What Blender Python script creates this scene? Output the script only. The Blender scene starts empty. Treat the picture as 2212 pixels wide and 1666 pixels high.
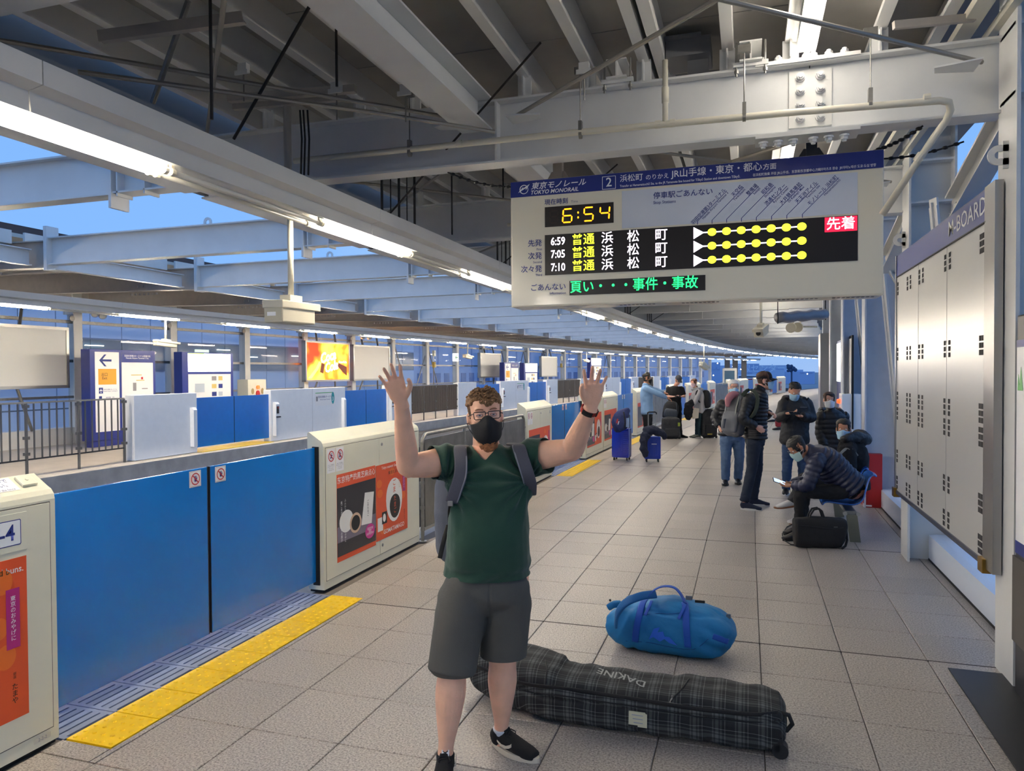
import bpy, bmesh, math, random
import numpy as np
from mathutils import Vector, Matrix, noise
random.seed(7)
SC = bpy.context.scene
COL = SC.collection
PI = math.pi
# ------------------------------------------------------------------ camera
F, YAW, PIT, ROLL, H = 1580.9, .311192, -.018923, -.005708, 1.83
_c, _s = math.cos(YAW), math.sin(YAW)
R0, D0, U0 = Vector((_c, _s, 0)), Vector((-_s, _c, 0)), Vector((0, 0, 1))
D1 = D0*math.cos(PIT)+U0*math.sin(PIT); U1 = U0*math.cos(PIT)-D0*math.sin(PIT)
R2 = R0*math.cos(ROLL)+U1*math.sin(ROLL); U2 = U1*math.cos(ROLL)-R0*math.sin(ROLL)
EYE = Vector((0, 0, H))
cam = bpy.data.objects.new('camera', bpy.data.cameras.new('camera')); COL.objects.link(cam)
cam.data.sensor_width = 36; cam.data.lens = 36*F/2212; cam.data.clip_start = .05; cam.data.clip_end = 3000
_m = Matrix((R2, U2, -D1)).transposed().to_4x4(); _m.translation = EYE
cam.matrix_world = _m; SC.camera = cam
def ray(px, py):
    return D1 + R2*((px-1106)/F) - U2*((py-833)/F)
def at(px, py, D):            # point seen at that pixel, D metres along the optical axis
    return EYE + ray(px, py)*D
def on_floor(px, py, z=0):
    v = ray(px, py); return EYE + v*((z-H)/v.z)
# ------------------------------------------------------------------ sky
w = bpy.data.worlds.new('dusk'); SC.world = w; w.use_nodes = True
nt = w.node_tree; nt.nodes.clear()
o_ = nt.nodes.new('ShaderNodeOutputWorld'); b_ = nt.nodes.new('ShaderNodeBackground')
tc = nt.nodes.new('ShaderNodeTexCoord'); sp = nt.nodes.new('ShaderNodeSeparateXYZ')
rp = nt.nodes.new('ShaderNodeValToRGB'); nz = nt.nodes.new('ShaderNodeTexNoise'); mx = nt.nodes.new('ShaderNodeMix'); mx.data_type = 'RGBA'
nt.links.new(tc.outputs['Generated'], sp.inputs[0]); nt.links.new(sp.outputs['Z'], rp.inputs[0])
e = rp.color_ramp.elements; e[0].position = 0; e[0].color = (.24, .39, .68, 1); e[1].position = .55; e[1].color = (.16, .36, .78, 1)
k = rp.color_ramp.elements.new(.12); k.color = (.19, .39, .78, 1)
nz.inputs['Scale'].default_value = 3; nz.inputs['Detail'].default_value = 5
nt.links.new(tc.outputs['Generated'], nz.inputs['Vector'])
mr = nt.nodes.new('ShaderNodeMapRange'); mr.inputs[1].default_value = .5; mr.inputs[2].default_value = .8; mr.inputs[4].default_value = .5
nt.links.new(nz.outputs[0], mr.inputs[0]); nt.links.new(mr.outputs[0], mx.inputs[0]); nt.links.new(rp.outputs[0], mx.inputs[6])
mx.inputs[7].default_value = (.42, .56, .80, 1); nt.links.new(mx.outputs[2], b_.inputs[0]); b_.inputs[1].default_value = .68
nt.links.new(b_.outputs[0], o_.inputs[0])
SC.view_settings.view_transform = 'Standard'; SC.view_settings.look = 'None'
SC.view_settings.gamma = 1; SC.view_settings.use_curve_mapping = False
SC.view_settings.exposure = 0.95
TUBE_GLOW = 52.0              # brightness of the platform's fluorescent tubes
# ------------------------------------------------------------------ helpers
def lin(h):
    h = h.lstrip('#'); c = [int(h[i:i+2], 16)/255 for i in (0, 2, 4)]
    return tuple(x/12.92 if x <= .04045 else ((x+.055)/1.055)**2.4 for x in c)+(1,)
MATS = {}
def mat(name, color='#888888', rough=.5, metal=0, emit=0, spec=None, bump=0, bscale=40, var=0, vscale=8, trans=0, coat=0, stretch=None, alpha=1, sheen=0):
    if name in MATS: return MATS[name]
    m = bpy.data.materials.new(name); m.use_nodes = True; MATS[name] = m
    n = m.node_tree; p = n.nodes['Principled BSDF']; c = lin(color) if isinstance(color, str) else color
    p.inputs['Base Color'].default_value = c; p.inputs['Roughness'].default_value = rough; p.inputs['Metallic'].default_value = metal
    if spec is not None: p.inputs['Specular IOR Level'].default_value = spec
    if emit: p.inputs['Emission Color'].default_value = c; p.inputs['Emission Strength'].default_value = emit
    if trans: p.inputs['Transmission Weight'].default_value = trans
    if coat: p.inputs['Coat Weight'].default_value = coat; p.inputs['Coat Roughness'].default_value = .1
    if sheen: p.inputs['Sheen Weight'].default_value = sheen
    if alpha < 1: p.inputs['Alpha'].default_value = alpha
    if bump or var:
        t = n.nodes.new('ShaderNodeTexCoord'); mp = n.nodes.new('ShaderNodeMapping'); n.links.new(t.outputs['Object'], mp.inputs[0])
        if stretch: mp.inputs['Scale'].default_value = stretch
        if bump:
            a = n.nodes.new('ShaderNodeTexNoise'); a.inputs['Scale'].default_value = bscale; a.inputs['Detail'].default_value = 4
            bp = n.nodes.new('ShaderNodeBump'); bp.inputs['Strength'].default_value = bump; bp.inputs['Distance'].default_value = .01
            n.links.new(mp.outputs[0], a.inputs['Vector']); n.links.new(a.outputs[0], bp.inputs['Height']); n.links.new(bp.outputs[0], p.inputs['Normal'])
        if var:
            a = n.nodes.new('ShaderNodeTexNoise'); a.inputs['Scale'].default_value = vscale; a.inputs['Detail'].default_value = 6
            r = n.nodes.new('ShaderNodeMapRange'); r.inputs[1].default_value = .3; r.inputs[2].default_value = .7
            r.inputs[3].default_value = 1-var; r.inputs[4].default_value = 1+var
            mm = n.nodes.new('ShaderNodeMix'); mm.data_type = 'RGBA'; mm.blend_type = 'MULTIPLY'; mm.inputs[0].default_value = 1
            mm.inputs[6].default_value = c; n.links.new(mp.outputs[0], a.inputs['Vector']); n.links.new(a.outputs[0], r.inputs[0])
            cc = n.nodes.new('ShaderNodeCombineColor')
            for q in range(3): n.links.new(r.outputs[0], cc.inputs[q])
            n.links.new(cc.outputs[0], mm.inputs[7]); n.links.new(mm.outputs[2], p.inputs['Base Color'])
    return m
def tag(o, label, cat, group=None, kind=None):
    if label: o['label'] = label
    if cat: o['category'] = cat
    if group: o['group'] = group
    if kind: o['kind'] = kind
    return o
def empty(name, loc=(0, 0, 0), rz=0, label=None, cat=None, group=None, kind=None):
    o = bpy.data.objects.new(name, None); COL.objects.link(o); o.location = loc; o.rotation_euler = (0, 0, rz); o.empty_display_size = .1
    return tag(o, label, cat, group, kind)
def link_mesh(name, me, m=None, parent=None, smooth=False, kind=None):
    if m is not None and not me.materials: me.materials.append(m)
    if smooth: me.shade_smooth()
    o = bpy.data.objects.new(name, me); COL.objects.link(o)
    if parent: o.parent = parent
    if kind: o['kind'] = kind
    return o
def frame(o, right, up):
    r = Vector(right).normalized(); u = Vector(up).normalized(); n = r.cross(u).normalized(); u = n.cross(r)
    m = Matrix((r, u, n)).transposed().to_4x4(); m.translation = Vector(o); return m
class MB:
    def __init__(s): s.v = []; s.f = []; s.mi = []; s.cur = 0
    def add(s, vs, fs):
        b = len(s.v); s.v += [tuple(v) for v in vs]
        for f in fs: s.f.append([b+i for i in f]); s.mi.append(s.cur)
        return s
    def box(s, x0, x1, y0, y1, z0, z1, M=None):
        vs = [Vector((x, y, z)) for x in (x0, x1) for y in (y0, y1) for z in (z0, z1)]
        if M: vs = [M@v for v in vs]
        return s.add(vs, [(0, 1, 3, 2), (4, 6, 7, 5), (0, 4, 5, 1), (2, 3, 7, 6), (0, 2, 6, 4), (1, 5, 7, 3)])
    def bbox(s, x0, x1, y0, y1, z0, z1, b=.005, M=None):   # bevelled box
        bm = bmesh.new(); bmesh.ops.create_cube(bm, size=1)
        for v in bm.verts: v.co = Vector(((x0+x1)/2+v.co.x*(x1-x0), (y0+y1)/2+v.co.y*(y1-y0), (z0+z1)/2+v.co.z*(z1-z0)))
        bmesh.ops.bevel(bm, geom=list(bm.edges), offset=b, segments=2, affect='EDGES', profile=.6)
        vs = [(M@v.co if M else v.co.copy()) for v in bm.verts]; s.add(vs, [[v.index for v in f.verts] for f in bm.faces]); bm.free(); return s
    def prism(s, poly, d0, d1, M):       # polygon in the frame's right/up plane, extruded along its normal
        n = len(poly); vs = [M@Vector((x, y, d)) for d in (d0, d1) for x, y in poly]
        if d1 < d0: vs = vs[n:]+vs[:n]
        return s.add(vs, [list(range(n))[::-1], list(range(n, 2*n))]+[(i, (i+1) % n, n+(i+1) % n, n+i) for i in range(n)])
    def cyl(s, p0, p1, r, n=10, r2=None, caps=True):
        p0, p1 = Vector(p0), Vector(p1); d = (p1-p0).normalized(); a = d.orthogonal().normalized(); b = d.cross(a); r2 = r if r2 is None else r2
        vs = [p+(a*math.cos(t)+b*math.sin(t))*q for p, q in ((p0, r), (p1, r2)) for t in [2*PI*i/n for i in range(n)]]
        fs = [(i, (i+1) % n, n+(i+1) % n, n+i) for i in range(n)]
        if caps: fs += [list(range(n))[::-1], list(range(n, 2*n))]
        return s.add(vs, fs)
    def tube(s, pts, r, n=8, closed=False, rr=None):       # round tube through the points
        pts = [Vector(p) for p in pts]; N = len(pts); a = None; vs = []
        for i, p in enumerate(pts):
            d = (pts[(i+1) % N if closed else min(i+1, N-1)]-pts[(i-1) % N if closed else max(i-1, 0)]).normalized()
            a = d.orthogonal().normalized() if a is None else (a-d*a.dot(d)).normalized()
            b = d.cross(a); q = rr[i] if rr else r
            vs += [p+(a*math.cos(2*PI*j/n)+b*math.sin(2*PI*j/n))*q for j in range(n)]
        fs = [(i*n+j, i*n+(j+1) % n, ((i+1) % N)*n+(j+1) % n, ((i+1) % N)*n+j) for i in range(N if closed else N-1) for j in range(n)]
        if not closed: fs += [list(range(n))[::-1], list(range((N-1)*n, N*n))]
        return s.add(vs, fs)
    def beam(s, p0, p1, w, h, up=(0, 0, 1)):
        p0, p1 = Vector(p0), Vector(p1); d = (p1-p0).normalized(); r = d.cross(Vector(up)).normalized(); u = r.cross(d)
        vs = [p+r*a*w/2+u*b*h/2 for p in (p0, p1) for a, b in ((-1, -1), (1, -1), (1, 1), (-1, 1))]
        return s.add(vs, [(0, 3, 2, 1), (4, 5, 6, 7)]+[(i, (i+1) % 4, 4+(i+1) % 4, 4+i) for i in range(4)])
    def ibeam(s, p0, p1, h, fw=.16, tf=.016, tw=.012):     # hangs below p0-p1 (top line)
        p0, p1 = Vector(p0), Vector(p1); z = Vector((0, 0, 1))
        s.beam(p0-z*tf/2, p1-z*tf/2, fw, tf); s.beam(p0-z*(h-tf/2), p1-z*(h-tf/2), fw, tf); return s.beam(p0-z*h/2, p1-z*h/2, tw, h-tf*2)
    def ball(s, c, r, n=8, m=6, sc=(1, 1, 1), M=None):
        vs = [Vector((0, 0, 1))]+[Vector((math.sin(PI*i/m)*math.cos(2*PI*j/n), math.sin(PI*i/m)*math.sin(2*PI*j/n), math.cos(PI*i/m))) for i in range(1, m) for j in range(n)]+[Vector((0, 0, -1))]
        fs = [(0, 1+j, 1+(j+1) % n) for j in range(n)]+[(1+i*n+j, 1+(i+1)*n+j, 1+(i+1)*n+(j+1) % n, 1+i*n+(j+1) % n) for i in range(m-2) for j in range(n)]
        l = len(vs)-1; fs += [(l, 1+(m-2)*n+(j+1) % n, 1+(m-2)*n+j) for j in range(n)]
        vs = [Vector((v.x*sc[0], v.y*sc[1], v.z*sc[2]))*r for v in vs]
        if M: vs = [M@v for v in vs]
        return s.add([v+Vector(c) for v in vs], fs)
    def mesh(s, name, mats=None):
        me = bpy.data.meshes.new(name); me.from_pydata(s.v, [], s.f); me.update()
        for m in (mats if isinstance(mats, (list, tuple)) else [mats] if mats else []): me.materials.append(m)
        if any(s.mi): me.polygons.foreach_set('material_index', s.mi)
        return me
    def build(s, name, m, parent=None, smooth=False, kind=None):
        return link_mesh(name, s.mesh(name, m), None, parent, smooth, kind)
def smooth_by_angle(o, deg=35):
    me = o.data; me.shade_smooth(); bm = bmesh.new(); bm.from_mesh(me)
    for e in bm.edges:
        e.smooth = len(e.link_faces) == 2 and e.calc_face_angle(0) < math.radians(deg)
    bm.to_mesh(me); bm.free(); return o
# the platform line bends to the right beyond s = 7
RC, Y0, XC = 260., 7., 256.65
def path(s, x, z=0):
    if s <= Y0: return Vector((x, s, z))
    a = (s-Y0)/RC; r = XC-x; return Vector((XC-r*math.cos(a), Y0+r*math.sin(a), z))
def head(s): return -max(0, s-Y0)/RC
def sframe(s, x=0, z=0):      # matrix: local x across, y along
    return Matrix.Translation(path(s, x, z))@Matrix.Rotation(head(s), 4, 'Z')
def sweep(prof, s0, s1, step=3.0):
    n = max(1, int(math.ceil((s1-s0)/step))); k = len(prof); vs = []
    for i in range(n+1):
        s = s0+(s1-s0)*i/n; vs += [path(s, x, z) for x, z in prof]
    fs = [(i*k+j, (i+1)*k+j, (i+1)*k+(j+1) % k, i*k+(j+1) % k) for i in range(n) for j in range(k)]+[list(range(k))[::-1], list(range(n*k, n*k+k))]
    return MB().add(vs, fs)
def rect(x0, x1, z0, z1): return [(x0, z0), (x0, z1), (x1, z1), (x1, z0)]
def text(name, s, size, m, M, parent=None, align='CENTER', bold=0, sx=1, depth=0, res=2, shear=0, line=1, valign='CENTER', sy=1):
    if line < .9 and '\n' in s: size *= line/1.0; line = 1.0
    c = bpy.data.curves.new(name, 'FONT'); c.body = s; c.size = size; c.align_x = align; c.align_y = valign; c.resolution_u = res
    c.offset = bold*size*.45; c.extrude = depth; c.shear = shear; c.space_line = line
    t = bpy.data.objects.new(name, c); COL.objects.link(t); dg = bpy.context.evaluated_depsgraph_get()
    me = bpy.data.meshes.new_from_object(t.evaluated_get(dg)); bpy.data.objects.remove(t); bpy.data.curves.remove(c)
    me.transform(M@Matrix.Diagonal((sx, sy, 1, 1))); me.materials.clear(); me.materials.append(m)
    return link_mesh(name, me, None, parent)
def plate(name, x0, x1, y0, y1, m, M, parent=None, d=.002, d0=0):   # thin printed plate on a frame
    return MB().prism([(x0, y0), (x1, y0), (x1, y1), (x0, y1)], d0, d0+d, M).build(name, m, parent)
def disc(name, cx, cy, rx, ry, m, M, parent=None, d=.002, d0=0, n=24, egg=0):
    return MB().prism([(cx+rx*math.cos(2*PI*i/n), cy+ry*math.sin(2*PI*i/n)*(1+egg*math.sin(2*PI*i/n))) for i in range(n)], d0, d0+d, M).build(name, m, parent)
# ------------------------------------------------------------------ materials
PAINT = mat('grey_steel_paint', '#D6D7D6', .42, var=.05, vscale=3, bump=.08, bscale=15)
PAINT2 = mat('light_steel_paint', '#D6D6D2', .4, var=.04, vscale=3)
SHEET = mat('ceiling_sheet', '#98958F', .6, var=.10, vscale=2.5)
TROUGH = mat('lamp_trough_paint', '#DDDCD8', .38, var=.03, vscale=3)
CREAM = mat('cream_gate_paint', '#E3E0CB', .32, var=.02, vscale=5)
CREAMJ = mat('panel_joint', '#4A4A44', .6)
WHITEG = mat('white_gate_paint', '#F0F3F6', .3, var=.02)
BLUE = mat('blue_gate_panel', '#0871C8', .22, var=.05, vscale=1.5, coat=.3)
BLUE2 = mat('blue_gate_panel_far', '#1672CF', .3, var=.04)
BLACK = mat('black_rubber', '#0B0B0C', .6)
DARK = mat('dark_steel', '#3C3D40', .5, .5)
STEEL = mat('brushed_steel', '#A9A8A6', .28, .95, bump=.05, bscale=60, stretch=(1, 1, 20))
STEELD = mat('weathered_steel', '#77756F', .38, .75, var=.22, vscale=5, bump=.1, bscale=30)
GALV = mat('galvanised_steel', '#8F8E8A', .4, .8, var=.12, vscale=20)
NAVY = mat('navy_print', '#23348F', .4)
NAVYS = mat('navy_sign_paint', '#22307F', .3, coat=.2)
WHITE = mat('white_print', '#F2F2F2', .4)
CONC = mat('concrete', '#A5A4A2', .8, var=.15, vscale=4, bump=.2, bscale=30)
CONCD = mat('pit_concrete', '#3A3B3D', .9, var=.3, vscale=2)
PIPE = mat('cream_pipe', '#D5D0BE', .4)
TUBE = mat('fluorescent_tube', '#FFF3E0', .5, emit=TUBE_GLOW)
TUBE3 = mat('strip_lamp_tube', '#FFF6EA', .5, emit=TUBE_GLOW*.5)
TUBE2 = mat('fluorescent_tube_far', '#FFF0DA', .5, emit=TUBE_GLOW*1.9)
UNLIT = mat('unlit_tube', '#D8D6CE', .3)
LAMPW = mat('lamp_holder', '#E9E2CE', .4)
ORANGE = mat('orange_print', '#E0552B', .45)
YEL = mat('yellow_tactile', '#F2C60C', .38, var=.06, vscale=10)
RED = mat('red_paint', '#B01F1F', .35)
SEAT = mat('blue_plastic_seat', '#2E62B8', .22)
GLASS = mat('window_glass', '#C6D8EC', .03, alpha=.13, spec=.8)
def granite(name, c1, c2, c3):
    m = bpy.data.materials.new(name); m.use_nodes = True; n = m.node_tree; p = n.nodes['Principled BSDF']
    t = n.nodes.new('ShaderNodeTexCoord'); a = n.nodes.new('ShaderNodeTexNoise'); a.inputs['Scale'].default_value = 95; a.inputs['Detail'].default_value = 5; a.inputs['Roughness'].default_value = .75
    geo = n.nodes.new('ShaderNodeNewGeometry')
    n.links.new(geo.outputs['Position'], a.inputs['Vector']); r = n.nodes.new('ShaderNodeValToRGB')
    r.color_ramp.elements[0].position = .36; r.color_ramp.elements[0].color = lin(c1); r.color_ramp.elements[1].position = .62; r.color_ramp.elements[1].color = lin(c3)
    k = r.color_ramp.elements.new(.48); k.color = lin(c2); n.links.new(a.outputs[0], r.inputs[0])
    b = n.nodes.new('ShaderNodeTexNoise'); b.inputs['Scale'].default_value = .9; b.inputs['Detail'].default_value = 3; n.links.new(geo.outputs['Position'], b.inputs['Vector'])
    oi = n.nodes.new('ShaderNodeObjectInfo'); ad = n.nodes.new('ShaderNodeMath'); ad.operation = 'MULTIPLY_ADD'; ad.inputs[1].default_value = .12; n.links.new(oi.outputs['Random'], ad.inputs[0]); 
    q = n.nodes.new('ShaderNodeMapRange'); q.inputs[1].default_value = .3; q.inputs[2].default_value = .7; q.inputs[3].default_value = .86; q.inputs[4].default_value = 1.0
    n.links.new(b.outputs[0], q.inputs[0]); n.links.new(q.outputs[0], ad.inputs[2])
    cc = n.nodes.new('ShaderNodeCombineColor')
    for i in range(3): n.links.new(ad.outputs[0], cc.inputs[i])
    mm = n.nodes.new('ShaderNodeMix'); mm.data_type = 'RGBA'; mm.blend_type = 'MULTIPLY'; mm.inputs[0].default_value = 1
    n.links.new(r.outputs[0], mm.inputs[6]); n.links.new(cc.outputs[0], mm.inputs[7]); n.links.new(mm.outputs[2], p.inputs['Base Color'])
    rr = n.nodes.new('ShaderNodeMapRange'); rr.inputs[3].default_value = .30; rr.inputs[4].default_value = .5; n.links.new(a.outputs[0], rr.inputs[0]); n.links.new(rr.outputs[0], p.inputs['Roughness'])
    MATS[name] = m; return m
TILE = granite('granite_tile', '#605A54', '#9A938B', '#BFB7AD')

def wm(p): return wm(p.parent)@p.matrix_parent_inverse@p.matrix_basis if p.parent else p.matrix_basis
def child(o, p): o.parent = p; o.matrix_parent_inverse = wm(p).inverted(); return o      # keeps its place in the world
# ================================================================== floor
fl = MB().box(-3.3, 2.2, -9, 7, -.35, -.014); fl.build('floor_slab_tmp', None) if 0 else None
floor = sweep([(-3.46, -.4), (-3.46, -.012), (4.2, -.012), (4.2, -.4)], -9, 92, 4).build('floor', mat('joint_mortar', '#6B645D', .8), kind='structure')
xe = [-3.262]+[-2.921+.5*i for i in range(10)]+[1.655]
def tile_mesh(wx, wy, nm):
    m = MB(); b = .003; z0, z1 = -.012, 0
    a = [(-wx/2, -wy/2, z0), (wx/2, -wy/2, z0), (wx/2, wy/2, z0), (-wx/2, wy/2, z0)]
    c = [(-wx/2, -wy/2, z1-b), (wx/2, -wy/2, z1-b), (wx/2, wy/2, z1-b), (-wx/2, wy/2, z1-b)]
    t = [(-wx/2+b, -wy/2+b, z1), (wx/2-b, -wy/2+b, z1), (wx/2-b, wy/2-b, z1), (-wx/2+b, wy/2-b, z1)]
    m.add(a+c+t, [(0, 1, 5, 4), (1, 2, 6, 5), (2, 3, 7, 6), (3, 0, 4, 7), (4, 5, 9, 8), (5, 6, 10, 9), (6, 7, 11, 10), (7, 4, 8, 11), (8, 9, 10, 11)])
    return m.mesh(nm, TILE)
tmesh = {}
gate_openings = [(2.75, 5.28), (12.41, 14.88), (18.15, 20.6), (27.8, 30.3), (33.5, 36.0), (43.2, 45.7), (48.9, 51.4), (58.6, 61.1)]
stuff = MB(); ntile = 0
for j in range(-7, 150):
    s = 5.139+.5*(j+.5)
    for i in range(len(xe)-1):
        a, b = xe[i], xe[i+1]
        if i == 0 and any(p-.25 < s < q+.1 for p, q in gate_openings): a = -2.957 if s > 3.2 or 1 else a
        if i == 0 and a > -3:
            for p, q in gate_openings:
                for e0, e1 in (((s-.2475, p+.015),) if s-.24 < p < s+.25 else ())+(((q-.035, s+.2475),) if s-.25 < q < s+.24 else ()):
                    if e1-e0 > .02: MB().box(-.15, .15, -(e1-e0)/2+.002, (e1-e0)/2-.002, -.012, 0, sframe((e0+e1)/2, -3.112)).build('tile', TILE, floor)
        wx = b-a-.005; key = round(wx, 3)
        if ntile < 300 and b-a > .1:
            if key not in tmesh: tmesh[key] = tile_mesh(wx, .495, 'tile')
            o = bpy.data.objects.new('tile', tmesh[key]); COL.objects.link(o); o.parent = floor
            o.location = path(s, (a+b)/2); o.rotation_euler.z = head(s); ntile += 1
        elif s < 80:
            M = sframe(s, (a+b)/2); stuff.box(-wx/2, wx/2, -.2475, .2475, -.012, 0, M)
stuff.build('tile_field', TILE, floor, kind='stuff')
for j in (-6, 0, 6, 12, 18, 24):
    s = 5.139+.5*j; M = sframe(s)
    MB().box(-3.26 if not any(p-.2 < s < q+.1 for p, q in gate_openings) else -2.95, 1.65, -.006, .006, -.01, .0012, M).build('expansion_joint', mat('joint_sealant', '#3A342F', .7), floor)
far_floor = MB()
sweep([(1.66, -.012), (1.66, 0), (4.2, 0), (4.2, -.012)], 22, 80, 4).build('far_paving', TILE, floor)
# platform edge, grating and tactile tiles at each opening
GRT = mat('blue_grey_grating', '#6E7A98', .5, 0, bump=.1, bscale=60)
slot = MB().box(-.004, .004, -.12, .12, 0, .002).mesh('slot', BLACK)
def edge_opening(a, b, near):
    n = int(round((b-a-.0)/.31)); L = (b-a)/n
    tr = empty('tactile_strip', path(a, -3.1), 0, None, None)
    g = empty('edge_grating', path(a, -3.5), 0, None, None)
    for k in range(n):
        s = a+L*(k+.5); M = sframe(s)
        t = MB().box(-3.25, -2.962, -L/2+.004, L/2-.004, -.011, .003, M)
        for p in range(5):
            for q in range(5):
                if near: t.cyl(M@Vector((-3.25+.029+.0575*p, -L/2+L*(q+.5)/5, .003)), M@Vector((-3.25+.029+.0575*p, -L/2+L*(q+.5)/5, .008)), .013, 8, .009)
        o = t.build('tactile_tile', YEL); o.parent = tr; o.matrix_parent_inverse = Matrix.Translation(-tr.location)
        gm = MB(); xs = [-3.262-.012, -3.33, -3.385, -3.44, -3.495, -3.55, -3.62]
        for q in range(6):
            gm.box(xs[q+1]+.006, xs[q]-.006, -L/2+.03, L/2-.03, -.03, -.002, M)
        gm.box(-3.75, -3.262, -L/2+.003, -L/2+.03, -.03, -.002, M); gm.box(-3.75, -3.262, L/2-.03, L/2-.003, -.03, -.002, M)
        gm.box(-3.75, -3.622, -L/2+.03, L/2-.03, -.03, -.002, M)
        o = gm.build('grating_panel', GRT); o.parent = g; o.matrix_parent_inverse = Matrix.Translation(-g.location)
    return tr, g
ordn = ['first', 'second', 'third', 'fourth', 'fifth', 'sixth', 'seventh', 'eighth', 'ninth', 'tenth', 'eleventh', 'twelfth', 'thirteenth', 'fourteenth', 'fifteenth', 'sixteenth']
for i, (a, b) in enumerate(gate_openings[:6]):
    tr, g = edge_opening(a+.02, b-.04, i < 2)
    wh = ['beside the nearest blue doors', 'behind the waving man, by the second blue doors'][i] if i < 2 else 'at the %s pair of doors from the camera' % ordn[i]
    tag(tr, 'yellow studded tactile strip '+wh, 'tactile paving', 'yellow tactile strips at the platform doors')
    tag(g, 'blue grey slotted edge grating '+wh, 'grating', 'edge gratings at the platform doors')
sweep([(-3.76, -.5), (-3.76, -.035), (-3.46, -.035), (-3.46, -.5)], -9, 80, 4).build('trim_1', CONC, kind='structure')
sweep(rect(-11.35, -3.7, -1.35, -1.3), -9, 92, 4).build('floor_track_pit', CONCD, kind='structure')
for k, x in enumerate((-5.6, -9.3)):
    tag(sweep(rect(x-.4, x+.4, -1.3, -.25), -9, 90, 3).build('track_beam', CONCD), ['concrete monorail beam in the pit beside the near blue doors', 'concrete monorail beam in the pit beside the opposite platform'][k], 'rail')
# ================================================================== opposite platform
ZO = .12
sweep([(-16.3, -.4), (-16.3, ZO), (-11.22, ZO), (-11.2, ZO-.02), (-11.2, ZO-.05), (-11.27, ZO-.07), (-11.27, -.32), (-11.34, -.34), (-11.34, -1.3)], -2, 92, 3).build('floor_opposite', mat('opposite_paving', '#B7AEA2', .5, var=.08, vscale=3), kind='structure')
sweep(rect(-11.26, -11.19, -.2, .1), -2, 90, 3).build('trim_2', CONC, kind='structure')
# ================================================================== our ceiling
ceil = sweep(rect(-4.42, 2.1, 4.22, 4.26), -9.5, 92, 3).build('ceiling', SHEET, kind='structure')
pm = {}
for k in range(-10, 100):
    s = 3.72+.915*k; M = sframe(s)
    MB().box(-4.4, 2.05, -.4535, .4535, 4.19, 4.215, M).build('ceiling_panel', SHEET, ceil)
PX = [-4.15, -3.78, -3.33, -2.93, -2.45, -1.56, -1.08, -.69, -.585, -.13, .27, .80, 1.17]
for x in PX:
    p = [(x-.035, 3.985), (x-.035, 4.02), (x-.030, 4.02), (x-.030, 3.995), (x+.030, 3.995), (x+.030, 4.19), (x+.038, 4.19), (x+.038, 3.985)]
    sweep(p[::-1], -9.5, 90, 2.93).build('purlin', mat('purlin_zinc', '#D9D8D4', .35, .15), ceil)
GS = [5.2+2.93*k for k in range(-5, 29)]
NUT = MB().cyl((0, 0, 0), (0, 0, .012), .03, 16).cyl((0, 0, .012), (0, 0, .03), .024, 6).cyl((0, 0, .03), (0, 0, .042), .014, 8).mesh('bolt', PAINT)
for gi, s in enumerate(GS):
    M = sframe(s); P = lambda x, z: M@Vector((x, 0, z))
    g = MB(); g.ibeam(P(1.47, 3.83), P(-4.42, 3.83), .46, .17); g.ibeam(P(-4.42, 3.80), P(-5.36, 3.80), .37, .17)
    g.beam(P(-1.80, 3.60), P(-1.80, 3.82), .15, .012, (1, 0, 0)) if 0 else None
    for x in (-5.3, -5.0): g.box(x-.008, x+.008, -.085, .085, 3.40, 3.80, M)
    for x in (-1.76,): g.box(x-.008, x+.008, -.085, .085, 3.385, 3.815, M)
    go = g.build('girder', PAINT, ceil)
    for x in PX[::1]:
        pass
    pp = MB()
    for x in (-3.78, -2.93, -2.45, -1.56, -1.08, -.69, -.13, .27, .80): pp.box(x-.05, x+.05, -.012, .012, 3.83, 4.0, M).box(x-.006, x+.006, -.06, .06, 3.83, 4.0, M)
    if s < 40: pp.build('purlin_cleat', PAINT, ceil)
    if s < 30:   # splice plates with bolts
        sp_ = MB()
        for z in (3.385, 3.83): sp_.box(.05, .68, -.10, .10, z-.01+(0 if z > 3.5 else -.025), z+.014+(0 if z > 3.5 else -.025), M)
        sp_.box(.26, .52, -.022, .022, 3.42, 3.79, M); so = sp_.build('splice_plate', PAINT2, go)
        if s < 12:
            for x in (.33, .45):
                for q in range(4 if s < 7 else 3):
                    o = bpy.data.objects.new('bolt', NUT); COL.objects.link(o); o.parent = go; o.matrix_local = M@Matrix.Translation((x, -.022, 3.745-.09*q))@Matrix.Rotation(PI/2, 4, 'X')
            for q in range(6):
                x = .10+.092*q+(.03 if q > 2 else 0)
                for z, r in ((3.335, PI), (3.845, 0)):
                    o = bpy.data.objects.new('bolt', NUT); COL.objects.link(o); o.parent = go; o.matrix_local = M@Matrix.Translation((x, -.06, z))@Matrix.Rotation(r, 4, 'X')
        MB().box(.383, .389, -.024, -.014, 3.80, 3.84, M).build('joint_gap', BLACK, go)
# longitudinal beams between girders
for x, z0, z1, nm in ((-1.9, 3.60, 3.84, 'longitudinal_beam'), (-4.45, 3.36, 3.85, 'eave_beam')):
    for k in range(len(GS)-1):
        a, b = GS[k]+.1, GS[k+1]-.1
        m = MB(); A, B = path(a, x, z1), path(b, x, z1)
        m.ibeam(A, B, z1-z0, .24 if x > -3 else .2, .014, .014 if x > -3 else .05)
        if GS[k] < 45: m.build(nm, PAINT, ceil)
    if x < -3: sweep(rect(x-.14, x-.1, z0+.04, z1+.35), -9.5, 90, 3).build('eave_fascia', mat('eave_grey', '#8E8D8A', .6), ceil)
    sweep(rect(x-.03, x+.03, z0+.02, z1-.02), 45, 90, 3).build(nm+'_far', PAINT, ceil)
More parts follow.
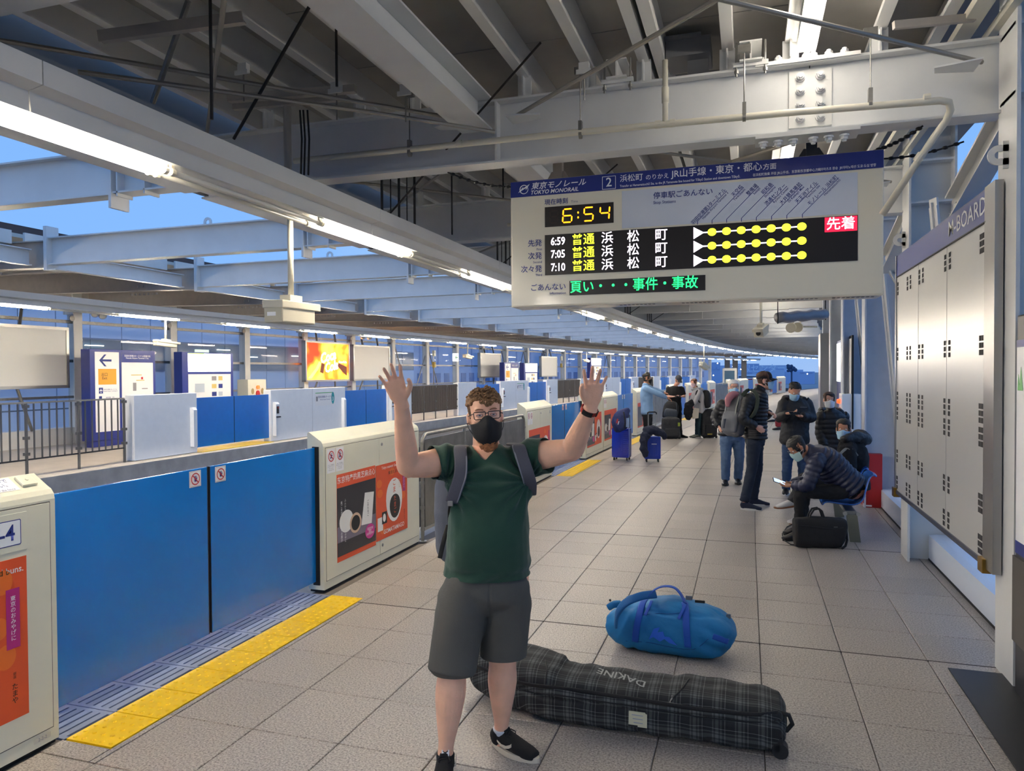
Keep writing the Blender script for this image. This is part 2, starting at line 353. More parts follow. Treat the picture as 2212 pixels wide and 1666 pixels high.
# beams bridging the gap of sky, with their end plates, and the opposite roof
SHADE = mat('shaded_steel_paint', '#A8A29A', .5, var=.06)  # steel paint darkened to stand for shade under the roof
ceil2 = sweep(rect(-16.6, -10.6, 3.92, 3.98), -2, 92, 3).build('ceiling_opposite', mat('opposite_ceiling_sheet', '#CFCBC0', .5), kind='structure')
for gi, s in enumerate(GS[4:]):
    M = sframe(s); P = lambda x, z: M@Vector((x, 0, z))
    g = MB(); g.ibeam(P(-5.36, 3.82), P(-9.66, 3.82), .40, .16)
    g.box(-9.72, -9.66, -.10, .10, 3.34, 3.98, M); g.box(-9.66, -9.5, -.09, .09, 3.34, 3.355, M)
    g.box(-5.38, -5.35, -.10, .10, 3.30, 3.82, M)
    g.build('bridging_beam', PAINT, ceil)
    g = MB(); g.ibeam(P(-9.72, 3.78), P(-16.1, 3.90), .40, .16)
    if s < 34:
        for q in range(6): g.cyl(M@Vector((-11.0-.12*(q % 2), -.02, 3.66-.08*(q//2))), M@Vector((-11.0-.12*(q % 2), -.04, 3.66-.08*(q//2))), .022, 8)
        for q in range(7): g.cyl(M@Vector((-10.7-.1*q, 0, 3.37)), M@Vector((-10.7-.1*q, 0, 3.33)), .022, 8)
    g.build('opposite_girder', SHADE, ceil2)
    if s < 60:
        a, b = s+.1, s+2.83
        MB().ibeam(path(a, -10.0, 3.66), path(b, -10.0, 3.66), .24, .12).build('edge_beam', PAINT, ceil2)
        MB().beam(path(a, -10.35, 3.86), path(b, -10.35, 3.86), .04, .2).build('gutter', PAINT2, ceil2)
    if s < 20:
        lug = MB(); N = 14
        for q in range(N):
            t0, t1 = PI*q/(N-1)-.0, PI*(q+1)/(N-1)
            if q < N-1: lug.add([M@Vector((-6.9+r*math.cos(t), d, 3.86+r*math.sin(t))) for d in (-.008, .008) for r, t in ((.03, t0), (.065, t0), (.065, t1), (.03, t1))], [(0, 1, 2, 3), (7, 6, 5, 4), (1, 5, 6, 2), (0, 3, 7, 4)])
        lug.box(-6.965, -6.93, -.008, .008, 3.82, 3.86, M).box(-6.87, -6.835, -.008, .008, 3.82, 3.86, M); lug.build('lifting_lug', PAINT, ceil)
sweep(rect(-10.75, -10.65, 3.95, 4.12), -2, 90, 3).build('roof_edge_trim', mat('dark_roof_edge', '#4A3E3C', .6), ceil2)
sweep([(-16.6, 4.02), (-16.6, 4.1), (-10.7, 4.1), (-10.7, 4.02)], -2, 90, 3).build('roof_covering', mat('dark_roof_edge', '#4A3E3C', .6), ceil2)
# bracing rods, hangers and cables under our roof
ROD = mat('galvanised_rod', '#9A968E', .45, .6); RODD = mat('dark_rod', '#2E2A28', .6, .3)
def rod(a, b, r=.011, m=None, name='brace_rod', par=None): return MB().cyl(a, b, r, 8).build(name, m or ROD, par or ceil)
for k in range(3, 9):
    a, b = GS[k], GS[k+1]
    for x0, x1 in ((1.33, -1.6), (-1.9, -4.3)):
        rod(path(a+.15, x0, 3.62), path(b-.15, x1, 3.66), .014); rod(path(a+.15, x1, 3.62), path(b-.15, x0, 3.66), .014)
    for x, sg in ((-1.62, 1), (-1.95, -1), (1.3, -1)):
        MB().prism([(0, 0), (.22*sg, -.05), (.24*sg, -.14), (0, -.2)], -.005, .005, Matrix.Translation(path(a-.1, x, 3.63))@Matrix.Diagonal((1, 1, 1, 1))).build('gusset_plate', PAINT, ceil)
for s_, x in ((3.05, -2.55), (3.9, -2.35), (6.3, -2.6), (6.9, -2.3), (9.3, -2.6), (10.1, -2.4), (12.2, -2.6), (13.1, -2.4)):
    rod(path(s_, x, 3.1 if x < -2.5 else 3.55), path(s_, x, 4.0), .008, RODD, 'hanger_rod')
for s_ in (5.6, 8.6, 11.5, 14.4, 17.3, 20.3): 
    rod(path(s_, -2.9, 3.15), path(s_-.9, -1.3, 4.0), .008, RODD, 'hanger_rod')
    for q in range(5): rod(path(s_+.16*q, -2.95, 3.14), path(s_+.16*q, -2.95, 3.95), .006 if q % 2 else .012, RODD, 'cable')
MB().beam(at(212, 78, 3.9), at(524, 36, 3.9), .012, .06).beam(at(212, 86, 3.9)+Vector((0, .02, 0)), at(524, 44, 3.9)+Vector((0, .02, 0)), .05, .008).build('channel_support', SHADE, ceil)
rod(at(407, 2, 4.0), at(330, 222, 4.3), .016, GALV, 'hanger_rod')
rod(at(668, 15, 4.2), at(505, 300, 4.7), .010, RODD, 'hanger_rod')
MB().beam(at(495, 214, 5.3), at(768, 192, 5.1), .05, .05).beam(at(505, 232, 5.35), at(748, 211, 5.2), .04, .04).build('cable_frame', SHADE, ceil); MB().cyl(at(620, 226, 5.3), at(622, 372, 5.3), .028, 10).build('perforated_post', SHADE, ceil)
for px_ in (648, 655, 664): MB().tube([at(px_, 238, 5.25), at(px_+4, 300, 5.25), at(px_+2, 378, 5.2)], .007, 6).build('cable', RODD, ceil)
for px_, py_ in ((876, 193), (727, 188), (1262, 146), (526, 148)): q_ = at(px_, py_, 4.95); MB().box(-.035, .035, -.02, .02, -.03, .03, Matrix.Translation(q_)).box(-.05, .05, -.03, -.02, -.05, -.02, Matrix.Translation(q_)).build('purlin_clamp', PAINT2, ceil); MB().cyl(q_, q_-Vector((0, 0, .22)), .005, 6).build('clamp_rod', GALV, ceil)
rod(at(168, 155, 3.9), at(800, 242, 4.9), .014, ROD)
rod(at(800, 242, 4.9), at(1068, 285, 5.2), .014, ROD)
# ================================================================== drain pipes
dp = empty('drain_pipe', (1.16, 5.0, 3.46), 0, 'cream drain pipe running along the nearest big girder and down beside the departure sign', 'pipe')
child(MB().tube([(-3.4, 5.0, 3.50), (-1.2, 5.0, 3.487), (.3, 5.0, 3.465), (1.10, 5.0, 3.442), (1.15, 5.01, 3.43), (1.165, 5.04, 3.39), (1.15, 5.08, 3.34), (1.1, 5.10, 3.27), (.82, 5.2, 2.82)], .022, 12).build('pipe_run', PIPE, smooth=True), dp)
child(MB().cyl((-.522, 5.0, 3.46), (-.522, 5.0, 3.90), .019, 12).cyl((-.522, 5.0, 3.62), (-.522, 5.0, 3.72), .024, 12).build('pipe_branch', PIPE, smooth=True), dp)
for x in (-.57, -.475, -2.0, 1.03): child(MB().cyl((x-.018, 5.0, 3.487-.022*(x+1.2)/1.5*.7), (x+.018, 5.0, 3.487-.022*(x+1.2)/1.5*.7), .027, 12).build('pipe_collar', PIPE), dp)
child(MB().cyl((1.03, 5.115, 3.165), (1.0, 5.13, 3.12), .027, 12).build('pipe_collar', PIPE), dp)
for x in (-2.4, -1.1, .0-.02, .72):
    child(MB().cyl((x, 5.0, 3.49), (x, 5.0, 3.92), .005, 6).box(x-.012, x+.012, 4.98, 5.02, 3.48, 3.56).box(x-.04, x+.04, 4.985, 5.015, 3.88, 3.93).cyl((x-.01, 5.0, 3.465), (x+.01, 5.0, 3.465), .026, 12).build('pipe_hanger', GALV), dp)
for s_ in (7.95, 10.9):
    tag(MB().tube([path(s_, -2.6, 3.5), path(s_, .3, 3.47)], .02, 10).cyl(path(s_, -2.45, 3.5), path(s_, -2.45, 3.8), .02, 10).build('drain_pipe', PIPE, smooth=True), 'cream drain pipe along the %s girder beyond the departure sign' % ('second' if s_ < 9 else 'third'), 'pipe')
# junction box and clamps standing on the nearest girder
jb = empty('roof_drain_box', (-.36, 5.3, 3.9), 0, 'grey metal drain box above the nearest big girder', 'drain')
child(MB().box(-.54, -.24, 5.2, 5.5, 4.0, 4.12).box(-.56, -.3, 5.15, 5.5, 4.11, 4.125).build('box_body', mat('dark_zinc', '#77787C', .5, .4)), jb)
child(MB().box(-.40, -.26, 5.3, 5.42, 3.84, 4.0).build('outlet', mat('dark_zinc', '#77787C', .5, .4)), jb)
for x in (-.86, .02):
    cl = empty('beam_clamp', (x, 5.2, 3.84), 0, 'cream steel beam clamp on the nearest girder, %s of the drain box' % ('sign logo side' if x < -.5 else 'bolted splice side'), 'clamp')
    child(MB().box(x-.07, x+.07, 5.05, 5.35, 3.85, 3.862).box(x-.005, x+.005, 5.05, 5.35, 3.86, 3.97).box(x-.07, x+.07, 5.05, 5.35, 3.97, 3.98).build('short_beam', PAINT2), cl)
    child(MB().box(x-.11, x+.11, 5.09, 5.12, 3.83, 3.86).build('clamp_bar', PAINT2), cl)
    for d in (-.09, .09): child(MB().cyl((x+d, 5.10, 3.77), (x+d, 5.10, 3.99), .007, 6).cyl((x+d, 5.10, 3.79), (x+d, 5.10, 3.81), .015, 6).build('clamp_bolt', GALV), cl)
# chains of the sign
def chain(a, b, sag, name='chain_stay'):
    a, b = Vector(a), Vector(b); n = 26; pts = [a.lerp(b, t/n)-Vector((0, 0, sag*math.sin(PI*t/n))) for t in range(n+1)]
    m = MB().tube(pts, .006, 6)
    for i in range(2, n, 3): m.ball(pts[i], .016, 6, 4, (1.3, 1, .8))
    return m.build(name, BLACK, smooth=True)
# ================================================================== lamp troughs
def trough(x, z, s0, s1, tname, label, litstart, tubem, tubes, per=2.93):
    t = empty(tname, path(5, x, z), 0, label, 'light fixture')
    def ch(o): return child(o, t)
    n = int((s1-s0)/per)
    for k in range(n):
        a = s0+per*k
        ch(sweep([(x-.33, z+.11), (x-.33, z+.225), (x+.10, z+.225), (x+.10, z+.125), (x+.02, z+.11)], a, a+per-.006, per).build('trough_casing', TROUGH))
        ch(sweep([(x-.27, z+.045), (x-.27, z+.11), (x+.02, z+.11), (x+.028, z+.022), (x+.008, z+.018), (x-.01, z+.045)], a, a+per-.006, per).build('reflector', TROUGH))
    k = 0; a = litstart
    while a < s1-3:
        for dx in tubes:
            ch(MB().cyl(path(a+.03, x+dx, z), path(a+1.42, x+dx, z), .016, 10).build('fluorescent_tube', tubem, smooth=True))
            if a < 25: ch(MB().cyl(path(a+1.50, x+dx, z), path(a+per-.05, x+dx, z), .014, 8).build('unlit_tube', UNLIT, smooth=True))
        if a < 30:
            for q in (0, 1.44, 1.49, per-.03):
                m = MB()
                for dx in tubes: m.cyl(path(a+q-.012, x+dx, z-.002), path(a+q+.012, x+dx, z-.002), .022, 10); m.box(-.008, .008, -.01, .01, 0, .06, sframe(a+q, x+dx, z))
                ch(m.build('lamp_holder', LAMPW))
        a += per
    return t
trough(-2.88, 2.905, -9.4, 90, 'lamp_trough', 'long white light trough with paired tubes curving over the near platform edge', 4.62-2.93*4, TUBE, (-.14, -.04))
trough(-11.25, 2.94, -.6, 88, 'lamp_trough', 'long grey light trough hanging over the opposite platform edge', 10.72-2.83*3, TUBE2, (-.12, -.02), 2.83)
rl = empty('strip_lamp', (.37, 5, 3.9), 0, 'single bare tube strip lamps in a line under the ceiling above the departure sign', 'light fixture')
for k in range(-3, 12):
    a = 5.25+2.93*k
    child(MB().cyl(path(a-1.35, .37, 3.90), path(a-.02, .37, 3.90), .017, 10).build('fluorescent_tube', TUBE3, smooth=True), rl)
    child(MB().box(-.06, .06, -.7, .7, 3.94, 3.99, sframe(a-.69, .37)).build('lamp_base', TROUGH), rl)
    for q in (-1.37, 0): child(MB().cyl(path(a+q-.01, .37, 3.9), path(a+q+.01, .37, 3.9), .028, 12).build('lamp_holder', LAMPW), rl)
MB().beam(path(3.4, 1.28, 3.93), path(9, 1.28, 3.93), .10, .05).beam(path(3.4, 1.43, 3.9), path(9, 1.43, 3.9), .05, .05).build('cable_tray', PIPE, ceil)
MB().beam(at(1930, 55, 4.35), at(2105, 38, 4.35), .03, .045).build('channel_support', SHADE, ceil)
# ================================================================== platform gates
PHOTO = mat('poster_photo_dark', '#2C2A30', .35); OR2 = mat('orange_print_pale', '#E8702A', .45); MAG = mat('magenta_print', '#B0207A', .4)
INK = mat('black_print', '#1B1714', .5); REDP = mat('red_print', '#C42A2A', .4); NAVYT = mat('navy_lettering', '#1C2D7E', .4)
EGG = mat('white_egg_print', '#F4F2EC', .35); SHELL = mat('pastry_print', '#D8B79A', .5); GRAYP = mat('grey_print', '#8C8C90', .5); PINKP = mat('pink_print', '#D23B92', .4); LILAC = mat('table_print', '#7A7280', .5)
def ring(name, c, r0, r1, m, M, parent, d0, n=20):
    b = MB()
    for i in range(n):
        t0, t1 = 2*PI*i/n, 2*PI*(i+1)/n
        b.add([M@Vector((c[0]+r*math.cos(t), c[1]+r*math.sin(t), d0)) for r, t in ((r0, t0), (r1, t0), (r1, t1), (r0, t1))], [(0, 1, 2, 3)])
    return b.build(name, m, parent)
def stick_man(M, x, y, r, parent, kind):
    b = MB(); L = lambda x0, y0, x1, y1, w=.12: b.prism([(x+r*x0-(y1-y0)*r*w/math.hypot(x1-x0, y1-y0), y+r*y0+(x1-x0)*r*w/math.hypot(x1-x0, y1-y0)), (x+r*x0+(y1-y0)*r*w/math.hypot(x1-x0, y1-y0), y+r*y0-(x1-x0)*r*w/math.hypot(x1-x0, y1-y0)), (x+r*x1+(y1-y0)*r*w/math.hypot(x1-x0, y1-y0), y+r*y1-(x1-x0)*r*w/math.hypot(x1-x0, y1-y0)), (x+r*x1-(y1-y0)*r*w/math.hypot(x1-x0, y1-y0), y+r*y1+(x1-x0)*r*w/math.hypot(x1-x0, y1-y0))][::-1], .0035, .004, M)
    if kind == 0: L(0, -.05, .15, .3); L(0, -.05, -.3, -.4); L(0, -.05, .3, -.35); L(.1, .25, .4, .1, .08); L(.1, .25, -.3, .2, .08); b.prism([(x+r*(.22+.12*math.cos(t)), y+r*(.5+.12*math.sin(t))) for t in [PI*i/4 for i in range(8)]], .0035, .004, M)
    elif kind == 1: L(0, -.5, 0, .25, .16); L(-.5, -.3, .5, -.3, .05); L(-.25, .05, .35, .2, .07); L(-.45, -.6, -.45, -.3, .06); b.prism([(x+r*(.0+.13*math.cos(t)), y+r*(.45+.13*math.sin(t))) for t in [PI*i/4 for i in range(8)]], .0035, .004, M)
    else:
        for q in range(4): L(-.2+.13*q, 0, -.24+.15*q, .5, .045)
        L(.25, -.1, .42, .2, .05); b.prism([(x-.25*r, y-.45*r), (x+.25*r, y-.45*r), (x+.32*r, y+.05*r), (x-.25*r, y+.08*r)], .0035, .004, M)
    return b.build('pictogram', NAVYT, parent)
def forbid(x, y, r, M, parent, kind):
    stick_man(M, x, y, r*.95, parent, kind); ring('red_ring', (x, y), r*.82, r, REDP, M, parent, .0042)
    d = r*.86/math.sqrt(2); w = r*.07
    MB().add([M@Vector(v) for v in ((x-d-w, y+d-w, .0043), (x+d-w, y-d-w, .0043), (x+d+w, y-d+w, .0043), (x-d+w, y+d+w, .0043))], [(0, 1, 2, 3)]).build('red_bar', REDP, parent)
def poster_left(x0, x1, y0, y1, M, body, full):
    w, h = x1-x0, y1-y0; P = plate('poster', x0, x1, y0, y1, ORANGE, M, None, .002, .001); child(P, body)
    c = lambda o: child(o, P)
    c(plate('poster_picture', x0, x1, y0+.06*h, y0+.845*h, PHOTO, M, None, .001, .003))
    if full < 2:
        c(plate('poster_picture', x0, x1, y0+.22*h, y0+.40*h, LILAC, M, None, .0005, .004))
        c(disc('egg', x0+.22*w, y0+.44*h, .17*w, .13*h, EGG, M, None, .0005, .0046)); c(disc('egg_cut', x0+.45*w, y0+.38*h, .15*w, .12*h, SHELL, M, None, .0005, .0052)); c(disc('filling', x0+.45*w, y0+.38*h, .11*w, .09*h, INK, M, None, .0005, .0058))
        c(MB().prism([(x0+.60*w, y0+.32*h), (x0+.88*w, y0+.30*h), (x0+.95*w, y0+.68*h), (x0+.70*w, y0+.70*h)], .0046, .0052, M).build('box_print', EGG))
        c(disc('badge', x0+.83*w, y0+.21*h, .13*w, .09*h, PINKP, M, None, .0005, .0058))
    if full == 0:
        c(text('lettering', '东京特产的黑芝麻点心', .062*h/.75*.75/.73, WHITE, M@Matrix.Translation(((x0+x1)/2, y0+.925*h, .0035)), sx=1.05*w/.68, bold=.015))
        c(text('lettering', '黒\nご\nま\nが\nた\nっ\nぷ\nり\nの\nお\n菓\n子', .05*h, WHITE, M@Matrix.Translation((x0+.10*w, y0+.45*h, .0062)), bold=.01, line=.78))
        c(text('lettering', 'ふ\nん\nわ\nり\nか\nわ\nい\nい\nた\nま\nご\nの\n中\nに', .046*h, WHITE, M@Matrix.Translation((x0+.19*w, y0+.45*h, .0062)), line=.78))
        c(text('lettering', 'ご\nま\nた\nま\nご', .05*h, INK, M@Matrix.Translation((x0+.78*w, y0+.5*h, .0056)), bold=.02, line=.8))
        c(text('lettering', '羽田空港\n限定\n好評発売中', .035*h, WHITE, M@Matrix.Translation((x0+.83*w, y0+.21*h, .0065)), bold=.01, line=.9))
def poster_right(x0, x1, y0, y1, M, body, full):
    w, h = x1-x0, y1-y0; P = plate('poster', x0, x1, y0, y1, ORANGE, M, None, .002, .001); child(P, body); c = lambda o: child(o, P)
    c(disc('egg', x0+.56*w, y0+.50*h, .26*w, .30*h, EGG, M, None, .0005, .0036, egg=-.08)); c(disc('dark_egg', x0+.58*w, y0+.40*h, .17*w, .165*h, INK, M, None, .0005, .0042, egg=-.08))
    if full < 2:
        for q, (a, b) in enumerate(((.1, .75), (.12, .62), (.85, .5), (.2, .12), (.5, .87))): c(disc('pale_egg', x0+a*w, y0+b*h, .08*w, .055*h, OR2, M, None, .0003, .003))
        c(plate('magenta_strip', x0+.84*w, x0+.93*w, y0+.55*h, y0+.88*h, MAG, M, None, .0005, .0036))
        c(plate('box_print', x0+.04*w, x0+.2*w, y0+.12*h, y0+.3*h, EGG, M, None, .0004, .0036)); c(plate('box_print', x0+.17*w, x0+.32*w, y0+.2*h, y0+.36*h, INK, M, None, .0004, .0042)); c(disc('egg', x0+.24*w, y0+.28*h, .045*w, .055*h, EGG, M, None, .0003, .0047))
    c(text('lettering', 'ご\nま', .13*h, ORANGE, M@Matrix.Translation((x0+.56*w, y0+.66*h, .0048)), bold=.02, line=.75)); c(text('lettering', 'た\nま\nご', .115*h, ORANGE, M@Matrix.Translation((x0+.58*w, y0+.405*h, .0049)), bold=.02, line=.72))
    if full == 0:
        c(text('lettering', 'GOMATAMAGO', .085*h, WHITE, M@Matrix.Translation((x0+.55*w, y0+.085*h, .0036)), sx=1.0, bold=.02)); c(text('lettering', 'Tokyo souvenir Sesame Egg', .055*h, WHITE, M@Matrix.Translation((x0+.5*w, y0+.95*h, .0036)), sx=.98, bold=.015))
        c(text('lettering', '東京たまご', .05*h, INK, M@Matrix.Translation((x0+.55*w, y0+.86*h, .0036)), bold=.015, sx=1.3)); c(text('lettering', '東\n京\nの\nお\nみ\nや\nげ\nに', .042*h, WHITE, M@Matrix.Translation((x0+.885*w, y0+.715*h, .0044)), line=.72, bold=.015))
        c(text('lettering', '東京名菓\n香ばしい', .03*h, SHELL, M@Matrix.Translation((x0+.72*w, y0+.68*h, .0048))@Matrix.Rotation(-PI/2, 4, 'Z'))); c(text('lettering', '銀座たまや', .03*h, INK, M@Matrix.Translation((x0+.885*w, y0+.22*h, .0044))@Matrix.Rotation(-PI/2, 4, 'Z')))
def seg(s0, x0, s1, x1, z=0):
    a, b = path(s0, x0, z), path(s1, x1, z); d = b-a; return a, math.atan2(d.y, d.x), Vector((d.x, d.y, 0)).length
def gate(s0, s1, x, lab, split=.5, lv=0, posters=(), plate_no=None, x1=None, topsign=False, stickers=True):
    a, rz, L = seg(s0, x, s1, x if x1 is None else x1); g = empty('platform_gate', a, rz, lab, 'platform gate', 'cream gate cabinets on the near platform')
    Mx = Matrix.Translation(a)@Matrix.Rotation(rz, 4, 'Z'); M = Mx@frame((0, 0, 0), (1, 0, 0), (0, 0, 1))
    # body: closed profile in (y, z), extruded along x
    pf = [(0, .02), (0, 1.215), (.006, 1.24), (.022, 1.262), (.045, 1.275), (.135, 1.335), (.15, 1.33), (.15, .02)]
    n = len(pf); vs = [Mx@Vector((xx, y, z)) for xx in (0, L) for y, z in pf]
    child(MB().add(vs, [list(range(n)), list(range(n, 2*n))[::-1]]+[(i, n+i, n+(i+1) % n, (i+1) % n) for i in range(n)]).build('gate_body', CREAM), g)
    child(MB().box(.01, L-.01, .012, .14, 0, .022, Mx).build('plinth', BLACK), g)
    cuts = [.03, L*split, L-.03] if split else [.03, L-.03]
    child(MB().box(.028, L-.028, -.0006, .001, .085, 1.205, Mx).build('shadow_joint', CREAMJ), g)
    for i in range(len(cuts)-1): child(MB().bbox(cuts[i]+.003, cuts[i+1]-.003, -.004, .001, .09, 1.2, .0012, Mx).build('access_panel', CREAM), g)
    M2 = M@Matrix.Translation((0, 0, .004))
    if split and lv < 2:
        for z in (1.14, .17): child(MB().cyl(Mx@Vector((L*split+.05, -.004, z)), Mx@Vector((L*split+.05, -.009, z)), .015, 14).cyl(Mx@Vector((L*split+.05, -.009, z)), Mx@Vector((L*split+.05, -.011, z)), .008, 10).build('lock', STEEL), g)
    if stickers and lv < 2:
        for k, (u0, kd) in enumerate(((.05, 0), (.19, 1))):
            P = child(plate('warning_label', u0, u0+.125, .985, 1.19, WHITE, M2, None, .001), g)
            forbid(u0+.062, 1.125, .046, M2, P, kd) if 0 else None
            b = empty_parent = P
            for o in list(forbid_objs(u0+.062, 1.125, .046, M2, kd)): child(o, P)
            if lv == 0: child(text('lettering', 'かけこみ乗車は\nおやめください\nDo not rush\nonto the train', .014, GRAYP, M2@Matrix.Translation((u0+.062, 1.03, .0012))) if k == 0 else text('lettering', '扉に手や荷物を\nおかないで下さい\nDo not lean\non the doors', .014, GRAYP, M2@Matrix.Translation((u0+.062, 1.03, .0012))), P)
    for kind, u0, u1, v0, v1 in posters:
        (poster_left if kind == 'L' else poster_right)(u0, u1, v0, v1, M2, g, lv)
    if plate_no and lv < 3:
        P = child(plate('number_plate', L-.20, L-.05, 1.09, 1.17, CREAM, M2, None, .001), g); child(text('lettering', plate_no, .06, NAVYT, M2@Matrix.Translation((L-.125, 1.13, .0013)), bold=.02), P)
    return g, Mx, M2, L
def forbid_objs(x, y, r, M, kind):
    before = set(bpy.data.objects); forbid(x, y, r, M, None, kind); return [o for o in bpy.data.objects if o not in before]
# the nearest cabinet on the left edge
g, Mx, M2, L = gate(.9, 2.75, -3.27, 'nearest cream gate cabinet, numbered 4, with a bun advert, at the left edge', split=None, x1=-3.27, stickers=False)
P = child(plate('poster', .35, L-.16, .215, .97, ORANGE, M2, None, .0015), g); c = lambda o: child(o, P)
for a, b, r in ((L-.28, .87, .05), (L-.30, .66, .045), (L-.27, .52, .05), (L-.45, .3, .05)): c(disc('pale_egg', a, b, r, r*1.15, OR2, M2, None, .0004, .0016))
c(plate('magenta_strip', L-.265, L-.198, .55, .83, MAG, M2, None, .0005, .0022)); c(text('lettering', '東\n京\nの\nお\nみ\nや\nげ\nに', .037, WHITE, M2@Matrix.Translation((L-.231, .69, .003)), line=.72, bold=.015))
c(text('lettering', 'and sesame-filled baked buns.', .042, WHITE, M2@Matrix.Translation((L-.175, .915, .002)), align='RIGHT', bold=.025)); c(text('lettering', '銀\n座', .02, INK, M2@Matrix.Translation((L-.228, .42, .002)), line=.8)); c(text('lettering', 'た\nま\nや', .048, INK, M2@Matrix.Translation((L-.228, .335, .002)), line=.68, bold=.02)); c(text('lettering', 'GOMATAMAGO', .07, WHITE, M2@Matrix.Translation((L-.32, .27, .002)), align='RIGHT', bold=.02))
P = child(MB().bbox(L-.62, L-.155, -.006, .0, 1.0, 1.18, .0015, Mx).build('number_plate', CREAM), g)
child(MB().prism([(L-.61, 1.03), (L-.19, 1.03), (L-.185, 1.035), (L-.185, 1.145), (L-.19, 1.15), (L-.61, 1.15)], .0022, .0026, M2).build('plate_border', NAVYT), P)
child(MB().prism([(L-.61, 1.034), (L-.192, 1.034), (L-.189, 1.037), (L-.189, 1.143), (L-.192, 1.146), (L-.61, 1.146)], .0026, .0030, M2).build('plate_face', WHITEG), P); child(text('lettering', '2-4', .105, NAVYT, M2@Matrix.Translation((L-.215, 1.088, .0035)), align='RIGHT', bold=.03, sx=.9), P)
child(plate('asset_tag', L-.135, L-.045, .045, .07, PIPE, M2, None, .0005, .0-.003), g); child(text('lettering', '2-2-2', .022, GRAYP, M2@Matrix.Translation((L-.09, .057, -.002)), bold=.01), g)
Mt = Mx@frame((0, .045, 1.276), (1, 0, 0), (0, .09, .06))
child(plate('top_notice', L-.95, L-.14, .004, .10, WHITE, Mt, None, .0006, .0002), g); child(text('lettering', '柵から身を乗り出さないで\nください。', .036, NAVYT, Mt@Matrix.Translation((L-.16, .062, .001)), align='RIGHT', bold=.01, line=.85), g); child(text('lettering', 'Do not lean over the fence', .018, NAVYT, Mt@Matrix.Translation((L-.16, .014, .001)), align='RIGHT'), g)
child(MB().bbox(L-.125, L-.045, .015, .085, 0, .016, .006, Mt@Matrix.Rotation(0, 4, 'X')).cyl(Mt@Vector((L-.085, .05, .016)), Mt@Vector((L-.085, .05, .02)), .008, 10).build('door_lamp_cover', CREAM, smooth=False), g)
gates = [(5.28, 7.13, -3.345, .52, 0, (('L', .195, .875, .20, .955), ('R', .885, 1.55, .225, .945)), None, 'cream gate cabinet behind the waving man, with the souvenir egg advert in full'),
 (10.95, 12.41, -3.32, .5, 1, (('L', .12, .70, .22, .9), ('R', .71, 1.32, .22, .9)), '2-2', 'cream gate cabinet just beyond the steel fence, partly behind his raised arm'),
 (14.88, 16.5, -3.31, None, 1, (('L', .12, .78, .22, .92), ('R', .79, 1.45, .22, .92)), None, 'cream gate cabinet just right of his raised forearm'),
 (16.54, 18.15, -3.31, None, 1, (('L', .1, .76, .22, .92), ('R', .77, 1.42, .22, .92)), '2-1', 'cream gate cabinet beside the big blue suitcase'),
 (20.6, 22.3, -3.31, .5, 2, (('L', .12, .78, .22, .92), ('R', .79, 1.45, .22, .92)), None, 'cream gate cabinet behind the man in the pale blue sweater'),
 (26.3, 27.8, -3.31, .5, 2, (('L', .1, .66, .22, .92), ('R', .67, 1.3, .22, .92)), None, 'cream gate cabinet behind the woman in the grey hooded top'),
 (30.3, 31.9, -3.31, None, 2, (('L', .1, .75, .22, .92), ('R', .76, 1.42, .22, .92)), None, 'cream gate cabinet seen just left of the grey haired man')]
far = [(31.94, 33.5), (36.0, 37.7), (41.8, 43.2), (45.7, 48.9), (51.4, 53.1), (57.2, 58.6), (61.1, 64.3)]
for s0, s1, x, sp_, lv, po, pn, lab in gates: gate(s0, s1, x, lab, sp_, lv, po, pn)
for k, (s0, s1) in enumerate(far): gate(s0, s1, -3.31, 'distant cream gate cabinet, %s beyond the grey haired man' % ordn[k], .5, 2, (('L', .1, .75, .22, .92), ('R', .76, 1.4, .22, .92)), None)
def leafpair(a, b, x, z0, z1, m, labs, group, deco, dy=.03, gap=.018):
    mid = (a+b)/2
    for k, (p, q) in enumerate(((a-.02, mid-gap/2), (mid+gap/2, b+.02))):
        o, rz, L = seg(p, x, q, x); g = empty('platform_door', o, rz, labs[k], 'sliding door', group)
        Mx = Matrix.Translation(o)@Matrix.Rotation(rz, 4, 'Z'); child(MB().bbox(0, L, 0, dy, z0, z1, .004, Mx).build('door_panel', m), g)
        e = L if k == 0 else 0
        child(MB().box(e-.004, e+.009, .002, dy-.002, z0, z1, Mx).build('edge_seal', BLACK), g)
        if deco:
            M = Mx@frame((0, -.001, 0), (1, 0, 0), (0, 0, 1)); u = L-.165 if k == 0 else .045
            P = child(plate('warning_label', u, u+.105, z1-.115, z1-.01, WHITE, M, None, .001, 0), g)
            child(plate('label_border', u+.004, u+.101, z1-.111, z1-.014, REDP if 0 else GRAYP, M, None, .0004, .001), P); child(plate('label_face', u+.006, u+.099, z1-.109, z1-.016, WHITE, M, None, .0004, .0014), P)
            for ob in forbid_objs(u+.052, z1-.063, .040, M, 2): child(ob, P)
nl = ['beside the yellow strip at the lower left', 'behind his raised arm on the right', 'just beyond the larger blue suitcase']
for i, (a, b) in enumerate(gate_openings):
    w = nl[i] if i < 3 else 'of the %s opening from the camera' % ordn[i]
    leafpair(a, b, -3.42, .088, 1.207, BLUE if i < 2 else BLUE2, ['blue gate door leaf, nearer one '+w, 'blue gate door leaf, farther one '+w], 'blue doors of the near platform', i < 3, dy=.03, gap=.03)
    for e, sg in ((a, 1), (b, -1)):
        if i < 2: MB().box(-3.445, -3.385, -.006, .006, .06, 1.215, sframe(e+.004*sg)).build('slot', BLACK, floor)
